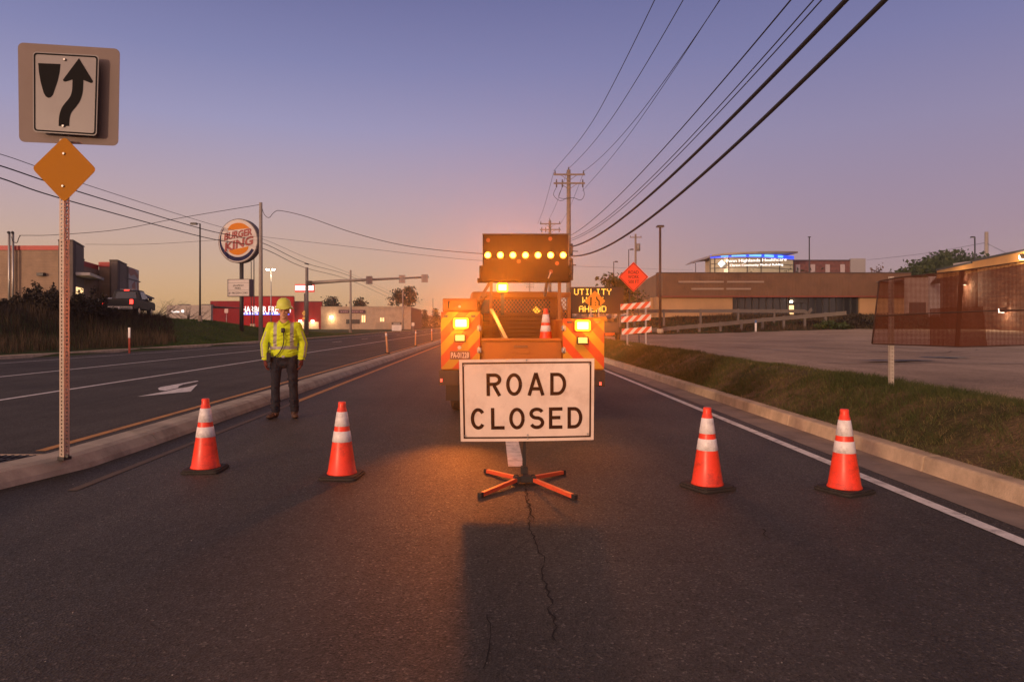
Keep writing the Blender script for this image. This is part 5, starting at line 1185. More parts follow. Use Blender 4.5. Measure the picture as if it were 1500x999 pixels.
def roundpoly(c, r, n=4):
    o = []; k = len(c)
    for i in range(k):
        p, a, b = c[i], c[i-1], c[(i+1) % k]; d1, d2 = (a-p).normalized(), (b-p).normalized(); s, e = p+d1*r, p+d2*r
        for j in range(n+1): q = j/n; o.append(s*(1-q)**2+p*2*q*(1-q)+e*q*q)
    return o
MB().prism(roundpoly(dc, .045), (0, .004, 0)).build('diamond_panel', M_DIA, t, world=True)
for x, y in ((94, 225.5), (92.5, 273)): p = P(x, y, YP-.05); MB().cyl(p+Vector((0, 0, 0)), p+Vector((0, -.015, 0)), .014, .010, 8).build('bolt', M_STEEL, t, world=True)

# storm drain grate beside the median nose
gx0, gx1, gy0, gy1 = -5.75, -4.72, 6.25, 7.45; t = thing('drain_grate', 'dark iron storm drain grate beside the nose of the median', 'drain', ((gx0+gx1)/2, (gy0+gy1)/2, 0))
M_IRON = mat('cast iron', (.03, .024, .022), .6, .5, var=.2, scale=14)
MB().box(gx0, gx1, gy0, gy1, .003, .006).build('shade_sheet', mat('drain darkness', (.004, .004, .004), .9, var=0), t, world=True)  # flat black sheet paints the shade below the bars
mb = MB(); mb.box(gx0-.05, gx0, gy0-.05, gy1+.05, .002, .016); mb.box(gx1, gx1+.05, gy0-.05, gy1+.05, .002, .016); mb.box(gx0, gx1, gy0-.05, gy0, .002, .016); mb.box(gx0, gx1, gy1, gy1+.05, .002, .016); mb.build('frame', M_CONC, t, world=True)
mb = MB()
for k in range(13): x = gx0+.04+(gx1-gx0-.08)*k/12; mb.box(x-.013, x+.013, gy0+.002, gy1-.002, .007, .017)
for k in range(7): y = gy0+.05+(gy1-gy0-.1)*k/6; mb.box(gx0+.002, gx1-.002, y-.016, y+.016, .0075, .0155)
mb.build('grate_bars', M_IRON, t, world=True)

# ------------------------------------------------------------------ flexible posts on the median
M_FLEX = mat('faded orange post', (.62, .30, .14), .55, var=.1, scale=5)
def flex(px, pt, pb, Y, lean, label):
    b = P(px, 475, Y); h = CH-(pt-HY)*Y/F-.15; t = thing('flexible_post', label, 'bollard', (b.x, Y, .15), 0, 'flexible posts on the median')
    mb = MB(); mb.cyl((0, 0, 0), (0, 0, .05), .12, .09, 12); mb.build('base', M_BLACK, t)
    mb = MB(); mb.cyl((0, 0, .05), (lean, 0, h), .042, .038, 10); mb.build('post', M_FLEX, t)
    mb = MB(); mb.cyl((lean*.8, 0, h*.8), (lean*.93, 0, h*.93), .044, .042, 10); mb.build('reflective_band', M_REFL, t)
flex(567.5, 486, 518, 30, -.06, 'slim flexible orange post nearest the worker, leaning slightly'); flex(608.5, 484, 507, 40.3, .02, 'middle one of the three slim orange posts on the median'); flex(632.5, 481, 500, 51.6, -.01, 'slim orange post closest to the truck')
# marker stakes
b = P(189.5, 475, 34); z = H(b.x, 34); t = thing('marker_stake', 'thin red and white marker stake among the weeds', 'marker', (b.x, 34, z))
hh = CH-(480-HY)*.034-z; MB().box(-.045, .045, -.02, .02, -.1, hh*.62).build('stake', mat('red stake paint', (.45, .07, .035), .6, var=.1), t); MB().box(-.05, .05, -.024, .024, hh*.62, hh).build('reflector', M_REFL, t)
b = P(1107, 475, 57); z = H(b.x, 57); hh = CH-(469-HY)*.057-z; t = thing('marker_stake', 'white marker stake with blue top before the sloping guardrail', 'marker', (b.x, 57, z))
MB().box(-.07, .07, -.03, .03, -.1, hh*.75).build('stake', M_REFL, t); MB().box(-.07, .07, -.03, .03, hh*.75+.002, hh).build('cap', mat('blue cap', (.05, .12, .3), .5, var=0), t)

# ------------------------------------------------------------------ guardrails
M_RAIL = mat('dull guardrail steel', (.155, .125, .112), .6, .4, var=.15, scale=2)
def guardrail(label, pts, Y, posts, h=.14):
    a = P(*pts[0], Y); t = thing('guardrail', label, 'guardrail', (a.x, Y, H(a.x, Y)), 0, 'guardrails above the parking lot')
    L = [P(x, y, Y) for x, y in pts]; mb = MB()
    for p, q in zip(L, L[1:]):
        for dz, w, yo in ((.11, .10, 0), (0, .09, .05), (-.11, .10, 0)): mb.bar(p+Vector((0, yo, dz)), q+Vector((0, yo, dz)), .05, w)
        mb.bar(p+Vector((0, .045, 0)), q+Vector((0, .045, 0)), .02, .30)
    mb.build('rail', M_RAIL, t, world=True)
    for x in posts:
        for p, q in zip(pts, pts[1:]):
            if p[0] <= x <= q[0]: py = p[1]+(q[1]-p[1])*(x-p[0])/(q[0]-p[0])
        c = P(x, py, Y); MB().box(c.x-.09, c.x+.09, Y+.07, Y+.24, H(c.x, Y)-.3, c.z+.2).build('post', M_RAIL, t, world=True)
guardrail('sloping guardrail rising from the lamp post towards the bushes', [(953, 484), (994, 480), (1060, 474.5), (1120, 468.5), (1180, 463.5), (1240, 458.5)], 59, (962, 994, 1025, 1056, 1087, 1118, 1149, 1180, 1210), )
guardrail('level guardrail across the warehouse wall with its end bent up', [(895, 457), (960, 456), (1080, 455.5), (1178, 456), (1184, 459), (1189, 453)], 66, (908, 930, 973, 1027, 1082, 1135))

# ------------------------------------------------------------------ message board, merge sign, road work sign, barricade, drums
YM = 35; t = thing('message_board', 'black trailer message board with amber UTILITY WORK AHEAD', 'message board', (P(874, 475, YM).x, YM, H(P(874, 475, YM).x, YM)))
M_BRD = mat('black board face', (.009, .007, .006), .5, var=.15); a, b = P(835, 460, YM), P(913.5, 420.5, YM)
MB().box(a.x, b.x, YM, YM+.22, a.z, b.z).build('cabinet', M_BRD, t, world=True, bevel=.02)
FONT = {'U': '10001 10001 10001 10001 10001 10001 01110', 'T': '11111 00100 00100 00100 00100 00100 00100', 'I': '01110 00100 00100 00100 00100 00100 01110', 'L': '10000 10000 10000 10000 10000 10000 11111', 'Y': '10001 10001 01010 00100 00100 00100 00100',
        'W': '10001 10001 10001 10101 10101 11011 10001', 'O': '01110 10001 10001 10001 10001 10001 01110', 'R': '11110 10001 10001 11110 10100 10010 10001', 'K': '10001 10010 10100 11000 10100 10010 10001', 'A': '01110 10001 10001 11111 10001 10001 10001', 'H': '10001 10001 10001 11111 10001 10001 10001', 'E': '11111 10000 10000 11110 10000 10000 11111', 'D': '11110 10001 10001 10001 10001 10001 11110'}
mb = MB(); M_LEDA = mat('amber led', (1, .6, .1), .4, var=0, emit=(1.0, .58, .08), estr=1.25)
for word, px0, px1, py0, py1 in (('UTILITY', 841, 895.5, 423.2, 432), ('WORK', 853, 884, 435.2, 444), ('AHEAD', 848, 888, 448.2, 457)):
    n = len(word); cw = (px1-px0)/(n*6-1); rh = (py1-py0)/7
    for i, ch in enumerate(word):
        for r_, row in enumerate(FONT[ch].split()):
            for c_, bit in enumerate(row):
                if bit == '1': p = P(px0+(i*6+c_+.5)*cw, py0+(r_+.5)*rh, YM); mb.box(p.x-.021, p.x+.021, YM-.012, YM-.002, p.z-.021, p.z+.021)
mb.build('led_lettering', M_LEDA, t, world=True)
mb = MB(); c = t.matrix_world_loc; mb.box(c[0]-.1, c[0]+.1, YM+.25, YM+.45, c[2]+.3, a.z+1); mb.build('mast', M_STEELD, t, world=True)
MB().box(c[0]-1.1, c[0]+1.1, YM-.3, YM+1.9, c[2]+.42, c[2]+.95).build('trailer', M_STEELD, t, world=True, bevel=.03)
for s in (-1, 1): MB().cyl((c[0]+s*1.12, YM+.8, c[2]+.33), (c[0]+s*1.32, YM+.8, c[2]+.33), .33, n=18).build('wheel', M_BLACK, t, world=True, bevel=.03)
M_ORS = mat('orange sign sheeting', (.90, .27, .02), .4, var=.06, scale=2); M_RDS = mat('fluorescent red orange fabric', (.95, .06, .02), .5, var=.06, scale=3)
Ym = 32; c = P(871.5, 441, Ym); zb_ = H(c.x, Ym); t = thing('merge_sign', 'orange diamond lane merge sign covering part of the message board', 'road sign', (c.x, Ym, zb_))
hd = 15.3*Ym/F
MB().prism(roundpoly([c+Vector((0, 0, hd)), c+Vector((hd, 0, 0)), c+Vector((0, 0, -hd)), c+Vector((-hd, 0, 0))], .05), (0, .005, 0)).build('panel', M_ORS, t, world=True)
s_ = Ym/F; mb = MB(); L = lambda pts: [c+Vector((a*s_, -.003, b_*s_)) for a, b_ in pts]
mb.prism(L([(-7.2, -6.5), (-5.0, -7.2), (-4.8, 5.5), (-6.8, 5.8)]), (0, -.003, 0))
mb.prism(L([(5.2, -7.0), (7.2, -7.0), (7.0, 0), (3.6, 3.6), (3.4, 6.2), (1.6, 6.2), (1.8, 2.6), (5.2, -.8)]), (0, -.003, 0))
for q in (-5.6, -2.0): mb.prism(L([(.2, q-1.2), (1.6, q-1.2), (1.6, q+.4), (.2, q+.4)]), (0, -.003, 0))
mb.build('symbol', M_SBLK, t, world=True)
for s in (-.25, .25): MB().bar((c.x+s, Ym+.03, zb_-.1), (c.x+s*.6, Ym+.03, c.z+.2), .05, .05).build('post', M_STEEL, t, world=True)
Yw = 29.5; c = P(928, 405.8, Yw); zb_ = H(c.x, Yw); t = thing('road_work_sign', 'bright red diamond ROAD WORK 500 FT sign above the barricade', 'road sign', (c.x, Yw, zb_))
hd = 22*Yw/F
MB().prism(roundpoly([c+Vector((0, 0, hd)), c+Vector((hd, 0, 0)), c+Vector((0, 0, -hd)), c+Vector((-hd, 0, 0))], .02), (0, .005, 0)).build('panel', M_RDS, t, world=True)
oo = roundpoly([c+Vector((0, -.003, hd*.94)), c+Vector((hd*.94, -.003, 0)), c+Vector((0, -.003, -hd*.94)), c+Vector((-hd*.94, -.003, 0))], .02); ii = roundpoly([c+Vector((0, -.003, hd*.90)), c+Vector((hd*.90, -.003, 0)), c+Vector((0, -.003, -hd*.90)), c+Vector((-hd*.90, -.003, 0))], .02)
mb = MB(); n = len(oo); mb.add(oo+ii, [(i, (i+1) % n, n+(i+1) % n, n+i) for i in range(n)]); mb.build('border', M_SBLK, t, world=True)
mb = MB(); k = Yw/F
for w_, cx, cy_, ww in (('ROAD', 0, 6.8, 15), ('WORK', 0, 0, 16), ('500 FT', .3, -6.9, 15.5)): 
    mb = MB(); put_text(mb, w_, c+Vector(((cx-ww/2)*k, -.002, (cy_-2.4)*k)), (ww*k, 0, 0), (0, 0, 4.8*k), (0, -1, 0), .0, .003); mb.build('lettering', M_SBLK, t, world=True)
for s in (-8, 9): MB().bar((c.x+s*k, Yw+.05, zb_-.1), (c.x+s*k*.55, Yw+.05, c.z), .035, .035).build('post', M_STEELD, t, world=True)
YBc = 27; a = P(932, 475, YBc); zb_ = H(a.x, YBc); t = thing('barricade', 'three-rail red and white striped barricade on the verge', 'barricade', (a.x, YBc, zb_))
M_BRW = mat('white barricade sheeting', (.80, .66, .58), .4, var=.08, scale=4); M_BRR_ = mat('red orange stripe sheeting', (.80, .10, .03), .4, var=.06)
k = YBc/F
for (x0, y0), (x1, y1) in (((909, 450), (953, 446)), ((910, 468.2), (953.5, 464.6)), ((911, 486), (954.5, 482.4))):
    p, q = P(x0, y0, YBc), P(x1, y1, YBc); L_, h_ = (q-p).length, 8.6*k; ux = (q-p).normalized()
    rl = MB().prism([p+Vector((0, 0, -h_/2)), q+Vector((0, 0, -h_/2)), q+Vector((0, 0, h_/2)), p+Vector((0, 0, h_/2))], (0, .04, 0)).build('rail', M_BRW, t, world=True)
    mb = MB()
    for i in range(-1, 5):
        s0 = L_*(.06+.29*i); pol = clip([(s0, -h_/2), (s0+L_*.15, -h_/2), (s0+L_*.15+h_*1.0, h_/2), (s0+h_*1.0, h_/2)], 0, L_, -h_/2, h_/2)
        if pol: mb.prism([p+ux*u+Vector((0, -.001, v)) for u, v in pol], (0, -.003, 0))
    st = mb.build('stripes', M_BRR_, t, world=True); st.parent = rl
for px in (919.5, 946.5):
    c = P(px, 475, YBc); z = H(c.x, YBc); MB().box(c.x-.03, c.x+.03, YBc+.042, YBc+.1, z, P(px, 446, YBc).z).build('upright', M_STEEL, t, world=True)
    MB().box(c.x-.03, c.x+.03, YBc-.75, YBc+.85, z-.02, z+.04).build('foot', M_STEEL, t, world=True)
M_DRUM = mat('orange drum plastic', (.75, .12, .03), .5, var=.1)
def drum(px, Y, label):
    c = P(px, 475, Y); t = thing('traffic_drum', label, 'traffic drum', (c.x, Y, H(c.x, Y)), 0, 'traffic drums on the far verge')
    mb = MB(); mb.lathe([(.29, .03), (.28, .3), (.26, .6), (.24, .9), (.21, .95), (.05, .96)], 18); mb.build('body', M_DRUM, t); mb = MB(); mb.lathe([(.4, 0), (.4, .06), (.3, .07)], 18); mb.build('base', M_BLACK, t)
    for z0, z1 in ((.35, .48), (.66, .79)): mb = MB(); mb.lathe([(.30-.06*z0, z0), (.302-.06*z1, z1)], 18); mb.build('reflective_band', M_REFL, t)
drum(892, 47, 'orange striped drum right beside the truck corner'); drum(898.5, 50, 'orange striped drum between truck and barricade')

# ------------------------------------------------------------------ mesh screen on posts by the parking lot
m = bpy.data.materials.new('brown mesh fabric'); m.use_nodes = True; tt = m.node_tree; tt.nodes.clear(); L_ = tt.links.new
o = N(tt, 'ShaderNodeOutputMaterial'); mxs = N(tt, 'ShaderNodeMixShader'); tr = N(tt, 'ShaderNodeBsdfTransparent'); df = N(tt, 'ShaderNodeBsdfDiffuse'); df.inputs[0].default_value = (.10, .030, .015, 1)
g = N(tt, 'ShaderNodeNewGeometry'); sp_ = N(tt, 'ShaderNodeSeparateXYZ'); L_(g.outputs['Position'], sp_.inputs[0])
def thread(ch, f):
    mu = N(tt, 'ShaderNodeMath', operation='MULTIPLY'); mu.inputs[1].default_value = f; L_(sp_.outputs[ch], mu.inputs[0]); fr_ = N(tt, 'ShaderNodeMath', operation='FRACT'); L_(mu.outputs[0], fr_.inputs[0])
    lt = N(tt, 'ShaderNodeMath', operation='LESS_THAN'); lt.inputs[1].default_value = .41; L_(fr_.outputs[0], lt.inputs[0]); return lt
mxm = N(tt, 'ShaderNodeMath', operation='MAXIMUM'); L_(thread('X', 62).outputs[0], mxm.inputs[0]); L_(thread('Z', 62).outputs[0], mxm.inputs[1])
L_(mxm.outputs[0], mxs.inputs[0]); L_(tr.outputs[0], mxs.inputs[1]); L_(df.outputs[0], mxs.inputs[2]); L_(mxs.outputs[0], o.inputs[0]); M_MESH = m
M_MFR = mat('dark mesh hem', (.05, .02, .012), .8, var=.15)
def yq(px): return 9.3-.0011*(px-1277)
t = thing('mesh_screen', 'brown see-through mesh screen on a slim post beside the lot', 'mesh screen', (P(1306, 475, 9.25).x, 9.25, H(P(1306, 475, 9.25).x, 9.25)))
top_ = [(1288, 412), (1312, 407), (1350, 403), (1405, 397), (1450, 390.5), (1500, 383), (1580, 372)]; bot_ = [(1277.5, 503.5), (1306, 504.5), (1340, 505.5), (1405, 508), (1450, 507), (1500, 505.5), (1580, 504)]
def strip(mb, A, B, dy=0):
    A = [P(x, y, yq(x)+dy) for x, y in A]; B = [P(x, y, yq(x)+dy) for x, y in B]
    for i in range(len(A)-1): mb.add([B[i], B[i+1], A[i+1], A[i]], [(0, 1, 2, 3)])
mb = MB(); strip(mb, top_, bot_); mb.build('mesh_fabric', M_MESH, t, world=True)
mb = MB(); strip(mb, [(1362, 452), (1440, 449)], [(1362, 506), (1446, 507)], .035); strip(mb, [(1382, 400), (1432, 393.5)], [(1381, 452), (1433, 450)], .03); mb.build('mesh_fabric', M_MESH, t, world=True)
mb = MB()
for L in (top_, bot_): mb.tube([P(x, y, yq(x)-.004) for x, y in L], .009, 5)
mb.tube([P(*top_[0], yq(1288)-.004), P(*bot_[0], yq(1277)-.004)], .011, 5); mb.tube([P(1285, 463, yq(1285)-.004), P(1350, 459.5, yq(1350)-.004), P(1430, 456, yq(1430)-.004), P(1580, 452, yq(1580)-.004)], .008, 5)
mb.build('hem', M_MFR, t, world=True)
MB().bar(P(1409, 396, yq(1409)+.02), P(1402, 507, yq(1402)+.02), .045, .03).build('stiffener', M_MFR, t, world=True)
pb = P(1306, 475, 9.33); mb = MB(); hw = .026; c0 = Vector((pb.x, 9.34, 0)); z1 = ZY(405, 9.3)
for o, u in ((Vector((0, -hw, 0)), Vector((1, 0, 0))), (Vector((hw, 0, 0)), Vector((0, 1, 0))), (Vector((0, hw, 0)), Vector((-1, 0, 0))), (Vector((-hw, 0, 0)), Vector((0, -1, 0)))): holed(mb, c0+o, u, None, H(pb.x, 9.3)-.05, z1, 2*hw, .05)
mb.build('post', mat('pale galvanised post', (.50, .42, .34), .5, .3, var=.1), t, world=True)
pb2 = P(1585, 475, 9.0); MB().box(pb2.x-.026, pb2.x+.026, 9.0, 9.05, H(pb2.x, 9)-.05, ZY(372, 9)).build('post', MATS['pale galvanised post'], t, world=True)

# ------------------------------------------------------------------ traffic signal mast
YT = 72; b = P(449.5, 475, YT); t = thing('signal_mast', 'grey traffic signal mast with a long arm over the road', 'traffic signal', (b.x, YT, H(b.x, YT)))
M_GALV = mat('galvanised mast', (.28, .24, .21), .5, .4, var=.1, scale=1)
zb_ = t.matrix_world_loc[2]
mb = MB(); mb.cyl((b.x, YT, zb_-.2), (b.x, YT, ZY(392, YT)), .20, .15, 14); mb.build('pole', M_GALV, t, world=True)
mb = MB(); mb.box(b.x-.32, b.x+.32, YT-.32, YT+.32, zb_-.1, zb_+.1); mb.build('base_plate', M_STEELD, t, world=True)
mb = MB(); mb.tube([P(449.5, 415, YT), P(500, 411.6, YT), P(560, 409, YT), P(628, 406, YT)], .20, 10, .09); mb.build('mast_arm', M_GALV, t, world=True)
mb = MB(); p = P(449.5, 415, YT); mb.box(p.x, p.x+.5, YT-.25, YT+.25, p.z-.25, p.z+.25); mb.build('flange', M_STEELD, t, world=True)
M_HEADB = mat('back plate', (.28, .21, .19), .6, var=.1)
for px, py in ((541, 410.5), (589, 409), (622, 408)):
    c = P(px, py, YT-.3); mb = MB()
    for k in range(8): z = c.z-.42+.107*k; mb.box(c.x-.34, c.x+.34, YT-.32, YT-.29, z, z+.095)
    pl = mb.build('back_plate', M_HEADB, t, world=True); MB().box(c.x-.17, c.x+.17, YT-.30, YT+.0, c.z-.40, c.z+.40).build('signal_head', M_STEELD, t, world=True, bevel=.03)
    for k in range(3): MB().cyl((c.x, YT-.0, c.z-.26+.26*k), (c.x, YT+.16, c.z-.26+.26*k), .11, n=10).build('visor', M_STEELD, t, world=True)

# ------------------------------------------------------------------ round restaurant sign
YK = 58; c = P(349, 353, YK); rr = 32.5*YK/F; b = P(352, 475, YK); t = thing('round_sign', 'tall round BURGER KING sign with a reader board below', 'sign', (b.x, YK, H(b.x, YK)))
M_WSG = mat('white sign plastic', (.60, .53, .50), .6, var=.06, scale=.8, spec=.15); M_RIM = mat('grey sign rim', (.13, .10, .10), .5, var=.1)
M_BUN = mat('orange bun print', (.60, .19, .015), .6, var=0, spec=.1); M_KRED = mat('red logo print', (.25, .004, .005), .45, var=0); M_KBLU = mat('navy logo print', (.012, .013, .06), .6, var=0, spec=.1)
Mk = Matrix.Translation(c) @ Matrix.Rotation(R(-12), 4, 'Z')
def disc(mb, r, y0, y1, n=48): mb.cyl((0, y0, 0), (0, y1, 0), r, n=n)
mb = MB(); disc(mb, rr, -.05, .62); mb.move(Mk); mb.build('cabinet', M_RIM, t, world=True, bevel=.04)
mb = MB(); disc(mb, rr*.955, -.075, -.052); mb.move(Mk); mb.build('sign_face', M_WSG, t, world=True)
k = rr/205.0
def lg(L): return [(x*k, z*k) for x, z in L]
def flat(mb, L, y=-.078, th=.006): mb.prism([Vector((x, y, z)) for x, z in lg(L)], (0, -th, 0))
def spn(L, n=6): return [(p.x, p.y) for p in curve_pts([(a, b_, 0) for a, b_ in L], n)]
mb = MB(); flat(mb, spn([(-104, 98), (-90, 128), (-60, 152), (-20, 163), (25, 164), (65, 152), (95, 134), (118, 118)])+[(118, 112)]); mb.move(Mk); mb.build('bun', M_BUN, t, world=True); mb = MB(); flat(mb, spn([(-94, -86), (20, -70), (112, -52)])+spn([(108, -72), (88, -100), (50, -122), (5, -132), (-40, -126), (-78, -108)])); mb.move(Mk); mb.build('bun', M_BUN, t, world=True)
mb = MB(); oa = [(188*math.cos(R(a)), 188*math.sin(R(a))) for a in range(140, 333, 6)]; ia = []
for a in range(332, 139, -6):
    q = (a-140)/192; w = 4+34*math.sin(math.pi*min(1, q*.62+.12))**1.2*min(1, q*2.0+.12); ia.append(((188-w)*math.cos(R(a)), (188-w)*math.sin(R(a))))
for i in range(len(oa)-1): flat(mb, [oa[i], oa[i+1], ia[len(ia)-2-i], ia[len(ia)-1-i]], -.079)
mb.move(Mk); mb.build('crescent', M_KBLU, t, world=True)
mb = MB(); put_text(mb, 'BURGER', Vector((-140*k, -.084, 4*k)), (288*k, 0, 44*k), (6*k, 0, 68*k), (0, -1, 0), .042, .012); mb.move(Mk); mb.build('lettering', M_KRED, t, world=True)
mb = MB(); put_text(mb, 'KING', Vector((-134*k, -.084, -100*k)), (290*k, 0, 62*k), (6*k, 0, 84*k), (0, -1, 0), .042, .012); mb.move(Mk); mb.build('lettering', M_KRED, t, world=True)
mb = MB(); mb.cyl((b.x, YK+.3, t.matrix_world_loc[2]-.2), (b.x, YK+.3, c.z-rr+.05), .17, n=12); mb.build('pole', M_STEELD, t, world=True)
p, q = P(332, 434.5, YK), P(367.5, 409, YK); cx_ = (p.x+q.x)/2; Mb = Matrix.Translation((cx_, YK, 0)) @ Matrix.Rotation(R(-12), 4, 'Z'); hw_ = (q.x-p.x)/2+.02
mb = MB(); mb.box(-hw_, hw_, -.05, .55, p.z, q.z); mb.move(Mb); mb.build('reader_board', M_RIM, t, world=True, bevel=.02)
mb = MB(); mb.box(-hw_+.05, hw_-.05, -.075, -.052, p.z+.06, q.z-.06); mb.move(Mb); mb.build('reader_face', M_WSG, t, world=True)
mb = MB(); hz = q.z-p.z
for w_, x0, x1, f0, f1 in (('JALAPENO', -.48, .48, .56, .68), ('FRIES', -.30, .22, .42, .53), ('$1 FROZEN COKE', -.86, .84, .13, .26)): 
    mb = MB(); put_text(mb, w_, Vector((x0*hw_, -.077, p.z+hz*f0)), ((x1-x0)*hw_, 0, 0), (0, 0, hz*(f1-f0)), (0, -1, 0), .01, .006); mb.move(Mb); mb.build('lettering', M_SBLK, t, world=True)
mb = MB()
for f in (.35, .78): mb.box(-hw_+.06, hw_-.06, -.079, -.0765, p.z+hz*f, p.z+hz*f+.025)
mb.move(Mb); mb.build('letter_track', M_RIM, t, world=True)

# ------------------------------------------------------------------ pickup on the restaurant drive
Yk = 46; b = P(172, 475, Yk); zg_ = H(b.x, Yk+2); t = thing('pickup_truck', 'dark pickup truck with red brake lights on at the drive-through', 'pickup truck', (b.x, Yk, zg_-.03), R(13))
M_PICK = mat('dark car paint', (.016, .014, .015), .5, 0, var=.05, spec=.25); M_CHR = mat('chrome bumper', (.45, .42, .4), .25, .9, var=.05)
M_TAIL = mat('lit red tail lamp', (.6, .02, .02), .3, var=0, emit=(1, .03, .02), estr=6)
mb = MB(); W2 = .99
def sect(mb, prof, w0, w1=None): mb.prism([Vector((-w0, a, z)) for a, z in prof], (2*w0, 0, 0))
sect(mb, [(0, .55), (.9, .55), (.95, .62), (1.75, .62), (1.8, .55), (4.1, .5), (4.2, .62), (5.0, .62), (5.1, .5), (5.75, .55), (5.8, .95), (5.6, 1.12), (4.3, 1.2), (0, 1.22)], W2); mb.build('body', M_PICK, t, bevel=.05)
mb = MB(); prof = [(1.95, 1.21), (2.05, 1.85), (2.3, 1.93), (3.4, 1.92), (4.25, 1.21)]
mb.add([(-(.95 if z < 1.5 else .78), a, z) for a, z in prof]+[((.95 if z < 1.5 else .78), a, z) for a, z in prof], [(0, 1, 2, 3, 4), (9, 8, 7, 6, 5)]+[(i, 5+i, 5+(i+1) % 5, (i+1) % 5) for i in range(5)]); mb.build('cab', M_PICK, t, bevel=.05)
MB().prism([(-.68, 1.96, 1.32), (.68, 1.96, 1.32), (.60, 2.02, 1.78), (-.60, 2.02, 1.78)], (0, -.02, 0)).build('rear_window', M_GLASSD, t)
for s in (-1, 1):
    MB().prism([(s*.945, 2.2, 1.28), (s*.945, 3.9, 1.28), (s*.80, 3.3, 1.82), (s*.795, 2.3, 1.82)], (s*.02, 0, 0)).build('side_window', M_GLASSD, t)
    MB().box(s*.86-.10, s*.86+.10, -.035, .1, .88, 1.18).build('tail_lamp', M_TAIL, t, bevel=.015)
    for y in (1.35, 4.62):
        w = MB().cyl((s*.76, y, .40), (s*1.0, y, .40), .40, n=22).build('wheel', M_BLACK, t, bevel=.04); MB().cyl((s*.99, y, .40), (s*1.012, y, .40), .24, n=14).build('rim', M_CHR, w)
    MB().box(min(s*1.0, s*1.2), max(s*1.0, s*1.2), 3.8, 4.0, 1.2, 1.42).build('mirror', M_PICK, t, bevel=.02)
MB().box(-.96, .96, -.14, -.02, .50, .72).build('bumper', M_CHR, t, bevel=.03)
MB().box(-.72, .72, -.012, 0.01, .78, 1.14).build('tailgate', M_PICK, t); MB().box(-.16, .16, -.15, -.141, .54, .68).build('number_plate', M_WSG, t)
MB().box(-.15, .15, 2.05, 2.13, 1.88, 1.93).build('high_brake_lamp', M_TAIL, t)
b2 = P(148, 462, 49); t2 = thing('hatchback', 'pale blue car mostly hidden by the weeds beside the pickup', 'car', (b2.x, 50, H(b2.x, 50)), R(13)); mb = MB()
mb.prism([Vector((-.85, a, z)) for a, z in ((0, .3), (4, .3), (4.1, .7), (3.2, .85), (2.6, 1.35), (.6, 1.4), (0, .85))], (1.7, 0, 0)); mb.build('body', mat('pale blue car paint', (.25, .27, .32), .35, .2, var=.05), t2, bevel=.08)
for s in (-1, 1):
    for y in (.8, 3.2): MB().cyl((s*.68, y, .31), (s*.87, y, .31), .31, n=18).build('wheel', M_BLACK, t2, bevel=.03)
# ------------------------------------------------------------------ the work truck
YT0 = 10.3
def TX(px, Y=YT0): return (px-VX)*Y/F
def TZ(py, Y=YT0): return CH-(py-HY)*Y/F
TC = (TX(643)+TX(886))/2
t = thing('work_truck', 'yellow orange work truck with lit amber lamps and an arrow board', 'work truck', (TC, YT0, 0))
M_TRK = mat('yellow orange truck paint', (.42, .115, .008), .5, var=.10, scale=2, coat=.15, dirt=(.36, .10, .01), dscale=2.5)
M_TRKD = mat('dull orange bed steel', (.30, .11, .03), .6, .1, var=.2, scale=3, dirt=(.12, .06, .03), dscale=3)
M_CHY = mat('yellow chevron sheeting', (.50, .215, .011), .45, var=.05); M_CHR_ = mat('red chevron sheeting', (.55, .055, .008), .4, var=.06)
M_BUMP = mat('black bumper paint', (.025, .015, .012), .5, var=.15, scale=6)
def chev(parent, x0, x1, z0, z1, y, sgn, name='chevron_panel'):
    pl = MB().box(x0, x1, y, y+.006, z0, z1).build(name, M_CHR_, parent, world=True)
    mb = MB(); w, h = x1-x0, z1-z0; sl = 1.12; p = .33
    for i in range(-6, 8):
        s0 = i*p; pol = [(s0, 0), (s0+p*.5, 0), (s0+p*.5+h/sl, h), (s0+h/sl, h)]
        if sgn < 0: pol = [(w-a, b) for a, b in pol]
        pol = clip(pol, 0, w, 0, h)
        if pol: mb.prism([(x0+a, y-.001, z0+b) for a, b in pol], (0, -.002, 0))
    st = mb.build('stripes', M_CHY, parent, world=True); st.parent = pl
    return pl
LX0, LX1, RX0, RX1 = TX(646), TX(703), TX(824.5), TX(885)
zc0, zl1, zr1, zu1 = TZ(540), TZ(457), TZ(467), TZ(437)
# side bodies run forward from the tail
MB().box(LX0, LX1, YT0+.012, YT0+3.0, zc0-.02, zl1).build('side_box', M_TRK, t, world=True, bevel=.012)
MB().box(RX0, RX1, YT0+.012, YT0+3.0, zc0-.02, zr1).build('side_box', M_TRK, t, world=True, bevel=.012)
MB().box(LX0+.02, TX(699), YT0+.05, YT0+2.6, zl1+.002, zu1).build('top_locker', M_TRK, t, world=True, bevel=.015)
mb = MB(); mb.box(LX0+.06, TX(696), YT0+.040, YT0+.048, zl1+.03, zu1-.03); mb.build('locker_door', M_TRK, t, world=True, bevel=.004)
mb = MB(); mb.cyl((TX(673), YT0+.02, TZ(449)), (TX(673), YT0+.04, TZ(449)), .02, n=10); mb.build('latch', M_STEEL, t, world=True)
MB().box(RX1-.06, RX1+.03, YT0-.02, YT0+2.9, zr1-.02, zr1+.03).build('side_rail', M_TRK, t, world=True, bevel=.006)
chev(t, LX0, LX1, zc0, zl1, YT0, 1); chev(t, RX0, RX1, zc0, zr1, YT0, -1)
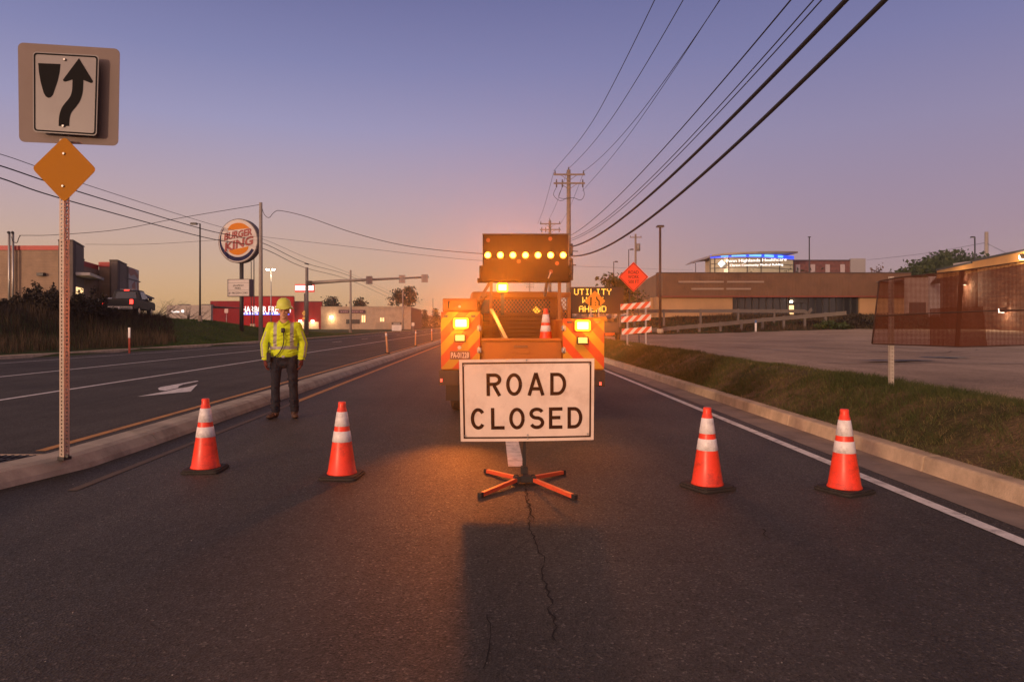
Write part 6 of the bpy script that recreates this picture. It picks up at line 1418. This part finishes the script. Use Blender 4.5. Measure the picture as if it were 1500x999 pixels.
# lamps on the tail
def strobe(px, py, w, h, name, Y=YT0, m=M_STROBE, dim=False):
    x, z = TX(px, Y), TZ(py, Y); hs = MB().box(x-w/2-.018, x+w/2+.018, Y-.05, Y-.003, z-h/2-.018, z+h/2+.018).build(name, M_BLACK, t, world=True, bevel=.008)
    if m is M_STROBE:                    # glowing plate puts the yellow bloom halo round the bright core
        gl_ = MB().prism([(x+a, Y-.051, z+b) for a, b in rrect(w*1.45, h*1.6, .04)], (0, -.012, 0)).build('halo_plate', mat('painted amber halo', (.9, .5, .05), .3, var=0, emit=(1, .50, .012), estr=1.15), t, world=True, bevel=.004); gl_.parent = hs
    ln = MB().box(x-w/2, x+w/2, Y-.072, Y-.051, z-h/2, z+h/2).build('lens', m, t, world=True, bevel=.006); ln.parent = hs
    return x, z
LIGHTS = []
def lamp_light(name, x, y, z, energy, aim, size=150, radius=.05, col=(1, .21, .022), kind='SPOT'):
    l = bpy.data.lights.new(name, kind); l.energy = energy; l.color = col; l.shadow_soft_size = radius
    if kind == 'SPOT': l.spot_size = R(size); l.spot_blend = 1.0
    o = bpy.data.objects.new(name, l); COL.objects.link(o); o.parent = t.o; o.location = Vector((x, y, z))-Vector(t.matrix_world_loc)
    o.rotation_euler = Vector(aim).to_track_quat('-Z', 'Y').to_euler(); return o
M_AMBD = mat('amber lens with added glow', (.85, .55, .16), .25, var=.05, emit=(1, .62, .2), estr=.8)  # lamp is off; its pale brightness is put in as emission
E_STROBE, E_HALO = 480, 15
GLOW_BEAM = 5600
for px, py in ((675.5, 473.5), (853, 477)):
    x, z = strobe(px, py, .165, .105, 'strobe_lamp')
    lamp_light('strobe_light', x, YT0-.14, z, E_STROBE*(1.0 if px < 700 else .10), (.0, -1, -.36), 36 if px < 700 else 40, radius=.11)
    lamp_light('added_glow_beam', x, YT0-.09, z, GLOW_BEAM, (0, -1, .01), 19, radius=.05, col=(1, .20, .008))  # extra narrow lamp added to imitate lens bloom in the haze
    lamp_light('strobe_halo', x, YT0-.20, z, E_HALO, (0, 1, 0), kind='POINT', radius=.06, col=(1, .30, .03))  # extra point lamp added to put a halo on the tail panel
lamp_light('strobe_spill', TX(675.5), YT0-.1, TZ(473.5), 750, (-3.7, -3.6, 1.2), 62, radius=.08, col=(1, .20, .02))
for px, py in ((674, 495), (853, 498.5)): strobe(px, py, .135, .085, 'marker_lamp', m=M_AMBD)
# hinges, latches and grab handles of the bodies
for x_ in (LX1-.012, RX0+.012):
    for z_ in (1.05, 1.38): mb = MB(); mb.cyl((x_, YT0-.016, z_-.05), (x_, YT0-.016, z_+.05), .012, n=10); mb.box(x_-.03, x_+.03, YT0-.012, YT0-.004, z_-.035, z_+.035); mb.build('hinge', M_STEEL, t, world=True)
for x_, z_ in ((LX0+.07, 1.56), (LX1-.10, 1.56), (RX0+.1, 1.47), (RX1-.1, 1.47)): MB().box(x_-.035, x_+.035, YT0-.018, YT0-.004, z_-.018, z_+.018).build('latch', M_STEELD, t, world=True, bevel=.004)
mb = MB(); mb.tube(curve_pts([(LX0+.12, YT0+.0, zu1-.05), (LX0+.12, YT0-.05, zu1-.07), (LX0+.12, YT0-.05, zl1+.09), (LX0+.12, YT0+.0, zl1+.06)], 4), .011, 7); mb.build('grab_handle', M_BLACK, t, world=True)
for x_ in (TX(712), TX(815)): MB().tube(curve_pts([(x_, YT0+.05, .80), (x_+.03, YT0-.03, .72), (x_-.02, YT0-.03, .60), (x_+.02, YT0+.1, .52)], 5), .014, 6).build('tailgate_chain', M_STEELD, t, world=True)
# number plate
a, b = P(659, 526.5, YT0-.01), P(688.5, 514, YT0-.01); pl = MB().box(a.x, b.x, YT0-.016, YT0-.008, a.z, b.z).build('number_plate', mat('brown number plate', (.14, .05, .03), .5, var=.1), t, world=True)
mb = MB(); put_text(mb, 'PA-01228', (a.x+.018, YT0-.0165, a.z+.022), (b.x-a.x-.036, 0, 0), (0, 0, b.z-a.z-.044), (0, -1, 0), .01, .002); l_ = mb.build('lettering', mat('pale plate letters', (.7, .5, .42), .5, var=0), t, world=True); l_.parent = pl
mb = MB(); mb.cyl((TX(673), YT0-.012, TZ(509)), (TX(673), YT0-.003, TZ(509)), .028, n=12); mb.build('emblem', M_STEEL, t, world=True)
# tailgate, deck and bed front
zt0, zt1 = TZ(556), TZ(500)
tg = MB().box(LX1+.01, RX0-.01, YT0+.06, YT0+.12, zt0, zt1).build('tailgate', M_TRK, t, world=True, bevel=.01)
mb = MB(); mb.box(LX1+.005, RX0-.005, YT0+.03, YT0+.14, zt1+.001, zt1+.045); mb.build('tailgate_lip', M_TRK, t, world=True, bevel=.008)
hd_ = MB().box(TX(753), TX(773), YT0+.045, YT0+.058, TZ(509.5), TZ(506)).build('handle', M_TRKD, t, world=True, bevel=.003); hd_.parent = tg
mb = MB(); mb.box(TX(750), TX(776), YT0+.052, YT0+.058, TZ(518), TZ(511.5)); e_ = mb.build('embossed_panel', M_TRK, t, world=True, bevel=.004); e_.parent = tg
MB().box(LX1+.01, RX0-.01, YT0+.13, YT0+3.0, .90, .98).build('deck', M_TRKD, t, world=True)
YC_ = YT0+2.7
mb = MB()
for k in range(9): mb.box(LX1+.02, RX0-.02, YC_, YC_+.05, .985+.075*k, 1.05+.075*k)
mb.build('bed_front', M_TRKD, t, world=True, bevel=.004)
MB().bar((TX(719), YT0+1.2, TZ(452)), (TX(742), YT0+.3, TZ(499)), .06, .05).build('hinged_bar', M_STEEL, t, world=True)
# headboard of expanded metal, cab behind it
Yh = YC_+.08; hx0, hx1 = TX(717, Yh), TX(836, Yh); hz0, hz1 = TZ(470, Yh), TZ(428.5, Yh)
mb = MB(); mb.box(hx0, hx1, Yh, Yh+.06, hz1-.10, hz1); mb.box(hx0, hx1, Yh, Yh+.06, hz0-.05, hz0)
mb.box(hx0, hx0+.06, Yh, Yh+.06, hz0, hz1-.1); mb.box(hx1-.06, hx1, Yh, Yh+.06, hz0, hz1-.1); mb.build('headboard_frame', M_TRK, t, world=True, bevel=.006)
mb = MB(); w, h, pt = hx1-hx0-.12, hz1-.1-hz0, .068
for s in (1, -1):
    u = -h
    while u < w:
        L_ = [(u, 0), (u+h*.8, h)] if s > 0 else [(u+h*.8, 0), (u, h)]
        pa, pb_ = L_; q0 = max(0, min(1, (0-pa[0])/(pb_[0]-pa[0]))); q1 = max(0, min(1, (w-pa[0])/(pb_[0]-pa[0])))
        if q0 > q1: q0, q1 = q1, q0
        if q1-q0 > .02:
            A = (pa[0]+(pb_[0]-pa[0])*q0, pa[1]+(pb_[1]-pa[1])*q0); B = (pa[0]+(pb_[0]-pa[0])*q1, pa[1]+(pb_[1]-pa[1])*q1)
            mb.bar((hx0+.06+A[0], Yh+.03+.006*s, hz0+A[1]), (hx0+.06+B[0], Yh+.03+.006*s, hz0+B[1]), .012, .012, (0, 1, 0))
        u += pt
mb.build('headboard_mesh', M_TRK, t, world=True)
Yc = Yh+.25
mb = MB(); mb.add([(TC-1.0, Yc, .75), (TC+1.0, Yc, .75), (TC+1.0, Yc, 1.45), (TC+.86, Yc, 2.08), (TC-.86, Yc, 2.08), (TC-1.0, Yc, 1.45)]+[(TC-1.0, Yc+1.7, .75), (TC+1.0, Yc+1.7, .75), (TC+1.0, Yc+1.7, 1.45), (TC+.8, Yc+1.2, 2.06), (TC-.8, Yc+1.2, 2.06), (TC-1.0, Yc+1.7, 1.45)],
       [(5, 4, 3, 2, 1, 0), (6, 7, 8, 9, 10, 11)]+[(i, (i+1) % 6, 6+(i+1) % 6, 6+i) for i in range(6)]); mb.build('cab', M_TRK, t, world=True, bevel=.05)
MB().box(TC-.68, TC+.68, Yc-.012, Yc-.004, 1.5, 1.92).build('rear_window', M_GLASSD, t, world=True)
x, z = TX(787, Yh), TZ(454.5, Yh); MB().prism([(x-.085, Yc-.02, z), (x, Yc-.02, z-.09), (x+.085, Yc-.02, z), (x, Yc-.02, z+.09)], (0, -.01, 0)).build('lit_mesh_patch', mat('lit yellow patch', (.9, .6, .1), .4, var=0, emit=(1, .62, .06), estr=1.0), t, world=True)  # glowing diamond puts in the yellow-lit patch seen behind the mesh
MB().prism([(TC-.95, Yc+1.65, .6), (TC+.95, Yc+1.65, .6), (TC+.9, Yc+1.65, 1.38), (TC-.9, Yc+1.65, 1.38)], (0, 1.7, 0)).build('hood', M_TRK, t, world=True, bevel=.06)
for s in (-1, 1):
    mb = MB(); mb.box(TC+s*1.16-.09, TC+s*1.16+.09, Yc+1.2, Yc+1.28, 1.35, 1.75); mb.bar((TC+s*1.16, Yc+1.3, 1.4), (TC+s*.95, Yc+1.5, 1.35), .03, .03); mb.build('wing_mirror', M_BLACK, t, world=True)
# chassis, bumper, wheels
MB().box(TC-.42, TC+.42, YT0+.3, Yc+3.2, .52, .74).build('chassis', M_STEELD, t, world=True)
mb = MB(); mb.box(TX(643), TX(672), YT0-.02, YT0+.35, TZ(564), zc0-.022); mb.box(TX(866), TX(886), YT0-.02, YT0+.35, TZ(566), zc0-.022); mb.box(TX(672)+.002, TX(866)-.002, YT0-.01, YT0+.3, TZ(560), zc0-.022); mb.build('bumper', M_BUMP, t, world=True, bevel=.01)
for px, py in ((646.5, 557), (879.5, 562)):
    x, z = TX(px, YT0-.03), TZ(py, YT0-.03); MB().box(x-.014, x+.014, YT0-.04, YT0-.022, z-.022, z+.022).build('red_marker', mat('lit red marker', (.8, .1, .08), .3, var=0, emit=(1, .09, .05), estr=2.2), t, world=True)
def wheel(x0, x1, y, r=.43):
    mb = MB(); mb.cyl((x0, y, r), (x1, y, r), r, n=32); w = mb.build('wheel', M_BLACK, t, world=True, bevel=.05); mb = MB(); mb.cyl((x1 if abs(x1-TC) > abs(x0-TC) else x0, y, r), ((x1+.012) if x1 > TC else (x0-.012), y, r), r*.55, n=20); q = mb.build('rim', M_STEELD, t, world=True); q.parent = w
for a, b in ((-1.14, -.90), (-.87, -.63), (.63, .87), (.90, 1.14)): wheel(TC+a, TC+b, YT0+1.25)
for a, b in ((-1.08, -.82), (.82, 1.08)): wheel(TC+a, TC+b, Yc+2.2)
for s in (-1, 1): MB().box(TC+s*.9-.29, TC+s*.9+.29, YT0+.62, YT0+.64, .22, .72).build('mudflap', M_BLACK, t, world=True)
# arrow board on its posts
Ya = 11.9; ax0, ax1, az0, az1 = TX(707, Ya), TX(832.5, Ya), TZ(411, Ya), TZ(343.5, Ya)
M_ABRD = mat('matt black arrow board', (.013, .008, .006), .75, var=.12, scale=3, spec=.2)
ab = MB().box(ax0, ax1, Ya, Ya+.07, az0, az1).build('arrow_board', M_ABRD, t, world=True, bevel=.008)
mb = MB(); mb.box(ax0-.006, ax1+.006, Ya-.006, Ya+.076, az1+.001, az1+.012); f_ = mb.build('board_edge', M_STEELD, t, world=True); f_.parent = ab
hs = MB().box(TX(702, Ya), ax1+.03, Ya+.08, Ya+.28, TZ(411.5, Ya), TZ(388.5, Ya)).build('board_housing', M_ABRD, t, world=True, bevel=.012)
MB().box(TX(699, Ya), TX(836, Ya), Ya+.075, Ya+.32, TZ(413, Ya), TZ(407, Ya)).build('board_tray', M_ABRD, t, world=True, bevel=.006)
mb = MB(); mb.cyl((ax1+.07, Ya+.12, TZ(410, Ya)), (ax1+.07, Ya+.12, TZ(378, Ya)), .028, n=8)
for z in (380, 388, 396, 404): mb.ball((ax1+.06, Ya+.12, TZ(z, Ya)), (.035, .05, .045), 1)
mb.bar((ax1+.06, Ya+.12, TZ(387, Ya)), (ax1+.15, Ya+.12, TZ(387.5, Ya)), .018, .018); mb.build('tilt_linkage', M_STEELD, t, world=True)
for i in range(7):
    x, z = TX(714.6+18.35*i, Ya), TZ(374.2, Ya); hs = MB().cyl((x, Ya-.002, z), (x, Ya-.03, z), .062, n=18).build('arrow_lamp', M_BLACK, t, world=True); mb = MB(); mb.cyl((x, Ya-.0305, z), (x, Ya-.032, z), .058, n=18); ol = mb.build('halo_plate', mat('painted orange halo', (.9, .4, .04), .3, var=0, emit=(1, .33, .01), estr=.9), t, world=True); ol.parent = hs  # glowing ring adds the lamp's bloom halo as emission
    mb = MB(); mb.lathe([(.048, 0), (.046, .008), (.030, .018), (.004, .022)], 18); mb.move(Matrix.Translation((x, Ya-.031, z)) @ Matrix.Rotation(R(90), 4, 'X')); ln = mb.build('lens', M_AMBER, t, world=True); ln.parent = hs
    lamp_light('added_arrow_glow', x, Ya-.06, z, 560, (-x/Ya, -1, -.09), 17, col=(1, .20, .008))  # added narrow lamp, its beam imitates bloom round the arrow lamp
    lamp_light('arrow_halo', x, Ya-.13, z, 5.5, (0, 1, 0), kind='POINT', radius=.05, col=(1, .27, .03))  # extra point lamp added for the halo on the board
for (px, py) in ((715, 352), (806, 350), (760, 383), (816, 386), (807, 398)):       # unlit lamps of the matrix
    x, z = TX(px, Ya), TZ(py, Ya); mb = MB(); mb.cyl((x, Ya-.002, z), (x, Ya-.012, z), .035, n=14); mb.build('dark_arrow_lamp', mat('dark amber lens', (.16, .05, .02), .35, var=0), t, world=True)
for px, w_ in ((719.5, .05), (820.5, .055)): MB().box(TX(px, Ya)-w_/2, TX(px, Ya)+w_/2, Ya+.1, Ya+.16, .98, TZ(410, Ya)).build('board_post', M_TRKD, t, world=True, bevel=.004)
mb = MB(); mb.bar((TX(802, Ya), Ya+.6, TZ(431, Ya)), (TX(803, Ya), Ya+.2, TZ(408, Ya)), .05, .05); mb.bar((TX(803, Ya), Ya-.02, TZ(408, Ya)), (TX(806.5, Ya), Ya-.02, TZ(399, Ya)), .035, .02); mb.build('lift_arm', M_STEEL, t, world=True)
MB().bar((TX(701, Ya), Ya+.2, TZ(440, Ya)), (TX(717, Ya), Ya+.2, TZ(414, Ya)), .05, .05).build('stay', M_TRKD, t, world=True)
mb = MB()
for k in range(5): mb.ball((TX(699+1.5*k, 11), 11, TZ(458-5*k, 11)), (.045, .05, .05), 1)
mb.tube(curve_pts([(TX(698, 11), 11, TZ(462, 11)), (TX(702, 11), 11, TZ(450, 11)), (TX(707, 11), 11, TZ(438, 11)), (TX(714, 11), 11, TZ(432, 11))], 4), .03, 6); mb.build('hose_bundle', M_TRKD, t, world=True)
# the strobe under the arrow board
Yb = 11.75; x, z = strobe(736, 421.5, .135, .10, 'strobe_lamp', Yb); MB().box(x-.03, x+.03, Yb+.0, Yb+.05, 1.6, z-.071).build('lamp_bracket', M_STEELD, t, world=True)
lamp_light('strobe_light', x, Yb-.14, z, GLOW_BEAM*.8, (0, -1, -.03), 20, col=(1, .20, .008)); lamp_light('strobe_halo', x, Yb-.2, z, E_HALO*.8, (0, 1, 0), kind='POINT', radius=.06, col=(1, .32, .04))  # added beam imitating bloom in the haze, with an added halo lamp

# ------------------------------------------------------------------ the worker
def union(name, balls=(), caps=(), extra=None, voxel=.010, smooth=4, mats=(), parent=None, paint=None, cut=None):
    """Overlapping solids fused into one continuous skin."""
    mb = MB()
    for c, r in balls: mb.ball(c, r, 3)
    for p, q, r0, r1 in caps:
        mb.cyl(p, q, r0, r1, 18); mb.ball(p, r0, 3); mb.ball(q, r1, 3)
    if extra: extra(mb)
    me = bpy.data.meshes.new(name); me.from_pydata(mb.v, [], mb.f); ob = bpy.data.objects.new(name, me); COL.objects.link(ob)
    r = ob.modifiers.new('r', 'REMESH'); r.mode = 'VOXEL'; r.voxel_size = voxel; s = ob.modifiers.new('s', 'SMOOTH'); s.iterations = smooth; s.factor = .5
    dg = bpy.context.evaluated_depsgraph_get(); m2 = bpy.data.meshes.new_from_object(ob.evaluated_get(dg)); m2.name = name
    if cut:
        bm = bmesh.new(); bm.from_mesh(m2); bmesh.ops.delete(bm, geom=[v for v in bm.verts if cut(v.co)], context='VERTS'); bm.to_mesh(m2); bm.free()
    bpy.data.objects.remove(ob); bpy.data.meshes.remove(me); m2.materials.clear()
    for m in mats: m2.materials.append(m)
    m2.polygons.foreach_set('use_smooth', [True]*len(m2.polygons))
    if paint: m2.polygons.foreach_set('material_index', [paint(p.center, p.normal) for p in m2.polygons])
    else: m2.polygons.foreach_set('material_index', [0]*len(m2.polygons))
    m2.update(); o = bpy.data.objects.new(name, m2); COL.objects.link(o); o.parent = parent.o; return o
wp = G(416, 612); t = thing('person', 'worker in lime hi-vis jacket, yellow hard hat and dark jeans standing by the median', 'person', (wp.x, wp.y, 0), R(12))
M_SKIN = mat('weathered skin', (.58, .29, .17), .6, var=.12, scale=14); M_LIP = mat('lips and brows', (.20, .09, .06), .7, var=.1); M_EYE = mat('dark eyes', (.02, .015, .012), .3, var=0); M_HAIR = mat('grey hair', (.20, .17, .15), .8, var=.2, scale=30)
M_LIME = mat('lime fluorescent fabric', (.60, .70, .018), .8, var=.16, scale=9, bump=.6, bscale=14); M_SILV = mat('silver reflective tape', (.36, .31, .27), .5, var=.1, scale=12)
M_JEAN = mat('dark denim', (.017, .019, .028), .9, var=.35, scale=9, bump=.5, bscale=22, spec=.1, dirt=(.040, .042, .050), dscale=6); M_BOOT = mat('brown leather boots', (.075, .035, .020), .6, var=.25, scale=12); M_SOLE = mat('boot sole', (.02, .017, .015), .8, var=0)
M_HAT = mat('lime hard hat', (.62, .64, .09), .4, var=.06, scale=8); M_GLOVE = mat('dark red work gloves', (.12, .02, .015), .8, var=.2, scale=14)
V = Vector
hx = {1: V((.115, .0, .97)), -1: V((-.105, .0, .97))}
kn = {1: V((.140, -.015, .52)), -1: V((-.125, -.02, .52))}; an = {1: V((.155, .02, .10)), -1: V((-.125, .02, .10))}
sh = {1: V((.190, .02, 1.415)), -1: V((-.190, .02, 1.415))}; el = {1: V((.285, .05, 1.14)), -1: V((-.290, .06, 1.14))}; wr = {1: V((.262, -.03, .905)), -1: V((-.268, -.02, .905))}
hc = V((0, -.015, 1.635))
def headx(mb):
    mb.ball(hc+V((0, .012, .025)), (.076, .094, .105), 3); mb.ball(hc+V((0, -.035, -.055)), (.058, .055, .062), 3); mb.ball(hc+V((0, -.058, -.100)), (.030, .026, .022), 2)
    mb.prism([hc+V((-.012, -.088, .018)), hc+V((.012, -.088, .018)), hc+V((.021, -.096, -.034)), hc+V((-.021, -.096, -.034))], (0, .03, 0)); mb.ball(hc+V((0, -.108, -.028)), (.016, .016, .014), 2)
    for s in (-1, 1):
        mb.ball(hc+V((s*.078, .012, -.005)), (.012, .022, .034), 2); mb.ball(hc+V((s*.042, -.068, -.020)), (.024, .020, .022), 2); mb.ball(hc+V((s*.032, -.086, .030)), (.028, .012, .009), 2)
body = union('body', [(V((0, .02, 1.40)), (.17, .10, .10)), (V((0, .01, 1.20)), (.155, .10, .22)), (V((0, .01, 1.0)), (.15, .10, .12))],
    [(V((0, .02, 1.44)), V((0, -.005, 1.58)), .062, .056)]+[(hx[s], kn[s], .075, .05) for s in (1, -1)]+[(kn[s], an[s], .048, .036) for s in (1, -1)]+[(sh[s], el[s], .048, .038) for s in (1, -1)]+[(el[s], wr[s], .036, .026) for s in (1, -1)]+[(an[s]-V((0, 0, .03)), an[s]+V((s*.02, -.07, -.055)), .026, .020) for s in (1, -1)],
    headx, .0075, 4, [M_SKIN, M_LIP], t, lambda c, n: 1 if (abs(c.x) < .024 and abs(c.z-(hc.z-.062)) < .0055 and c.y < hc.y-.06) or (.016 < abs(c.x) < .052 and abs(c.z-(hc.z+.036)) < .005 and c.y < hc.y-.06) else 0)
for s in (-1, 1): mb = MB(); mb.ball(hc+V((s*.032, -.083, .012)), (.011, .008, .006), 2); mb.build('eye', M_EYE, t)
union('hair', [(hc+V((0, .030, .02)), (.083, .085, .075))], voxel=.008, mats=[M_HAIR], parent=t, cut=lambda c: c.y < .0 or c.z < hc.z-.055)
# hard hat with brim all round and a ridge
hb = hc+V((0, .0, .082)); mb = MB(); mb.lathe([(.160, -.008), (.158, -.002), (.122, .012), (.121, .030), (.113, .065), (.090, .100), (.055, .122), (.015, .130)], 36); 
for i, v in enumerate(mb.v): mb.v[i] = (v[0]*.90, v[1]*1.08-.006, v[2]-.035*max(0, -v[1]-.10)/.06-.028*max(0, abs(v[0])-.11)/.04)
n0 = len(mb.v)
for x in (-.03, 0, .03): mb.tube([V((x, .10, .055)), V((x, .06, .112)), V((x, 0, .128)), V((x, -.06, .114)), V((x, -.11, .058))], .009, 6)
mb.move(Matrix.Translation(hb) @ Matrix.Rotation(R(4), 4, 'X')); hat = mb.build('hard_hat', M_HAT, t)
# jacket: torso and sleeves, baggy, bloused at the hem
def jpaint(c, n):
    x, y, z = c; ax = abs(x)
    if ax < .215 and z < 1.40 and (ax < .185 or z < 1.20):
        if 1.055 < z < 1.105 and ax < .20: return 1
        if .098 < ax < .148 and 1.105 <= z: return 1
    if .098 < ax < .148 and z >= 1.34: return 1
    if ax > .225:                                        # outer stripe down the sleeve
        for s in (1, -1):
            if x*s > 0:
                q = (1.415-z)/(1.415-1.14) if z > 1.14 else 1; cx = (sh[s].lerp(el[s], q).x if z > 1.14 else el[s].lerp(wr[s], (1.14-z)/.235).x)
                if .93 < z < 1.33 and (x-cx)*s > -.004 and (x-cx)*s < .05 and n.y < -.15 and n.y > -.88: return 1
    return 0
def torso(mb):
    rings = [(.925, .155, .112), (.945, .185, .135), (.985, .197, .145), (1.05, .198, .145), (1.15, .200, .140), (1.26, .206, .136), (1.34, .205, .128), (1.40, .190, .112), (1.45, .125, .090), (1.485, .078, .072)]
    n = 28; vs = []
    for z, a, b in rings:
        for i in range(n): u = 2*math.pi*i/n; vs.append((a*math.cos(u), .012+b*math.sin(u), z))
    fs = [(i*n+j, i*n+(j+1) % n, (i+1)*n+(j+1) % n, (i+1)*n+j) for i in range(len(rings)-1) for j in range(n)]+[tuple(range(n))[::-1], tuple(range((len(rings)-1)*n, len(rings)*n))]
    mb.add(vs, fs)
    rnd = random.Random(3)
    for k in range(26):                                  # folds of loose cloth
        s = rnd.choice((-1, 1)); z = rnd.uniform(.96, 1.32); x = rnd.uniform(-.17, .17); yb = -.128+.35*x*x*3
        mb.tube([V((x-.06, yb+.004, z+s*.02)), V((x, yb-.004, z)), V((x+.06, yb+.004, z-s*.02))], .010, 6, .006)
    for s in (-1, 1):
        for k in range(7):
            q = k/6; c = el[s].lerp(wr[s], q) if k > 2 else sh[s].lerp(el[s], .5+.2*k); r_ = .066-.012*q; mb.tube([c+V((-r_, -.02, .012)), c+V((-r_*.4, -r_*.95, -.006)), c+V((r_*.5, -r_*.95, .004)), c+V((r_, -.01, -.012))], .012, 6, .009)
jk = union('jacket', [(sh[s]+V((-s*.03, 0, -.01)), (.085, .085, .07)) for s in (1, -1)], [(sh[s], el[s], .073, .068) for s in (1, -1)]+[(el[s], el[s].lerp(wr[s], .72), .068, .063) for s in (1, -1)]+[(el[s].lerp(wr[s], .72), wr[s]+V((0, 0, .02)), .064, .046) for s in (1, -1)], torso, .0085, 3, [M_LIME, M_SILV], t, jpaint, cut=lambda c: c.z > 1.462 and c.y < .03 and abs(c.x) < .052 or c.z > 1.475)
col_ = MB(); col_.tube(curve_pts([V((.066, .03, 1.492)), V((.060, -.04, 1.475)), V((.03, -.085, 1.445)), V((0, -.098, 1.428)), V((-.03, -.085, 1.445)), V((-.060, -.04, 1.475)), V((-.066, .03, 1.492)), V((0, .085, 1.505)), V((.066, .03, 1.492))], 4), .014, 8); col_.build('collar', M_LIME, t)
# jeans
def jeans(mb):
    rnd = random.Random(5)
    for s in (-1, 1):
        for k in range(9):
            z = rnd.choice((rnd.uniform(.12, .30), rnd.uniform(.45, .6), rnd.uniform(.7, .85))); c = an[s].lerp(kn[s], (z-.1)/.42) if z < .52 else kn[s].lerp(hx[s], (z-.52)/.45); r_ = .075 if z < .55 else .09
            mb.tube([c+V((-r_, -.01, .02*rnd.uniform(-1, 1))), c+V((0, -r_-.002, 0)), c+V((r_, -.01, .02*rnd.uniform(-1, 1)))], .012, 6, .008)
union('trousers', [(V((0, .012, .93)), (.175, .125, .075)), (V((0, .02, .84)), (.155, .115, .08))], [(hx[s]+V((0, 0, -.06)), kn[s], .092, .068) for s in (1, -1)]+[(kn[s], an[s]+V((0, 0, .02)), .066, .066) for s in (1, -1)], jeans, .0085, 3, [M_JEAN], t, cut=lambda c: c.z < .085)
mb = MB(); n = 30; L_ = [V((.168*math.cos(6.2832*i/n), .012+.122*math.sin(6.2832*i/n), .945)) for i in range(n+1)]
for a, b in zip(L_, L_[1:]): mb.bar(a, b, .012, .036)
mb.build('belt', M_BLACK, t); MB().box(-.022, .022, -.128, -.112, .930, .962).build('belt_buckle', M_STEEL, t, bevel=.003)
for s in (-1, 1):                                         # boots: heel, sole and toe in one skin
    d = V((s*.14 if s > 0 else -.55, -1, 0)).normalized(); o = V((an[s].x, an[s].y, 0))
    bt = union('boot', [(o+V((0, .03, .05)), (.045, .05, .05)), (o+d*.10+V((0, 0, .042)), (.052, .085, .042)), (o+d*.165+V((0, 0, .038)), (.048, .045, .036))], [(o+V((0, .005, .06)), o+V((0, .005, .17)), .052, .058)], None, .0075, 3, [M_BOOT, M_SOLE], t, lambda c, n: 1 if c.z < .024 else 0)
# gloved hands: palm, four unequal curled fingers and a thumb fused into one skin
for s in (-1, 1):
    w = wr[s]; palm = w+V((s*-.004, -.018, -.070)); caps = [(w+V((0, 0, .01)), w+V((0, -.008, -.03)), .028, .029)]
    caps += [(w+V((0, -.010, -.03)), palm+V((0, 0, -.012)), .027, .028), (w+V((0, .012, -.035)), palm+V((0, .016, -.010)), .024, .024), (w+V((0, -.030, -.035)), palm+V((0, -.020, -.010)), .022, .024)]
    for k, (oy, L_) in enumerate(((-.036, .068), (-.013, .078), (.010, .072), (.031, .056))):
        a = palm+V((0, oy, -.022)); b = a+V((-s*.006, -.002, -.42*L_)); c = b+V((-s*.020, -.001, -.34*L_)); e = c+V((-s*.024, 0, -.12*L_)); caps += [(a, b, .0105, .010), (b, c, .010, .0092), (c, e, .0092, .008)]
    a = w+V((-s*.008, -.042, -.035)); b = a+V((-s*.014, -.026, -.030)); c = b+V((-s*.012, -.006, -.030)); caps += [(a, b, .014, .012), (b, c, .012, .0095)]
    union('glove', [], caps, None, .0045, 2, [M_GLOVE], t)
# the radio on his hip and its speaker microphone: carried, so a thing of its own
Mw = Matrix.Translation((wp.x, wp.y, 0)) @ Matrix.Rotation(R(12), 4, 'Z'); rp = Mw @ V((-.215, -.085, .93))
t = thing('two_way_radio', 'black two-way radio on the worker\'s hip, with cord and chest microphone', 'radio', tuple(rp)); M_RAD = mat('black radio plastic', (.015, .014, .015), .5, var=.1)
def wl(*p): return Mw @ V(p)
mb = MB(); mb.box(-.245, -.185, -.125, -.070, .865, 1.01); mb.move(Mw); mb.build('radio_body', M_RAD, t, world=True, bevel=.008); mb = MB(); mb.cyl((-.225, -.09, 1.0), (-.215, -.085, 1.17), .009, .007, 8); mb.move(Mw); mb.build('antenna', M_RAD, t, world=True)
mb = MB(); mb.box(-.028, .028, -.175, -.140, 1.31, 1.385); mb.move(Mw); mc = mb.build('microphone', M_RAD, t, world=True, bevel=.012); mb = MB(); mb.cyl((0, -.176, 1.352), (0, -.180, 1.352), .016, n=12); mb.move(Mw); g_ = mb.build('grille', M_STEELD, t, world=True); g_.parent = mc
mb = MB(); mb.tube([Mw @ p for p in curve_pts([V((.004, -.150, 1.315)), V((.012, -.158, 1.24)), V((.004, -.160, 1.14)), V((-.03, -.160, 1.05)), V((-.08, -.152, .98)), V((-.14, -.140, .945)), V((-.195, -.115, .955)), V((-.205, -.10, 1.0))], 6)], .0085, 7); mb.build('cord', M_RAD, t, world=True)
# ------------------------------------------------------------------ haze added to carry the lamps' bloom: one thin even box round everything
HAZE = 0.0006
m = bpy.data.materials.new('added haze'); m.use_nodes = True; tt = m.node_tree; tt.nodes.clear()
o = N(tt, 'ShaderNodeOutputMaterial'); pv = N(tt, 'ShaderNodeVolumePrincipled'); pv.inputs['Color'].default_value = (.92, .90, .90, 1); pv.inputs['Density'].default_value = HAZE; pv.inputs['Anisotropy'].default_value = .85
tt.links.new(pv.outputs[0], o.inputs['Volume'])
ob = MB().box(-950, 950, -60, 1700, -1.6, 17.5).build('haze', m); ob['kind'] = 'stuff'; ob['label'] = 'thin added haze glowing round the amber lamps'
